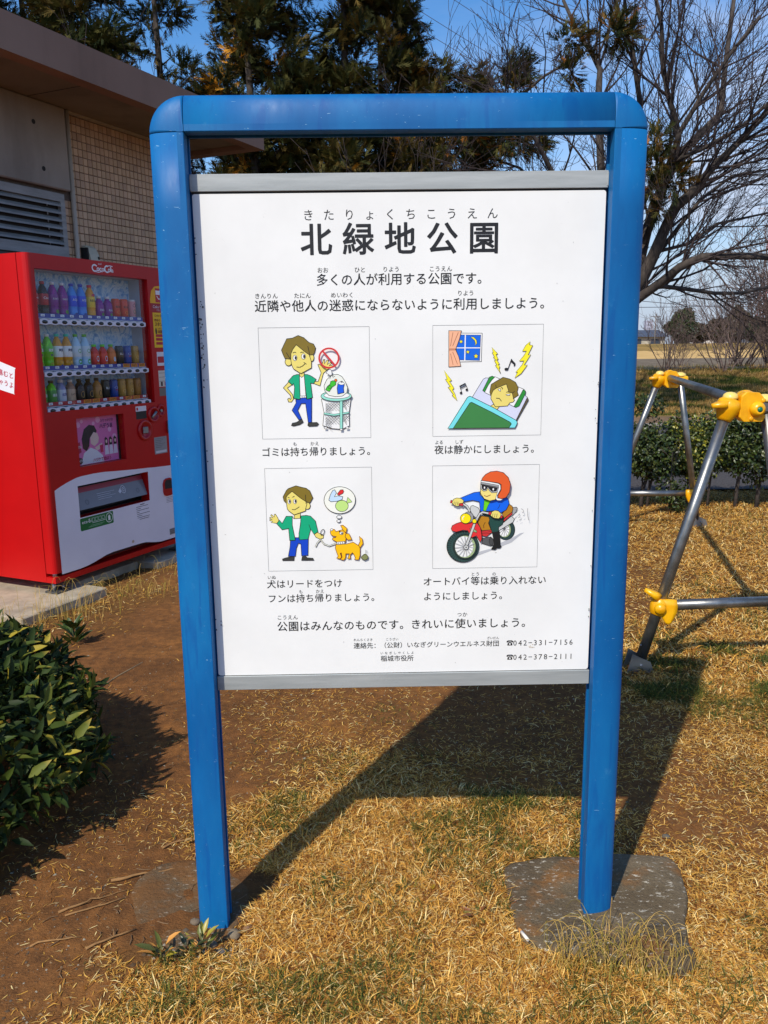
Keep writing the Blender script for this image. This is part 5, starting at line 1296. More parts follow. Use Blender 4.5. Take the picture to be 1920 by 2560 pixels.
def drinks():
    cola, pur, aq = s(30, 10, 10), s(140, 20, 140), s(70, 150, 235)
    g1, tea, wat = s(120, 215, 30), s(235, 160, 30), s(190, 225, 245)
    R1 = [('tall', cola, s(190, 16, 30), s(190, 20, 34), 'dark cola bottle with red label', 'Coca', None, None)] * 2 + \
         [('tall', pur, pur, s(230, 230, 232), 'purple grape soda bottle with white cap', 'FANTA', None, [(0, .04, .012, .012, s(90, 150, 50))])] * 2 + \
         [('tall', aq, s(20, 80, 225), s(20, 60, 200), 'blue sports drink bottle with blue cap', 'AQU', None, [(0, .03, .012, .008, s(30, 60, 150))])] * 2 + \
         [('tall', s(250, 165, 30), s(252, 205, 40), s(235, 20, 60), 'orange and yellow fruit drink bottle with red cap', 'REGO', s(30, 26, 26), [(0, .15, .014, .008, s(210, 50, 80))])] + \
         [('small', pur, pur, s(230, 230, 232), 'small purple grape soda bottle', 'FAN', None, [(0, .035, .010, .010, s(90, 150, 50))])] * 2 + \
         [('can', s(235, 80, 20), s(235, 70, 30), None, 'tall red and orange fruit drink can', 'REAL', s(50, 40, 40), [(0, .03, .014, .012, s(240, 170, 60))])] * 2 + \
         [('can', s(220, 210, 200), s(224, 150, 150), None, 'pink and green peach drink can', None, None, [(0, .04, .012, .014, s(80, 150, 80)), (0, .08, .014, .012, s(60, 60, 60))])]
    R2 = [('tall', g1, s(100, 205, 40), s(250, 250, 250), 'green tea bottle with white cap', '綾鷹', s(240, 244, 236), [(0, .03, .014, .014, s(190, 180, 80)), (0, .088, .008, .006, s(30, 60, 110))])] * 2 + \
         [('tall', tea, s(250, 250, 244), s(50, 220, 190), 'pale barley tea bottle with teal cap', '爽健', s(50, 60, 100), [(0, .045, .016, .014, s(214, 160, 60)), (0, .02, .012, .010, s(40, 90, 180))])] * 2 + \
         [('tall', wat, s(220, 232, 236), s(110, 200, 40), 'clear water bottle with green leaf and green cap', None, None, [(0, .110, .013, .013, s(60, 170, 50)), (0, .045, .014, .016, s(60, 170, 60))])] * 2 + \
         [('small', s(225, 40, 30), s(235, 50, 40), s(110, 225, 20), 'small red fruit water bottle with green cap', None, None, [(0, .06, .012, .018, s(200, 222, 236)), (0, .025, .012, .009, s(240, 190, 60))])] * 2 + \
         [('small', s(226, 120, 40), s(232, 120, 40), s(110, 200, 40), 'small orange fruit water bottle with green cap', None, None, [(0, .055, .010, .016, s(200, 222, 236)), (0, .025, .012, .010, s(220, 60, 40))])] + \
         [('can', s(34, 30, 32), s(30, 28, 30), None, 'black coffee can', 'BLA', None, None), ('can', s(30, 70, 150), s(28, 74, 160), None, 'blue coffee can with white and red mark', None, None, [(0, .065, .016, .008, s(230, 232, 236)), (0, .05, .010, .005, s(200, 40, 40))]),
          ('can', s(190, 140, 60), s(196, 146, 60), None, 'golden milk coffee can', None, None, [(0, .085, .016, .008, s(60, 40, 30)), (0, .04, .014, .012, s(230, 200, 140))])]
    R3 = [('small', g1, s(90, 160, 60), s(60, 50, 40), 'green tea bottle with dark cap', '綾鷹', s(236, 240, 230), None)] * 2 + \
         [('small', s(150, 150, 190), s(214, 214, 224), s(222, 222, 228), 'white and lilac milk tea bottle', '紅茶', s(90, 90, 160), None), ('small', s(170, 130, 100), s(214, 176, 140), s(226, 226, 226), 'beige cafe latte bottle with white cap', 'LATTE', s(90, 60, 50), None)] + \
         [('small', s(40, 26, 22), s(44, 28, 22), s(40, 34, 34), 'dark coffee bottle with gold disc', None, None, [(0, .055, .017, .020, s(206, 160, 80)), (0, .055, .007, .012, s(40, 28, 22))])] * 2 + \
         [('small', s(190, 130, 60), s(200, 140, 66), s(60, 40, 30), 'amber coffee bottle with gold disc', None, None, [(0, .055, .014, .018, s(60, 36, 26))])] + \
         [('can', s(34, 30, 32), s(30, 28, 30), None, 'black coffee can', 'BLA', None, None), ('can', s(30, 70, 150), s(28, 74, 160), None, 'blue coffee can with white and red mark', None, None, [(0, .065, .016, .008, s(230, 232, 236)), (0, .05, .010, .005, s(200, 40, 40))])] + \
         [('can', s(190, 140, 60), s(196, 146, 60), None, 'golden milk coffee can', None, None, [(0, .085, .016, .008, s(60, 40, 30)), (0, .04, .014, .012, s(230, 200, 140))])] * 2 + \
         [('can', s(150, 104, 50), s(176, 120, 50), None, 'bronze coffee can', None, None, [(0, .07, .014, .014, s(90, 56, 30))])]
    sh = ['top', 'middle', 'bottom']
    side = ['left end', 'second from left', 'third from left', 'fourth from left', 'fifth from left', 'sixth from left', 'sixth from right', 'fifth from right', 'fourth from right', 'third from right', 'second from right', 'right end']
    for ri, (row, zc) in enumerate(((R1, 1.682), (R2, 1.380), (R3, 1.168))):
        for k, (kind, cb, cl, cc, lab, tx, tcx, art) in enumerate(row):
            z = zc + .0125 + (.0 if kind != 'can' else .022)
            if ri == 2: z = zc + .0125 + (0.0 if kind != 'can' else .018)
            kd = kind
            make_drink(kd, .068 + .0757 * (k + .5), z, cb, cl, cc or cl, '%s, %s of the %s shelf' % (lab, side[k], sh[ri]), tx, tcx, art)
            if kind == 'can':     # riser block under the can
                o = (.068 + .0757 * (k + .5))
                RISERS.append((o, z, ri))
RISERS = []
drinks()
_vmroot = bpy.data.objects['vending_machine']
for (u, z, ri) in RISERS:
    base = (1.682, 1.380, 1.168)[ri] + .0121
    o = MB().box((u - .03, .055, base), (u + .03, .115, z - .0002), 0, vm).obj('riser', flat(s(206, 66, 74) if ri else s(214, 200, 196), .5), _vmroot)
    o.matrix_parent_inverse = Matrix.Translation(-_vmroot.location)

# ================================================================ steel play frame
def make_frame():
    root = thing('climbing_frame', 'galvanised pipe play frame with yellow clamps standing on the grass', 'play frame')
    YEL = newmat('yellow_casting', s(240, 172, 8), .32); t = NT(YEL)
    t.l(t.ramp(t.noise(18, 4), [(.35, s(228, 156, 4)), (.65, s(244, 180, 14))]), t.b.inputs['Base Color'])
    PALE = flat(s(238, 208, 110), .3); GRN_ = flat(s(0, 110, 84), .4)
    r = .0245
    feet = [(1.167, 3.604), (1.95, 3.66), (1.83, 6.76), (2.622, 6.697)]
    N0 = Vector((1.53, 3.64, 1.235)); N1 = Vector((1.70, 3.67, 1.235)); F0 = Vector((2.17, 6.50, 1.24)); F1 = Vector((2.33, 6.50, 1.24))
    def leg(a, b):
        d = (b - a).normalized()
        lg = MB().tube([a + d * .02, a.lerp(b, .5), b - d * .02], r, 16).obj('leg', M_STEEL, root)
        # channel shoe at the ground
        x, y = a.x, a.y
        sh = MB()
        h = .075
        for sgn in (-1, 1):
            q = [(x - .055, y + sgn * .034, 0.0), (x + .075, y + sgn * .034, 0.0), (x + .055, y + sgn * .034, h * .8), (x - .03, y + sgn * .034, h * 1.35)]
            q2 = [(p[0], p[1] + .004, p[2]) for p in q]
            sh.add(q + q2, [(0, 1, 2, 3), (7, 6, 5, 4), (0, 4, 5, 1), (1, 5, 6, 2), (2, 6, 7, 3), (3, 7, 4, 0)])
        sh.box((x - .055, y - .03, 0), (x + .075, y + .034, .004))
        s_ = sh.obj('shoe', M_ZINC, root)
        MB().tube([(x + .012, y - .046, .045), (x + .012, y + .05, .045)], .007, 8).obj('bolt', M_ZINC, s_)
        return lg
    A0 = Vector((*feet[0], .0)); A1 = Vector((*feet[1], 0)); B0 = Vector((*feet[2], 0)); B1 = Vector((*feet[3], 0))
    leg(A0, N0); leg(A1, N1); leg(B0, F0); leg(B1, F1)
    c0 = (N0 + N1) / 2; c1 = (F0 + F1) / 2
    MB().tube([c0 + Vector((0, .0, .0)), c0.lerp(c1, .5), c1], r * 1.05, 16).obj('beam', M_STEEL, root)
    # low crossbars
    def on(a, b, z): return a.lerp(b, z / b.z)
    p, q = on(A0, N0, .32), on(A1, N1, .32)
    q = Vector((q.x, q.y, p.z)); MB().tube([p, q + (q - p) * .0], r, 16).obj('crossbar', M_STEEL, root)
    p2, q2 = on(B0, F0, .29), on(B1, F1, .29)
    MB().tube([p2, q2], r, 16).obj('crossbar', M_STEEL, root)
    def rot_to(d):
        return Vector(d).normalized().to_track_quat('Z', 'Y').to_matrix()
    def blob(c, d, prof, name, mat, sx=1, sy=1, n=18):
        Rm = rot_to(d); c = Vector(c)
        return MB().lathe(prof, n, 0, lambda x, y, z: tuple(c + Rm @ Vector((x * sx, y * sy, z)))).obj(name, mat, root)
    def lever(c, ax, out, L, name='clamp_lug'):
        """tongue-shaped cast lug: rounded paddle"""
        c = Vector(c); ax = Vector(ax).normalized(); out = Vector(out).normalized(); sd = ax.cross(out).normalized()
        mb = MB(); prof = [(.0, .034), (.25, .040), (.5, .038), (.75, .026), (.92, .016), (1.0, .006)]
        vs = []
        for k, w in prof:
            th = .016 * (1 - k * .55)
            for a, b in ((-w, -th), (-w * .5, -th * 1.25), (w * .5, -th * 1.25), (w, -th), (w, th), (w * .5, th * 1.25), (-w * .5, th * 1.25), (-w, th)):
                vs.append(tuple(c + out * (L * k) + ax * a + sd * b))
        fs = []
        for i in range(len(prof) - 1):
            for j in range(8): fs.append((i * 8 + j, i * 8 + (j + 1) % 8, (i + 1) * 8 + (j + 1) % 8, (i + 1) * 8 + j))
        fs.append(tuple(range(8))); fs.append(tuple(range((len(prof) - 1) * 8, len(prof) * 8)))
        mb.add(vs, fs, 0, True); return mb.obj(name, YEL, root)
    collar = [(.030, -.045), (.036, -.04), (.044, -.015), (.046, .01), (.040, .03), (.034, .036)]
    dome = [(.033, 0), (.033, .008), (.029, .018), (.018, .026), (0, .029)]
    for node, other, a_, zc in ((N0, N1, A0, 1), (F0, F1, B0, 1)):
        d = (node - a_).normalized()
        blob(node - d * .01, d, [(.028, -.065), (.034, -.055), (.050, -.020), (.054, .005), (.048, .026), (.036, .034), (0, .036)], 'clamp', YEL)
        blob(node + Vector((.003, 0, .026)), (0, -.1, 1), dome, 'clamp_cap', PALE)
        lever(node + Vector((-.01, -.005, .004)), (0, 1, 0), (-1, -.35, -.10), .085)
        # split saddle round the beam, squarish with bolts
        mid = (node + other) / 2
        mb = MB(); w, dd, h0, h1 = .052, .042, -.075, .052
        pts = [(-w, h0 + .02), (-w + .02, h0), (w, h0), (w + .012, h0 + .02), (w + .012, -.045), (w - .01, -.04), (w, .0), (w, .03), (w - .02, h1), (-w + .025, h1 + .004), (-w + .004, h1 - .015)]
        mb.prism(pts, lambda x, d_, z: tuple(mid + Vector((x, d_, z))), -dd - .01, dd * .1)
        ob = mb.obj('saddle', YEL, root); bv = ob.modifiers.new('round', 'BEVEL'); bv.width = .008; bv.segments = 3; bv.limit_method = 'ANGLE'; bv.angle_limit = R(20)
        fr = lambda cx, cz: (lambda x, y, z, cx=cx, cz=cz: tuple(mid + Vector((cx + x, -dd - .010 - z, cz + y))))
        MB().lathe([(.034, -.002), (.034, .006), (.030, .018), (.020, .028), (.0125, .030), (.012, .0285), (0, .0285)], 20, 0, fr(.024, -.020)).obj('saddle_boss', YEL, root)
        MB().lathe([(.0115, .029), (.0115, .0305), (0, .0305)], 14, 0, fr(.024, -.020)).obj('boss_plug', GRN_, root)
        for bx, bz in ((.0, -.062), (.048, .018)): MB().lathe([(.010, 0), (.010, .003), (.006, .005), (0, .005)], 12, 0, fr(bx, bz)).obj('bolt_head', YEL, root)
        # rear saddle half and right-hand cap
        blob(mid + Vector((.012, .045, .01)), (0, 1, 0), [(.045, -.03), (.05, 0), (.046, .03), (0, .035)], 'saddle_back', YEL)
        MB().bbox((other.x - .045, other.y - .035, other.z - .042), (other.x + .06, other.y + .035, other.z + .012), .01).obj('socket', M_STEEL if node is N0 else YEL, root)
        blob(other + Vector((.002, 0, .012)), (0, -.1, 1), [(.040, 0), (.041, .008), (.034, .02), (.018, .028), (0, .030)], 'clamp_cap', PALE, 1.1, .9)
    # clamps where the low bars meet the legs
    for P, d, out in ((p, (N0 - A0), (1, -.15, 0)), (q2, (F1 - B1), (-1, -.2, 0))):
        d = d.normalized(); P = Vector(P)
        blob(P, d, collar, 'clamp', YEL, .9, .9)
        lever(P + Vector(out) * .034 + Vector((0, -.012, .035)), Vector(out), (0, -.12, -1), .115)
        lever(P - Vector(out) * .02 + d * .045, (0, 1, 0), (-Vector(out).x, -.2, .55), .075)
        blob(P + Vector((-.008, -.040, -.004)), (-.3, -1, 0), [(.026, -.01), (.026, .004), (.018, .014), (0, .017)], 'clamp_boss', YEL)
    MB().tube([A0 + (N0 - A0).normalized() * .14 + Vector((-.03, -.01, 0)), A0 + (N0 - A0).normalized() * .14 + Vector((-.022, -.01, 0))], .005, 8).obj('stud', M_ZINC, root)
    setloc(root, (1.9, 5.1, 0))
make_frame()

# ================================================================ vegetation
def leafset(P, D, Nrm, L, Wd, cols, fold=.25):
    """lance leaves: P base (n,3), D direction, Nrm approx normal, lengths L, widths Wd"""
    n = len(P); D = D / np.linalg.norm(D, axis=1)[:, None]
    S = np.cross(D, Nrm); S /= (np.linalg.norm(S, axis=1)[:, None] + 1e-9); N2 = np.cross(S, D)
    L = L[:, None]; Wd = Wd[:, None]
    a = P; m1 = P + D * L * .38; m2 = P + D * L * .72 - N2 * L * .05; t = P + D * L - N2 * L * .14
    V = np.stack([a, m1 + S * Wd * .5 + N2 * Wd * fold, m1, m1 - S * Wd * .5 + N2 * Wd * fold, m2 + S * Wd * .36 + N2 * Wd * fold * .6, m2, m2 - S * Wd * .36 + N2 * Wd * fold * .6, t], 1).reshape(-1, 3)
    o = (np.arange(n) * 8)[:, None]
    F = np.concatenate([o + np.array(f) for f in ((0, 1, 2), (0, 2, 3), (2, 1, 4), (2, 4, 5), (3, 2, 5), (3, 5, 6), (5, 4, 7), (6, 5, 7))])
    return V, F, np.repeat(cols, 8, 0)

def make_bush():
    root = thing('broadleaf_bush', 'dense dark green lance-leaved bush at the left beside the dirt path', 'bush')
    r = np.random.default_rng(3)
    C0 = np.array([-1.74, 2.44, .0]); RX, RY, RZ = .71, .84, .58
    n = 11500
    th = r.random(n) * 2 * np.pi; cz = r.random(n) ** .8
    rr = np.sqrt(np.clip(1 - (cz ** 2.6), 0, 1))
    lump = 1 + .05 * np.sin(3 * th + 1) + .04 * np.sin(7 * th + cz * 5) + .03 * np.sin(11 * th - cz * 9)
    dep = 1 - .30 * r.random(n) ** 1.8
    rad = np.where(cz < .15, .94 + .4 * cz, 1.0)
    P = C0 + np.stack([RX * rr * np.cos(th) * lump * dep * rad, RY * rr * np.sin(th) * lump * dep * rad, .06 + RZ * cz * (.88 + .12 * lump) * (.55 + .45 * dep)], -1)
    # a few shoots reaching to the right
    k = 70; sh = np.array([-1.10, 2.66, .30]); tt = r.random(k)
    Pe = sh + np.stack([tt * .16 - .06, tt * .02 + r.normal(0, .03, k), tt * .13 + r.normal(0, .03, k) - .05], -1); P[-k:] = Pe
    out = (P - C0) * np.array([1 / RX, 1 / RY, .7 / RZ]); out /= np.linalg.norm(out, axis=1)[:, None]
    D = out * .5 + r.normal(0, .55, (n, 3)) + np.array([0, 0, .22]); D /= np.linalg.norm(D, axis=1)[:, None]
    Nn = out + np.array([0, 0, .9]) + r.normal(0, .35, (n, 3))
    L = .045 + .045 * r.random(n); Wd = L * (.27 + .09 * r.random(n))
    pal = np.array([s(48, 64, 24)[:3], s(58, 74, 26)[:3], s(40, 54, 24)[:3], s(72, 86, 30)[:3], s(50, 66, 28)[:3], s(94, 100, 36)[:3]])
    c = pal[r.integers(0, len(pal), n)] * (.6 + .5 * r.random(n))[:, None]
    yl = r.random(n) < .05; c[yl] = np.array(s(168, 150, 50)[:3]); yo = r.random(n) < .01; c[yo] = np.array(s(196, 130, 40)[:3])
    mat = attrmat('glossy_leaf', .58, .12, .22)
    # the 300 leaves nearest the camera are parts of their own
    camp = np.array([0, 0, 1.5]); ctr = P + D * (L * .5)[:, None]
    dist = np.linalg.norm(ctr - camp, axis=1)
    face = ((camp - C0) / np.linalg.norm(camp - C0)); vis = (out @ face) > .25
    inx = np.abs(ctr[:, 0] / ctr[:, 1]) < .47
    order = np.argsort(np.where(vis & (dep > .93) & inx, dist, 99))[:300]
    mask = np.zeros(n, bool); mask[order] = True
    V, F, CC = leafset(P[~mask], D[~mask], Nn[~mask], L[~mask], Wd[~mask], c[~mask])
    link('foliage', npmesh('foliage', V, F, mat, CC), root, kind='stuff')
    # shared leaf meshes
    protos = []
    for q in range(8):
        cc = (pal[q % len(pal)] * (.9 + .05 * q)) if q < 7 else np.array(s(168, 150, 50)[:3])
        V, F, CC = leafset(np.zeros((1, 3)), np.array([[1., 0, 0]]), np.array([[0, 0, 1.]]), np.array([1.]), np.array([.26 + .015 * q]), cc[None])
        # yellowed tip
        CC = CC.copy(); CC[7] = np.array(s(176, 150, 60)[:3]) if q % 2 else CC[7]
        protos.append(npmesh('leaf', V, F, mat, CC))
    for i in order:
        o = bpy.data.objects.new('leaf', protos[int(r.integers(0, 8)) if r.random() < .5 else int(r.integers(0, 7))]); COL.objects.link(o); o.parent = root
        d = Vector(D[i]); nn = Vector(Nn[i]); sd = nn.cross(d).normalized(); n2 = d.cross(sd)
        Mx = Matrix((d * L[i], sd * L[i], n2 * L[i])).transposed().to_4x4(); Mx.translation = Vector(P[i]); o.matrix_local = Mx
    mb = MB()
    for i in range(40):
        a = random.uniform(0, 6.28); q = random.uniform(.1, .40)
        b = (C0[0] + q * math.cos(a), C0[1] + q * math.sin(a), 0); e = (C0[0] + 1.3 * q * math.cos(a), C0[1] + 1.3 * q * math.sin(a), random.uniform(.35, .55))
        mb.tube([b, (b[0] * .5 + e[0] * .5 + .02, b[1] * .5 + e[1] * .5, .25), e], [.006, .005, .003], 5)
    mb.tube([(-1.15, 2.72, .24), (-1.03, 2.73, .32), (-.95, 2.74, .37), (-.86, 2.74, .42)], [.004, .004, .003, .002], 5)
    mb.obj('stem', speck('bark_grey', s(92, 76, 58), s(116, 98, 74), 30, .9), root)
    # dark mass of inner twigs and shaded leaves
    return root
make_bush()

M_BARK = speck('bark', s(52, 45, 40), s(84, 74, 66), 12, .95, (1, 1, .3), .6, 30, bd=.01)
M_TWIG = speck('twig_bark', s(46, 37, 36), s(72, 58, 54), 8, .9)

def grow(mb, p, d, L, r0, depth, rnd, n=3, kids=(5, 5, 4), up_=.10, spread=.65, wob=.12, minr=.004, taper=.35):
    """recursive bare branch"""
    seg = 5 if depth < 2 else 4
    P = [Vector(p)]; d = Vector(d).normalized(); D = [d.copy()]
    for i in range(seg):
        d = (d + Vector((rnd.gauss(0, wob), rnd.gauss(0, wob), rnd.gauss(0, wob) + up_))).normalized(); P.append(P[-1] + d * L / seg); D.append(d.copy())
    rad = [max(minr, r0 * (1 - (1 - taper) * i / seg)) for i in range(seg + 1)]
    mb.tube(P, rad, n, cap=False)
    if depth >= len(kids): return
    for k in range(kids[depth]):
        t = rnd.uniform(.22, 1.0); i = min(seg - 1, int(t * seg)); q = P[i].lerp(P[i + 1], t * seg - i)
        dd = D[i]; side = dd.cross(Vector((rnd.gauss(0, 1), rnd.gauss(0, 1), rnd.gauss(0, 1)))).normalized()
        nd = (dd * math.cos(spread * rnd.uniform(.6, 1.3)) + side * math.sin(spread * rnd.uniform(.6, 1.3))).normalized()
        grow(mb, q, nd, L * rnd.uniform(.35, .62), rad[i] * rnd.uniform(.40, .6), depth + 1, rnd, 3, kids, up_, spread, wob, minr, taper)

def along(P, rad, t):
    m = len(P) - 1; i = min(m - 1, int(t * m)); f = t * m - i
    return Vector(P[i]).lerp(Vector(P[i + 1]), f), (Vector(P[i + 1]) - Vector(P[i])).normalized(), rad[i] * (1 - f) + rad[i + 1] * f

def make_cherry():
    root = thing('cherry_tree', 'large bare cherry tree with spreading dark limbs behind the sign at right', 'tree')
    rnd = random.Random(5)
    B = Vector((4.25, 17.2, 0.05))
    # trunk base hidden behind the board; limbs surveyed as x, y, z
    MB().tube([B, B + Vector((.05, 0, .6)), B + Vector((.15, 0, 1.3)), B + Vector((.35, -.1, 2.1))], [.30, .25, .22, .20], 12).obj('trunk', M_BARK, root)
    f0 = B + Vector((.28, -.1, 1.9))
    def w(px, py, y):    # direction through a point of the view at distance y
        d = fwd + rt * ((px - 960) / 2050) - up * ((py - 1280) / 2050)
        return Vector((0, 0, 1.5)) + d * (y / d.y)
    limbs = [
      ([(1540, 795, 17.0), (1599, 744, 16.7), (1656, 703, 16.3), (1699, 668, 16.0), (1756, 642, 15.7), (1808, 640, 15.5), (1870, 640, 15.2), (1960, 644, 15.0)], .105, .055),
      ([(1560, 760, 17.1), (1600, 722, 17.2), (1656, 716, 17.4), (1712, 722, 17.6), (1786, 733, 17.8), (1851, 733, 18.0), (1925, 716, 18.2)], .065, .03),
      ([(1545, 780, 17.1), (1604, 700, 16.9), (1634, 638, 16.7), (1660, 577, 16.5), (1688, 516, 16.3), (1734, 478, 16.0), (1777, 423, 15.8), (1842, 360, 15.5), (1925, 272, 15.1)], .15, .05),
      ([(1530, 780, 17.3), (1600, 650, 17.4), (1610, 608, 17.5), (1634, 512, 17.7), (1673, 434, 17.8), (1712, 373, 17.9), (1764, 321, 18.1), (1803, 282, 18.2), (1812, 174, 18.4), (1829, 43, 18.7), (1842, -60, 18.8)], .13, .04),
      ([(1610, 610, 17.2), (1673, 438, 17.1), (1697, 347, 17.0), (1690, 300, 16.9), (1669, 234, 16.8), (1656, 152, 16.7), (1654, 65, 16.6), (1634, -30, 16.5)], .07, .035),
      ([(1520, 770, 17.0), (1560, 560, 16.8), (1610, 490, 16.6), (1651, 434, 16.3), (1690, 400, 16.0), (1760, 370, 15.7), (1850, 320, 15.3), (1930, 250, 15.0)], .07, .03),
      ([(1510, 780, 17.5), (1505, 500, 17.8), (1498, 300, 18.2), (1497, 226, 18.4), (1500, 174, 18.5), (1478, 130, 18.6), (1443, 78, 18.8), (1408, 0, 19.0)], .10, .035),
      ([(1530, 760, 17.0), (1590, 480, 17.0), (1599, 248, 16.9), (1582, 130, 16.8), (1547, 35, 16.7), (1530, -40, 16.6)], .08, .03),
      ([(1640, 620, 17.0), (1720, 480, 17.0), (1800, 400, 17.1), (1860, 350, 17.2), (1930, 330, 17.3)], .05, .025),
      ([(1600, 690, 17.3), (1640, 630, 17.6), (1720, 610, 17.9), (1790, 560, 18.1), (1860, 545, 18.3), (1930, 530, 18.5)], .045, .02),
      ([(1500, 790, 17.2), (1450, 560, 16.6), (1375, 420, 16.1), (1330, 330, 15.8), (1250, 240, 15.4)], .07, .03),
      ([(1495, 790, 17.6), (1420, 560, 17.8), (1300, 420, 18.0), (1210, 390, 18.2)], .05, .02),
      ([(1620, 560, 16.8), (1700, 330, 16.5), (1760, 230, 16.3), (1830, 130, 16.1), (1900, 40, 15.9)], .06, .025),
      ([(1640, 640, 17.2), (1750, 500, 17.6), (1830, 440, 17.9), (1940, 420, 18.2)], .05, .02),
    ]
    twg = MB()
    for pts, ra, rb in limbs:
        P = [w(*q) for q in pts]
        if pts[0][1] > 740: P = [f0] + P
        m = len(P); rad = [ra * .98 + (rb - ra) * .98 * (i / (m - 1)) for i in range(m)]
        MB().tube([p for p in P], rad, 8).obj('limb', M_BARK, root)
        length = sum((P[i + 1] - P[i]).length for i in range(m - 1))
        nb = int(length * 3.3)
        for k in range(nb):
            t = rnd.uniform(.22, .99); q, dd, rr = along(P, rad, t)
            side = dd.cross(Vector((rnd.gauss(0, 1), rnd.gauss(0, 1), rnd.gauss(0, 1)))).normalized()
            a = rnd.uniform(.45, .95); nd = (dd * math.cos(a) + side * math.sin(a) + Vector((0, 0, .18))).normalized()
            grow(twg, q, nd, rnd.uniform(1.0, 2.3), min(rr * .5, .026), 0, rnd, 4, (6, 4), .04, .55, .09, .0042, .3)
    twg.obj('twigs', M_TWIG, root, fix=False, kind='stuff')
    setloc(root, tuple(B))
make_cherry()

# conifers -------------------------------------------------------
def spray_template(r):
    """drooping feathery fan of scale-leaf shoots along +X, about 1 long"""
    V = []; F = []
    def shoot(p, a, L, w, dz):
        d = np.array([math.cos(a), math.sin(a), 0]); sd = np.array([-math.sin(a), math.cos(a), 0]); o = len(V)
        V.extend([p - sd * w, p + sd * w, p + d * L + np.array([0, 0, dz * L])]); F.append((o, o + 1, o + 2))
    shoot(np.zeros(3), 0, 1.0, .04, -.1)
    for k in range(6):
        x = .06 + .145 * k; p = np.array([x, 0, -.03 * k]); L = .56 - .055 * k
        for sg_ in (-1, 1): shoot(p, sg_ * (.52 + r.normal(0, .12)), L * (.8 + .4 * r.random()), .040, -.12 + r.normal(0, .12))
    return np.array(V), np.array(F)
_r = np.random.default_rng(8)
SPR = [spray_template(_r) for _ in range(4)]
M_CON = attrmat('conifer_foliage', .75, .15, .2)
def sprays(C, D, Up, S, cols, r):
    Vs, Fs, Cs = [], [], []; o = 0
    D = D / np.linalg.norm(D, axis=1)[:, None]; Y = np.cross(Up, D); Y /= np.linalg.norm(Y, axis=1)[:, None]; Z = np.cross(D, Y)
    pick = r.integers(0, len(SPR), len(C))
    for k, (TV, TF) in enumerate(SPR):
        m = pick == k
        if not m.any(): continue
        V = C[m][:, None] + S[m][:, None, None] * (TV[None, :, 0, None] * D[m][:, None] + TV[None, :, 1, None] * Y[m][:, None] + TV[None, :, 2, None] * Z[m][:, None])
        nn = m.sum(); nv = len(TV)
        F = (np.arange(nn) * nv)[:, None, None] + TF[None]
        Vs.append(V.reshape(-1, 3)); Fs.append(F.reshape(-1, 3) + o); Cs.append(np.repeat(cols[m], nv, 0)); o += nn * nv
    return np.concatenate(Vs), np.concatenate(Fs), np.concatenate(Cs)
PALC = np.array([s(52, 62, 32)[:3], s(66, 70, 32)[:3], s(84, 80, 36)[:3], s(100, 82, 36)[:3], s(42, 50, 28)[:3], s(124, 92, 38)[:3]])
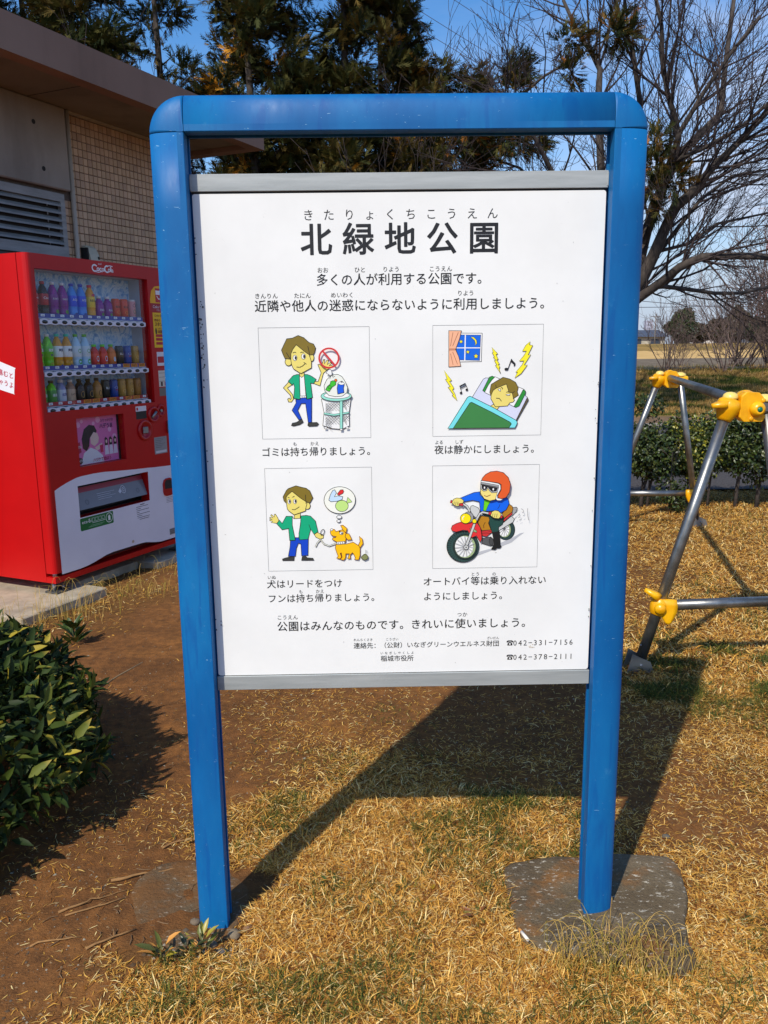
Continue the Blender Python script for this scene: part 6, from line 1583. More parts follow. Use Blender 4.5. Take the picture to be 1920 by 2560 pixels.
def conifer(x, y, H, seed, label, zmin=1.6, nl=46, spread=2.0, rtr=.11, lean=0.0, thin=1.0, warm=.10):
    root = thing('conifer_tree', label, 'tree', 'conifers behind the building')
    rnd = random.Random(seed); r = np.random.default_rng(seed)
    tp = [Vector((x, y, -.1)), Vector((x + lean * .3 + rnd.gauss(0, .05), y, H * .3)), Vector((x + lean * .6 + rnd.gauss(0, .1), y, H * .6)), Vector((x + lean, y, H))]
    trad = [rtr, rtr * .8, rtr * .55, .02]
    MB().tube(tp, trad, 10).obj('trunk', M_BARK, root)
    mb = MB(); C = []; D = []; Sz = []; tone = []
    for i in range(nl):
        t = zmin / H + (1 - zmin / H) * (i + rnd.random()) / nl
        q, dd, rr = along(tp, trad, min(.99, t))
        a = rnd.uniform(0, 6.28); L = spread * (1.1 - .72 * t) * rnd.uniform(.5, 1.15)
        d = Vector((math.cos(a), math.sin(a), rnd.uniform(.0, .45))).normalized()
        P = [q]
        for k in range(4):
            d = (d + Vector((rnd.gauss(0, .12), rnd.gauss(0, .12), rnd.gauss(.03, .10)))).normalized(); P.append(P[-1] + d * L / 4)
        lr = [max(.006, rr * .35 * (1 - .22 * k)) for k in range(5)]
        mb.tube(P, lr, 5, cap=False)
        ncl = max(2, int(L * 5.2 * thin))
        for c in range(ncl):
            tt = rnd.uniform(.15, 1.05); base, d2, _ = along(P, lr, min(tt, .999))
            cc = base + Vector((rnd.gauss(0, .15), rnd.gauss(0, .15), rnd.gauss(-.02, .10)))
            mb.tube([base, cc], [.010, .006], 3, cap=False)
            R0 = rnd.uniform(.17, .40); tn = rnd.random()
            m = int(34 * (R0 / .28) ** 2)
            pd = r.normal(0, 1, (m, 3)); pd /= np.linalg.norm(pd, axis=1)[:, None]
            pts = np.array(cc) + pd * (R0 * r.random((m, 1)) ** .5) * np.array([1, 1, .8])
            od = pd * .7 + np.array(d2) * .5 + r.normal(0, .3, (m, 3)) + np.array([0, 0, .22])
            C.append(pts - od * .06); D.append(od); Sz.append(.17 + .15 * r.random(m)); tone.append(np.full(m, tn))
    mb.obj('branches', M_TWIG, root, fix=False, kind='stuff')
    C = np.concatenate(C); D = np.concatenate(D); Sz = np.concatenate(Sz); tone = np.concatenate(tone); n = len(C)
    Up = np.array([0, 0, 1.]) + r.normal(0, .5, (n, 3))
    base = PALC[np.clip((tone * 3.2 + r.random(n) * 2.2).astype(int), 0, 5)]
    col = base * (.55 + .65 * r.random(n))[:, None]
    rust = (tone > 1 - warm * np.where(C[:, 2] < 4.6, 2.2, .6)) & (r.random(n) < .6); col[rust] = np.array(s(196, 136, 40)[:3]) * (.6 + .7 * r.random(rust.sum()))[:, None]
    V, F, CC = sprays(C, D, Up, Sz, col, r)
    link('crown', npmesh('crown', V, F, M_CON, CC), root)
    setloc(root, (x, y, 0))
TR = [  # x, y, H
 (-6.6, 20.0, 11.0, 'shaded conifer standing back behind the eaves'), (.0, 20.2, 11.0, 'shaded conifer standing back right of the straight trunked one'),
 (-7.6, 16.4, 10.5, 'leftmost conifer above the building roof at the edge of the view'),
 (-6.95, 17.6, 11.5, 'second conifer from the left above the roof with rusty lower foliage'),
 (-5.55, 16.2, 10.0, 'bronze tinged conifer above the middle of the building eaves'),
 (-4.28, 17.0, 11.0, 'slim dark trunked conifer just left of the blue sign corner'),
 (-2.36, 16.6, 11.5, 'full conifer above the left half of the blue top bar'),
 (-.72, 17.0, 12.0, 'straight trunked conifer above the centre of the blue top bar'),
 (.42, 17.4, 11.0, 'conifer with forked pale trunk right of the centre of the top bar'),
 (2.0, 17.8, 6.8, 'low spreading conifer above the right part of the top bar')]
for i, (x, y, H, lab) in enumerate(TR):
    sp = [2.1, 2.0, 2.2, 2.3, 2.1, 1.2, 2.1, 2.0, 2.3, 2.4][i]; nl = [36, 28, 54, 56, 52, 30, 54, 50, 50, 42][i]; th_ = [.8, .7, 1.2, 1.2, 1.2, .8, 1.25, 1.2, 1.1, 1.05][i]
    conifer(x, y, H, 40 + i, lab, spread=sp, nl=nl, thin=th_, warm=[.05, .05, .14, .18, .20, .05, .14, .14, .14, .16][i])
conifer(-3.5, 18.6, 5.2, 71, 'low bushy conifer filling the gap under the left half of the top bar', spread=2.3, nl=34, thin=1.1, zmin=1.4, warm=.10)
conifer(1.0, 18.8, 5.4, 72, 'low bushy conifer seen under the right half of the top bar', spread=2.0, nl=26, thin=.9, zmin=1.4, warm=.14)
# long conifer boughs reaching right across the cherry
def bough(P, clumps, label, seed):
    root = thing('conifer_bough', label, 'branch'); r = np.random.default_rng(seed); rnd = random.Random(seed)
    mb = MB(); mb.tube(P, [.05 - .04 * i / (len(P) - 1) for i in range(len(P))], 6); mb.obj('branch', M_BARK, root)
    C, D, Sz = [], [], []
    for (c, R0, m) in clumps:
        pd = r.normal(0, 1, (m, 3)); pd /= np.linalg.norm(pd, axis=1)[:, None]
        C.append(np.array(c) + pd * R0 * r.random((m, 1)) ** .5); D.append(pd + np.array([.3, 0, .3]) + r.normal(0, .3, (m, 3))); Sz.append(.16 + .15 * r.random(m))
    C = np.concatenate(C); D = np.concatenate(D); Sz = np.concatenate(Sz); n = len(C)
    col = PALC[r.integers(0, 6, n)] * (.6 + .6 * r.random(n))[:, None]
    rs = r.random(n) < .03; col[rs] = np.array(s(176, 112, 40)[:3])
    V, F, CC = sprays(C, D, np.array([0, 0, 1.]) + r.normal(0, .5, (n, 3)), Sz, col, r)
    link('foliage', npmesh('foliage', V, F, M_CON, CC), root)
bough([(.9, 17.3, 4.6), (1.8, 16.6, 5.4), (3.0, 16.2, 6.3), (4.4, 15.9, 7.0)], [((3.45, 16.0, 6.85), .26, 90), ((3.70, 16.0, 6.75), .18, 40), ((4.20, 15.9, 6.95), .30, 120), ((4.40, 15.9, 6.85), .22, 60), ((3.5, 16.1, 6.35), .24, 60), ((2.5, 16.3, 6.1), .24, 90), ((2.35, 16.4, 5.3), .30, 120), ((2.65, 16.4, 5.2), .22, 60), ((1.7, 16.5, 5.5), .32, 140), ((1.4, 16.5, 5.2), .25, 70)], 'long conifer bough with leafy tufts reaching over the right half of the top bar', 3)
bough([(4.7, 16.4, 3.2), (5.0, 16.2, 4.2), (5.35, 16.0, 5.2)], [((5.05, 16.0, 5.1), .22, 80), ((5.1, 16.0, 4.75), .24, 90), ((5.45, 16.0, 4.45), .24, 90), ((5.0, 16.0, 4.3), .22, 70), ((5.2, 16.1, 4.0), .18, 40)], 'leafy conifer tuft right of the right blue post among bare cherry limbs', 4)
# a bare sapling between the conifers
for i, (x, y, h, lab) in enumerate(((-4.0, 15.9, 5.6, 'bare twiggy sapling between conifers left of the top bar'), (1.3, 16.0, 5.2, 'bare twiggy sapling below the long conifer bough'))):
    rt_ = thing('bare_sapling', lab, 'tree'); rnd = random.Random(60 + i); mb = MB()
    for k in range(5): grow(mb, (x + rnd.uniform(-.2, .2), y, 0), (rnd.gauss(0, .22), rnd.gauss(0, .2), 1), h * rnd.uniform(.7, 1), .035, 0, rnd, 4, (8, 6, 3), .03, .55, .08, .0045, .25)
    mb.obj('branches', M_TWIG, rt_, fix=False); setloc(rt_, (x, y, 0))

# hedge shrubs beyond the frame ----------------------------------
M_HEDGE = attrmat('hedge_leaf', .4, .1, .5)
def hedge(cx, cy, blobs, stems, label, seed, pal, nleaf):
    root = thing('hedge_shrub', label, 'shrub', 'hedge shrubs beyond the play frame'); r = np.random.default_rng(seed); rnd = random.Random(seed)
    mb = MB()
    for (sx, sr, hx) in stems:
        mb.tube([(cx + sx, cy, -.02), (cx + sx + .02, cy + .02, .18), (cx + sx + hx * .5, cy, .32), (cx + sx + hx, cy + .05, .55)], [sr, sr * .9, sr * .6, sr * .3], 7)
        grow(mb, (cx + sx, cy, .15), (hx, 0, .6), .35, sr * .5, 0, rnd, 4, (4, 3), .05, .6, .12, .002)
    mb.obj('stem', M_BARK, root)
    P, D, Nn = [], [], []
    tot = sum(b[3] ** 2 * b[4] for b in blobs)
    for (bx, by, bz, br, bh) in blobs:
        n = int(nleaf * br ** 2 * bh / tot)
        pd = r.normal(0, 1, (n, 3)); pd /= np.linalg.norm(pd, axis=1)[:, None]
        rad = (1 - .5 * r.random((n, 1)) ** 1.4) * (1 + .15 * np.sin(pd[:, :1] * 9 + 3 * pd[:, 2:] * 3))
        P.append(np.array([cx + bx, cy + by, bz]) + pd * rad * np.array([br, br * .8, bh])); D.append(pd * .6 + r.normal(0, .6, (n, 3))); Nn.append(pd + np.array([0, -.2, .8]) + r.normal(0, .4, (n, 3)))
    P = np.concatenate(P); D = np.concatenate(D); Nn = np.concatenate(Nn); n = len(P)
    L = .026 + .020 * r.random(n); pal = np.array([p[:3] for p in pal]); c = pal[r.integers(0, len(pal), n)] * (.5 + .6 * r.random(n))[:, None]
    # 6-gon-ish small leaves
    V, F, CC = leafset(P, D, Nn, L, L * .55, c, .15)
    link('foliage', npmesh('foliage', V, F, M_HEDGE, CC), root, kind='stuff')
    setloc(root, (cx, cy, 0))
HP = [s(58, 74, 32), s(72, 86, 36), s(48, 62, 32), s(92, 98, 44), s(64, 80, 30)]
HY = HP + [s(150, 142, 44), s(124, 126, 44)]
hedge(2.25, 7.5, [(.30, .05, .66, .18, .14), (-.25, 0, .50, .24, .22), (-.02, 0, .55, .34, .22), (.22, 0, .50, .26, .20), (-.12, .05, .88, .16, .14), (.20, .05, .93, .14, .10), (.10, .05, 1.0, .20, .05), (.02, 0, .70, .22, .10), (.32, 0, .42, .20, .16)], [(-.02, .035, .05), (.14, .02, .12), (.20, .014, .10)], 'bushy evergreen shrub between the blue post and the steel legs with a taller ragged top', 1, HP, 11000)
hedge(2.85, 7.55, [(.20, .1, .66, .22, .20), (-.05, .1, .45, .24, .16), (.0, 0, .60, .22, .18), (-.12, 0, .72, .12, .16), (.12, 0, .50, .24, .20), (.06, 0, .30, .12, .12)], [(-.02, .012, .0), (.1, .016, .02), (.18, .012, .05)], 'yellow tinged shrub in the middle of the hedge behind the leaning steel leg', 2, HY, 8500)
hedge(3.35, 7.5, [(-.18, 0, .60, .26, .22), (.45, 0, .62, .26, .26), (.02, 0, .78, .28, .22), (.30, 0, .80, .24, .22), (.0, 0, .52, .30, .20), (.32, 0, .50, .26, .22), (.12, 0, .95, .22, .07), (.1, 0, .30, .12, .10)], [(-.08, .018, .05), (.12, .02, .06), (.30, .024, .02)], 'dark dense shrub at the right end of the hedge under the nearest clamps', 3, HP, 15000)
hedge(2.55, 7.2, [(.0, 0, .22, .12, .10), (.08, 0, .12, .10, .08)], [(.0, .008, .02)], 'small low shoot of leaves at the foot of the hedge gap', 4, HP, 500)
hedge(4.05, 7.55, [(.0, 0, .55, .32, .30), (.1, 0, .80, .24, .18)], [(-.02, .02, .02), (.1, .015, .05)], 'shrub just beyond the right edge of the view', 5, HP, 3500)

# bare shrubs along the crest -------------------------------------
shr = []
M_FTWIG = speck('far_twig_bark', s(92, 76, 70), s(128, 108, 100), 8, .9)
for v in range(4):
    mb = MB(); rnd = random.Random(100 + v)
    for k in range(10):
        a = rnd.uniform(0, 6.28); tl = rnd.uniform(.15, .85)
        grow(mb, (rnd.gauss(0, .12), rnd.gauss(0, .12), -.1), (math.cos(a) * tl, math.sin(a) * tl, 1), rnd.uniform(1.4, 2.4), .022, 0, rnd, 4, (6, 3, 2), .04, .5, .10, .0045, .3)
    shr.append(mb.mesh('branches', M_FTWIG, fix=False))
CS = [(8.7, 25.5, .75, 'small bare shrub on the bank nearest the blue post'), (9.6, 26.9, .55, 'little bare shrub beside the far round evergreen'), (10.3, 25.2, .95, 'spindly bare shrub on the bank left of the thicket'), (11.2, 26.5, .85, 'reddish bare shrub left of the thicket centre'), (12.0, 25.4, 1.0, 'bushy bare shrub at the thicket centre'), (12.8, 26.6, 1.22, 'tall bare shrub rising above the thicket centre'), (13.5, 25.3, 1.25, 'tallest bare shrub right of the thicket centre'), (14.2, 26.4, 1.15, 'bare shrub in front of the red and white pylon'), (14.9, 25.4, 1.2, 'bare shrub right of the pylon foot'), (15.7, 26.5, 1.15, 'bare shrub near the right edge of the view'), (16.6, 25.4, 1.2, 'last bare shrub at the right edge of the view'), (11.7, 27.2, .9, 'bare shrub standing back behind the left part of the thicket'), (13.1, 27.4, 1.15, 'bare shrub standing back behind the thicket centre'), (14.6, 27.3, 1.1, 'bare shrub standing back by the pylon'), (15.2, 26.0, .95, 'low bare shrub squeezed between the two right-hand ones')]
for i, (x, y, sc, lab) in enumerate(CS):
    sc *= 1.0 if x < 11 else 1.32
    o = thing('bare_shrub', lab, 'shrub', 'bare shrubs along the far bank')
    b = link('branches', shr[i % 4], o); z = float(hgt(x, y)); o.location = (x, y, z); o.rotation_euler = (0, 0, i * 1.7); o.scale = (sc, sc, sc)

# far tufts of green and dry grass on the bank --------------------
def far_grass():
    r = np.random.default_rng(77); n = 52000
    y = 17.4 + 9.2 * r.random(n); x = y * (.27 + .24 * r.random(n)) ; z = hgt(x, y)
    az = r.random(n) * 6.28; el = .5 + .8 * r.random(n); L = .05 + .09 * r.random(n) ** 2
    edge = (y > 25.9); L[edge] *= 2.0
    d = np.stack([np.cos(az) * np.cos(el), np.sin(az) * np.cos(el), np.sin(el)], -1); sd = np.stack([-np.sin(az), np.cos(az), 0 * az], -1)
    b = np.stack([x, y, z], -1); w = .007
    V = np.stack([b - sd * w, b + sd * w, b + d * L[:, None]], 1).reshape(-1, 3); F = np.arange(3 * n).reshape(-1, 3)
    gp = vnoise(x, y * 2.2, 1.1, 41) * .6 + vnoise(x, y, 3.1, 42) * .4
    g = np.array([p[:3] for p in (s(84, 96, 34), s(104, 104, 46), s(70, 84, 30))]); dr = np.array([p[:3] for p in (s(180, 146, 84), s(160, 124, 66), s(132, 102, 56), s(198, 166, 104))])
    c = np.where((gp > .54)[:, None], g[r.integers(0, 3, n)], dr[r.integers(0, 4, n)]) * (.8 + .4 * r.random(n))[:, None]
    link('bank_grass', npmesh('bank_grass', V, F, M_GRASS, np.repeat(c, 3, 0)), kind='stuff', label='mixed green and dry grass on the far bank', category='grass')
far_grass()

# ================================================================ far distance
def house(x, y, w, d, h, rh, cw, cr, label, ridge_x=True):
    root = thing('house', label, 'house', 'houses beyond the river'); z = .1
    MB().box((x - w / 2, y, z - .5), (x + w / 2, y + d, z + h)).obj('wall', flat(cw, .8), root)
    mb = MB(); e = .5
    mb.add([(x - w / 2 - e, y - e, z + h), (x + w / 2 + e, y - e, z + h), (x + w / 2 + e, y + d + e, z + h), (x - w / 2 - e, y + d + e, z + h), (x - w / 2 + (0 if ridge_x else w / 2), y + d / 2, z + h + rh), (x + w / 2 - (0 if ridge_x else w / 2), y + d / 2, z + h + rh)], [(0, 1, 5, 4), (2, 3, 4, 5), (1, 2, 5), (3, 0, 4), (0, 3, 2, 1)])
    mb.obj('roof', flat(cr, .7), root)
    n = max(2, int(w / 3))
    for k in range(n):
        for fl_ in range(1 if h < 4 else 2):
            cx = x - w / 2 + (k + .5) * w / n
            MB().box((cx - .7, y - .06, z + .9 + 2.7 * fl_), (cx + .7, y + .02, z + 2.1 + 2.7 * fl_)).obj('window', flat(s(60, 70, 84), .2), root)
    setloc(root, (x, y, z))
house(37.2, 118, 5.4, 6, 2.4, 1.0, s(190, 180, 160), s(78, 84, 96), 'long low house with grey roof left of the round evergreen')
house(50.0, 128, 6, 6, 2.4, 1.1, s(214, 206, 196), s(84, 88, 100), 'pale house with grey roof right of the round evergreen')
house(66, 140, 7, 6, 2.5, 1.4, s(180, 170, 160), s(86, 74, 70), 'brown roofed house behind the bare thicket')
house(56.3, 125, 3.6, 6, 2.4, 1.0, s(226, 224, 222), s(80, 86, 98), 'white house behind the pylon foot')
house(62, 132, 6, 6, 2.6, 1.2, s(200, 196, 190), s(70, 74, 84), 'wide house near the right edge of the view')
def tower(x, y, w, h, c, label):
    root = thing('tower_block', label, 'tower', 'distant tower blocks')
    MB().box((x - w / 2, y, 0), (x + w / 2, y + w, h)).obj('wall', flat(c, .8), root)
    mb = MB()
    for k in range(int(h / 6)): mb.box((x - w / 2 + 1, y - .4, 4 + k * 6), (x + w / 2 - 1, y - .05, 6.4 + k * 6))
    mb.obj('window_bands', flat(tuple(v * .75 for v in c[:3]) + (1,), .5), root); setloc(root, (x, y, 0))
tower(478, 1500, 12, 43, s(168, 168, 184), 'wider hazy grey tower block far beyond the houses')
tower(494, 1540, 9, 36, s(176, 172, 176), 'narrower beige tower block beside the hazy grey one')
# ball-shaped evergreens
def far_tree(x, y, w, h, label, seed, cols, n=5200, trunk=1.5):
    root = thing('evergreen_tree', label, 'tree', 'evergreens beyond the river'); r = np.random.default_rng(seed)
    MB().tube([(x, y, 1.2), (x, y, 1.5 + trunk)], [.22, .15], 8).obj('trunk', M_BARK, root)
    pd = r.normal(0, 1, (n, 3)); pd /= np.linalg.norm(pd, axis=1)[:, None]
    lob = 1 + .18 * np.sin(4 * pd[:, 0] + seed) + .14 * np.sin(6 * pd[:, 2] + 2 * seed) + .10 * np.sin(9 * pd[:, 1] + 11 * pd[:, 2])
    P = np.array([x, y, 1.5 + trunk * .3 + h / 2]) + pd * (lob * (1 - .35 * r.random(n) ** 2))[:, None] * np.array([w / 2, w / 2, h / 2])
    c = np.array([q[:3] for q in cols])[r.integers(0, len(cols), n)] * (.6 + .8 * r.random(n))[:, None]
    V, F, CC = leafset(P, pd + r.normal(0, .7, (n, 3)), pd + r.normal(0, .5, (n, 3)), .28 + .25 * r.random(n), .22 + .1 * r.random(n), c)
    link('crown', npmesh('crown', V, F, M_HEDGE, CC), root); setloc(root, (x, y, 1.5))
FG = [s(52, 68, 34), s(42, 58, 34), s(66, 80, 38)]
far_tree(37.2, 104, 3.6, 3.1, 'round dark evergreen left of the bare thicket', 1, FG)
far_tree(44.0, 108, 4.4, 2.3, 'brownish rounded tree behind the thicket left of its centre', 2, [s(84, 68, 46), s(72, 66, 40), s(60, 60, 36)])
far_tree(47.6, 112, 2.2, 4.2, 'pointed tawny conifer rising behind the thicket centre', 3, [s(88, 76, 40), s(74, 70, 38), s(60, 62, 34)])
far_tree(49.6, 110, 3.4, 2.4, 'dark evergreen behind the thicket right of its centre', 4, FG)
far_tree(58.0, 122, 4.0, 2.0, 'broad grey-green tree behind the bare shrubs at the right', 5, [s(70, 72, 52), s(60, 64, 46)])
far_tree(41.8, 112, 3.0, 2.0, 'low brown shrub tree beside the long low house', 6, [s(84, 70, 50), s(64, 60, 44)], 2500)
# utility pole by the houses
up_ = thing('utility_pole', 'thin grey utility pole by the low house right of the blue post', 'pole')
MB().tube([(33.9, 104, 1.2), (33.9, 104, 5.2)], [.10, .07], 8).obj('pole', flat(s(130, 124, 120), .8), up_)
MB().box((33.3, 103.95, 4.8), (34.5, 104.05, 4.88)).obj('crossarm', flat(s(110, 106, 104), .8), up_)
# long pale roadside wall/guardrail between the houses
# lattice pylon, red and white
def pylon(x, y, H, w, label):
    root = thing('pylon', label, 'pylon'); n = 12
    for k in range(n):
        z0 = H * k / n; z1 = H * (k + 1) / n; w0 = w * (1 - .85 * k / n) / 2; w1 = w * (1 - .85 * (k + 1) / n) / 2; t = .22
        mb = MB(); c0 = [(x - w0, y - w0, z0), (x + w0, y - w0, z0), (x + w0, y + w0, z0), (x - w0, y + w0, z0)]; c1 = [(x - w1, y - w1, z1), (x + w1, y - w1, z1), (x + w1, y + w1, z1), (x - w1, y + w1, z1)]
        for i in range(4):
            mb.tube([c0[i], c1[i]], t, 4); mb.tube([c0[i], c1[(i + 1) % 4]], t * .5, 3); mb.tube([c0[(i + 1) % 4], c1[i]], t * .5, 3)
        mb.obj('lattice_section', flat(s(186, 96, 96) if k in (2, 3, 7, 10) else s(178, 176, 184), .6), root)
    for z, L in ((H * .72, 11), (H * .84, 9), (H * .95, 7)):
        mb = MB()
        for sg_ in (-1, 1): mb.tube([(x, y, z + 1.2), (x + sg_ * L, y, z)], .16, 3); mb.tube([(x, y, z - .6), (x + sg_ * L, y, z)], .16, 3)
        mb.obj('crossarm', flat(s(170, 168, 176), .6), root)
    setloc(root, (x, y, 0))
pylon(193, 420, 78, 9.5, 'tall red and white lattice pylon behind the bare shrubs')
# overhead cables
def cable(a, b, sag, rad, label, group):
    a = Vector(a); b = Vector(b); P = []
    for k in range(25):
        t = k / 24; q = a.lerp(b, t); q.z -= sag * 4 * t * (1 - t); P.append(q)
    MB().tube(P, rad, 4).obj('overhead_cable', flat(s(86, 86, 100), .6), label=label, category='cable', group=group)
def dirp(px, py, y):
    d = fwd + rt * ((px - 960) / 2050) - up * ((py - 1280) / 2050); return Vector((0, 0, 1.5)) + d * (y / d.y)
for i, (dx, lab) in enumerate(((0, 'lowest of the diagonal overhead cables in the blue sky right of centre'), (22, 'second lowest diagonal overhead cable in the blue sky'), (62, 'second highest diagonal overhead cable in the blue sky'), (84, 'highest of the diagonal overhead cables in the blue sky'))):
    cable(dirp(700 + dx * 2, -150 - dx, 70), dirp(1680 + dx, 420 - dx, 110), .8, .028, lab, 'diagonal cables high over the trees')
cable(dirp(1500, 742, 150), dirp(1960, 772, 260), .6, .06, 'upper level cable above the far houses', 'cables above the far houses')
cable(dirp(1500, 768, 150), dirp(1960, 752, 260), .6, .06, 'lower level cable above the far houses', 'cables above the far houses')
# guardrail on the far road
gr = thing('river_railing', 'long low railing along the far river edge', 'railing')
for k in range(3): MB().box((0, 57.9, -.75 + .22 * k), (60, 57.95, -.72 + .22 * k)).obj('rail', flat(s(120, 116, 112), .7), gr)
for k in range(31): MB().box((k * 2, 57.88, -2.0), (k * 2 + .06, 57.97, -.25)).obj('rail_post', flat(s(110, 106, 102), .7), gr)

# ================================================================ small things on the ground
def stone(x, y, r, col, label, seed, flatn=.6, asp=1.2):
    r_ = np.random.default_rng(seed); mb = MB(); n, m = 9, 6; vs = []
    for i in range(m + 1):
        ph = math.pi * i / m
        for k in range(n):
            t = 2 * math.pi * k / n; q = 1 + r_.normal(0, .09)
            vs.append((x + r * asp * q * math.sin(ph) * math.cos(t + seed), y + r * q * math.sin(ph) * math.sin(t + seed), float(hgt(x, y)) + r * flatn * .45 + r * flatn * math.cos(ph) * q))
    fs = [(i * n + k, i * n + (k + 1) % n, (i + 1) * n + (k + 1) % n, (i + 1) * n + k) for i in range(m) for k in range(n)]
    mb.add(vs, fs, 0, True)
    mb.obj('stone', speck('stone', tuple(c * .8 for c in col[:3]) + (1,), col, 40, .85, None, .3, 120), label=label, category='stone', group='stones near the left post')
stone(-.405, 1.885, .017, s(134, 118, 94), 'largest rounded grey stone touching the left post foot', 1, .8, 1.0)
stone(-.372, 1.905, .012, s(140, 104, 78), 'small brown stone beside the grey stone at the left post', 2)
stone(-.335, 1.935, .019, s(160, 120, 74), 'flat tan stone right of the left post', 3, .5, 1.4)
stone(-.340, 1.975, .012, s(118, 112, 100), 'pale grey stone just behind the tan stone', 4)
stone(-.290, 1.995, .014, s(134, 128, 112), 'oval grey stone at the grass edge right of the left post', 5, .5, 1.3)
stone(-.295, 2.07, .013, s(124, 118, 106), 'farthest grey stone at the grass edge right of the left post', 6, .5, 1.2)
stone(-.318, 1.965, .009, s(190, 182, 170), 'tiny whitish stone by the grass edge', 7)
stone(-.455, 1.845, .012, s(110, 98, 80), 'brown-grey pebble in front of the left post', 8)
stone(-.425, 1.825, .011, s(96, 92, 88), 'dark blue-grey pebble in front of the left post', 9)
stone(-.30, 1.86, .013, s(172, 130, 72), 'ochre pebble in the straw right of the left post', 10, .6, 1.2)
stone(-.36, 1.825, .012, s(104, 98, 88), 'dull grey pebble half in the straw before the left post', 11)
stone(-.48, 1.795, .010, s(96, 92, 88), 'dark pebble nearest the viewer at the left post', 12)
stone(-.495, 1.99, .014, s(140, 100, 60), 'rusty brown stone behind the left post outer edge', 13)
stone(-.515, 1.925, .012, s(120, 104, 84), 'sandy stone left of the left post foot', 14)
stone(-.30, 1.665, .010, s(130, 118, 98), 'lone tan pebble lying in the foreground straw', 15)
stone(.258, 1.63, .014, s(212, 206, 200), 'white broken stone in the straw in the foreground', 16, .5, 1.4)
stone(.72, 2.37, .015, s(112, 96, 80), 'flat brown stone on the dirt right of the right post', 17, .3, 1.6)
stone(.86, 2.29, .011, s(96, 90, 80), 'small dark stone on the dirt beyond the right footing', 18)
stone(.455, 2.42, .012, s(196, 182, 150), 'pale stone behind the right post', 19, .5, 1.2)
stone(.36, 2.235, .010, s(190, 184, 172), 'pale chip at the far edge of the right footing', 20, .4, 1.4)
def gravel():
    r = np.random.default_rng(9); n = 16000
    y = 1.5 + 4.2 * r.random(n) ** 1.4; x = (r.random(n) * 1.1 - .55) * y
    c, g = cover(x, y); k = (r.random(n) < (1 - c) * .9 + .03) & off_hard(x, y); x, y = x[k], y[k]; n = len(x)
    sz = .0012 + .0042 * r.random(n) ** 4
    clus = r.random(n) < .035; m = clus.sum(); x[clus] = -.44 + r.normal(0, .07, m); y[clus] = 1.80 + r.normal(0, .045, m); sz[clus] = .003 + .005 * r.random(m)
    T = np.array([(1, 0, 0), (0, 1, 0), (-1, 0, 0), (0, -1, 0), (0, 0, .8), (0, 0, -.6)], float); TF = np.array([(0, 1, 4), (1, 2, 4), (2, 3, 4), (3, 0, 4)])
    a = r.random(n) * 6.28; ca, sa = np.cos(a), np.sin(a); asp = .7 + .7 * r.random(n)
    TX = T[None, :, 0] * (1 + .3 * r.normal(0, 1, (n, 6))); TY = T[None, :, 1] * asp[:, None] * (1 + .3 * r.normal(0, 1, (n, 6)))
    V = np.stack([x[:, None] + sz[:, None] * (ca[:, None] * TX - sa[:, None] * TY), y[:, None] + sz[:, None] * (sa[:, None] * TX + ca[:, None] * TY), hgt(x, y)[:, None] + sz[:, None] * T[None, :, 2] + .0005 + 0 * TX], -1).reshape(-1, 3)
    F = ((np.arange(n) * 6)[:, None, None] + TF[None]).reshape(-1, 3)
    pal = np.array([q[:3] for q in (s(120, 96, 70), s(98, 84, 68), s(140, 112, 78), s(86, 66, 46), s(150, 140, 120))])
    link('gravel', npmesh('gravel', V, F, attrmat('grit', .9), np.repeat(pal[r.integers(0, 5, n)], 6, 0)), kind='stuff', label='loose grit and earth crumbs on the dirt', category='gravel')
gravel()
def stick(P, rad, label, col=s(158, 116, 68)):
    rnd = random.Random(label); Q = []
    for a, b in zip(P[:-1], P[1:]):
        for k in range(3):
            t = k / 3; x = a[0] + (b[0] - a[0]) * t + rnd.gauss(0, .004); y = a[1] + (b[1] - a[1]) * t + rnd.gauss(0, .004)
            Q.append((x, y, float(hgt(x, y)) + rad * 1.1 + a[2] * (1 - t) + b[2] * t + rnd.uniform(0, .002)))
    x, y, dz = P[-1]; Q.append((x, y, float(hgt(x, y)) + rad))
    n = len(Q); rr = [rad * (1.15 - .8 * i / n) * rnd.uniform(.85, 1.2) for i in range(n)]
    mb = MB().tube(Q, rr, 6)
    q = Vector(Q[n // 2]); mb.tube([q, q + Vector((rnd.uniform(-.02, .02), .018, .003)), q + Vector((rnd.uniform(-.03, .03), .034, .001))], [rad * .5, rad * .4, rad * .2], 5)
    mb.obj('twig', speck('dead_wood', tuple(c * .7 for c in col[:3]) + (1,), col, 60, .9), label=label, category='twig', group='dead twigs on the dirt')
stick([(-.80, 2.12, 0), (-.74, 2.135, .004), (-.66, 2.15, .002), (-.585, 2.19, 0)], .004, 'long bent tan twig on the dirt left of the left post')
stick([(-.90, 1.98, 0), (-.84, 2.01, .003), (-.80, 2.04, 0), (-.74, 2.07, 0)], .0028, 'thin twig lying parallel beside the bush edge')
stick([(-.87, 1.96, 0), (-.80, 1.99, .002), (-.735, 2.03, 0)], .0025, 'straight thin twig nearest the bush foot')
stick([(-.60, 2.33, 0), (-.565, 2.27, .006), (-.585, 2.22, .002), (-.57, 2.18, 0)], .0035, 'crooked twig standing away from the left post')
stick([(-.70, 2.27, 0), (-.66, 2.30, .003), (-.60, 2.32, 0)], .003, 'short twig behind the long bent twig')
stick([(-.77, 1.83, 0), (-.71, 1.86, .004), (-.665, 1.90, 0)], .003, 'curved twig on the dirt in the left foreground')
stick([(-.92, 1.85, 0), (-.86, 1.86, .002), (-.80, 1.87, 0)], .0025, 'pale thin twig in the left foreground below the bush')
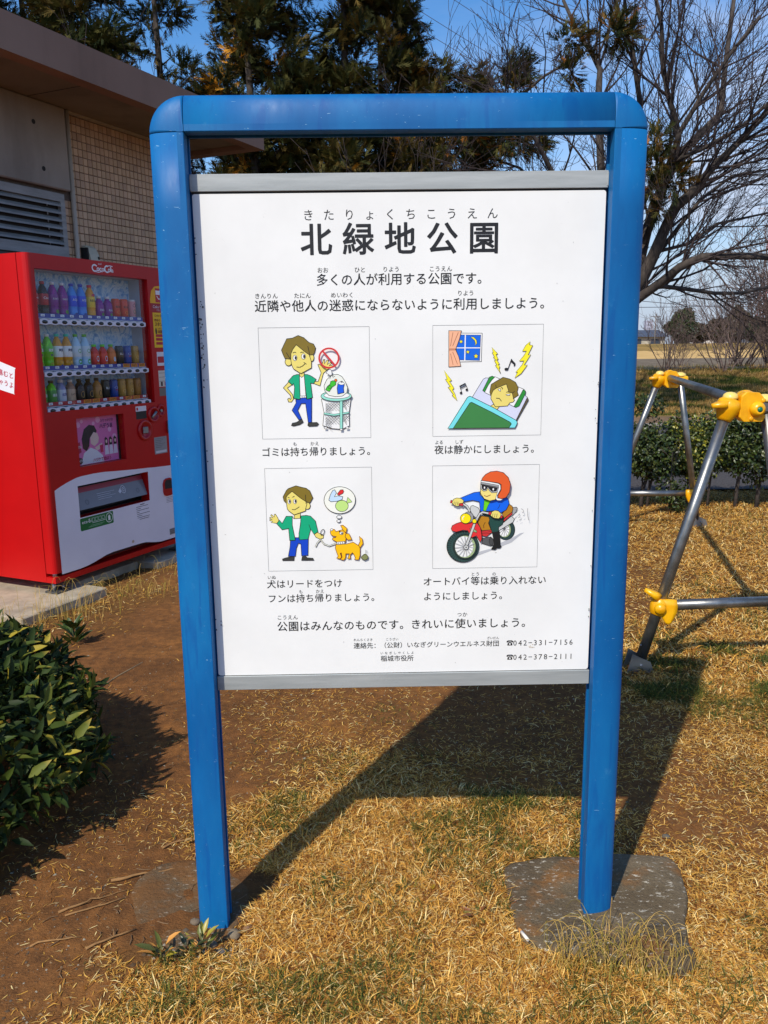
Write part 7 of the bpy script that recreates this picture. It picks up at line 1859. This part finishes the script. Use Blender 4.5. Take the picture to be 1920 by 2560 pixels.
stick([(.595, 2.325, 0), (.66, 2.33, .008), (.70, 2.35, .006), (.72, 2.385, 0)], .007, 'dark bent root piece behind the right footing', s(90, 70, 52))
stick([(.70, 1.79, 0), (.755, 1.82, .004), (.85, 1.835, 0)], .0025, 'reddish twig at the near edge of the right footing', s(140, 80, 50))
def litter():
    r = np.random.default_rng(31); rnd = random.Random(31); mb = MB()
    for i in range(420):
        y = rnd.uniform(1.5, 3.6); x = rnd.uniform(-.5, -.12) * y if rnd.random() < .7 else rnd.uniform(.2, .5) * y
        c, g = cover(np.array([x]), np.array([y]))
        if c[0] > .5: continue
        a = rnd.uniform(0, 6.28); L = rnd.uniform(.012, .05); z = float(hgt(x, y)) + .002
        mb.tube([(x, y, z), (x + L * .5 * math.cos(a) + rnd.gauss(0, .002), y + L * .5 * math.sin(a), z + .002), (x + L * math.cos(a + .3), y + L * math.sin(a + .3), z)], rnd.uniform(.0006, .0014), 3, cap=False)
    mb.obj('litter', flat(s(132, 102, 70), .9), fix=False, kind='stuff', label='fine dead stalks littering the dirt', category='litter')
litter()
# cigarette end
cg = thing('cigarette_end', 'white cigarette end with tan filter at the near left edge of the right footing', 'cigarette end')
za = .03
MB().tube([(.338, 1.845, za), (.350, 1.815, za)], .0042, 10).obj('paper_tube', flat(s(236, 226, 208), .8), cg)
MB().tube([(.334, 1.857, za), (.338, 1.8455, za)], .0042, 10).obj('filter', flat(s(196, 130, 60), .8), cg)
# leafy weeds
def weed(x, y, n, L, up__, cols, label, seed, name='weed', z=0):
    root = thing(name, label, 'weed'); r = np.random.default_rng(seed)
    a = r.random(n) * 6.28; k = r.random(n)
    P = np.stack([x + .012 * np.cos(a), y + .012 * np.sin(a), z + float(hgt(x, y)) + .004 + k * L * up__], -1); D = np.stack([np.cos(a), np.sin(a), up__ * (.6 + .8 * r.random(n))], -1)
    c = np.array([q[:3] for q in cols])[r.integers(0, len(cols), n)]
    V, F, CC = leafset(P, D, np.tile([[0, 0, 1.]], (n, 1)) + r.normal(0, .2, (n, 3)), L * (.6 + .6 * r.random(n)), L * .30 * np.ones(n), c)
    link('leaves', npmesh('leaves', V, F, M_HEDGE, CC), root)
    MB().tube([(x, y, float(hgt(x, y)) - .005 + z), (x, y, float(hgt(x, y)) + .01 + L * up__ + z)], .002, 5).obj('stem', flat(s(90, 84, 40), .8), root)
weed(-.565, 1.775, 14, .050, 1.0, [s(96, 100, 36), s(150, 140, 50), s(214, 150, 70), s(80, 84, 34)], 'small leafy seedling with orange tips left of the left post foot', 1)
weed(-.475, 1.815, 16, .045, 1.1, [s(104, 108, 40), s(160, 146, 54), s(214, 150, 70)], 'yellowish leafy seedling just in front of the left post', 2)
weed(-.50, 1.80, 8, .035, .8, [s(56, 62, 28)], 'dark low seedling between the two taller seedlings', 5)
weed(.235, 1.93, 12, .038, .35, [s(90, 96, 40), s(120, 104, 40), s(130, 80, 40)], 'flat green rosette weed left of the right footing', 3)
weed(-.165, 2.06, 9, .026, .4, [s(64, 84, 32)], 'tiny green weed in the straw between the posts', 4)
weed(-1.62, 4.05, 30, .09, 1.1, [s(70, 90, 36), s(60, 78, 30)], 'green weed clump beside the slab above the bush', 6)
# long pale grass tuft in front of the right post
def tuft(x, y, n, L, label, seed, spread=.05, cols=None):
    root = thing('grass_tuft', label, 'grass tuft'); rnd = random.Random(seed); mb = [MB() for _ in range(3)]
    for i in range(n):
        a = rnd.uniform(0, 6.28); px, py = x + rnd.gauss(0, spread), y + rnd.gauss(0, spread * .5); l = L * rnd.uniform(.35, 1.15); o = rnd.uniform(.15, .95)
        P = [Vector((px, py, 0)), Vector((px + math.cos(a) * o * l * .25, py + math.sin(a) * o * l * .25, l * .42)), Vector((px + math.cos(a) * o * l * .6, py + math.sin(a) * o * l * .6, l * (.72 - .2 * o))), Vector((px + math.cos(a) * o * l, py + math.sin(a) * o * l, l * (.85 - .62 * o)))]
        B0, B1, B2, B3 = P[0], P[0] + Vector((math.cos(a) * o * l * .10, math.sin(a) * o * l * .10, l * .7)), P[0] + Vector((math.cos(a) * o * l * .6, math.sin(a) * o * l * .6, l * 1.0)), P[3]
        Q = []
        for k in range(8):
            t = k / 7; u = 1 - t; q = B0 * u ** 3 + B1 * 3 * u * u * t + B2 * 3 * u * t * t + B3 * t ** 3; q.z += float(hgt(px, py)); Q.append(q)
        mb[i % 3].tube(Q, [.0012 - .00012 * k for k in range(8)], 3, cap=False)
    for k, c in enumerate(cols or (s(206, 168, 92), s(186, 150, 66), s(150, 134, 50))):
        mb[k].obj('blades', flat(c, .7), root, fix=False, kind='stuff')
    setloc(root, (x, y, 0))
tuft(.545, 1.775, 110, .15, 'long arching straw grass tuft in front of the right post', 1, .07)
tuft(.66, 1.74, 70, .11, 'shorter straw tuft right of the long arching one', 2, .07)
tuft(.42, 1.75, 50, .08, 'small straw tuft left of the long arching one', 3, .06)
tuft(-1.83, 4.50, 60, .26, 'tall dry tuft at the slab corner by the vending machine foot', 4, .12)
tuft(-2.10, 4.35, 70, .15, 'dry grass clump left of the vending machine foot', 5, .16)
tuft(-1.55, 5.00, 70, .12, 'straw clump along the slab below the machine front', 6, .16)
tuft(-1.35, 5.50, 80, .14, 'straw clump by the right end of the slab', 7, .18)
tuft(-1.30, 5.05, 26, .07, 'sparse straw bits in front of the slab edge', 8, .12)
# fallen leaves
for i, (x, y, a, c, lab) in enumerate(((.02, 1.985, .3, s(222, 182, 104), 'pale fallen leaf in the straw between the posts'), (.115, 2.02, 1.0, s(196, 160, 40), 'yellow fallen leaf in the straw between the posts'), (-.63, 2.28, .8, s(190, 156, 100), 'pale fallen leaf on the dirt near the bush'), (.50, 2.53, 2.0, s(170, 130, 80), 'brown fallen leaf in the sign shadow'))):
    V, F, CC = leafset(np.array([[x, y, float(hgt(x, y)) + .018]]), np.array([[math.cos(a), math.sin(a), .1]]), np.array([[0, 0, 1.]]), np.array([.032]), np.array([.012]), np.array([c[:3]]))
    link('fallen_leaf', npmesh('fallen_leaf', V, F, M_GRASS, CC), label=lab, category='leaf')

bpy.data.objects.remove(_to)
bpy.data.curves.remove(_tc)
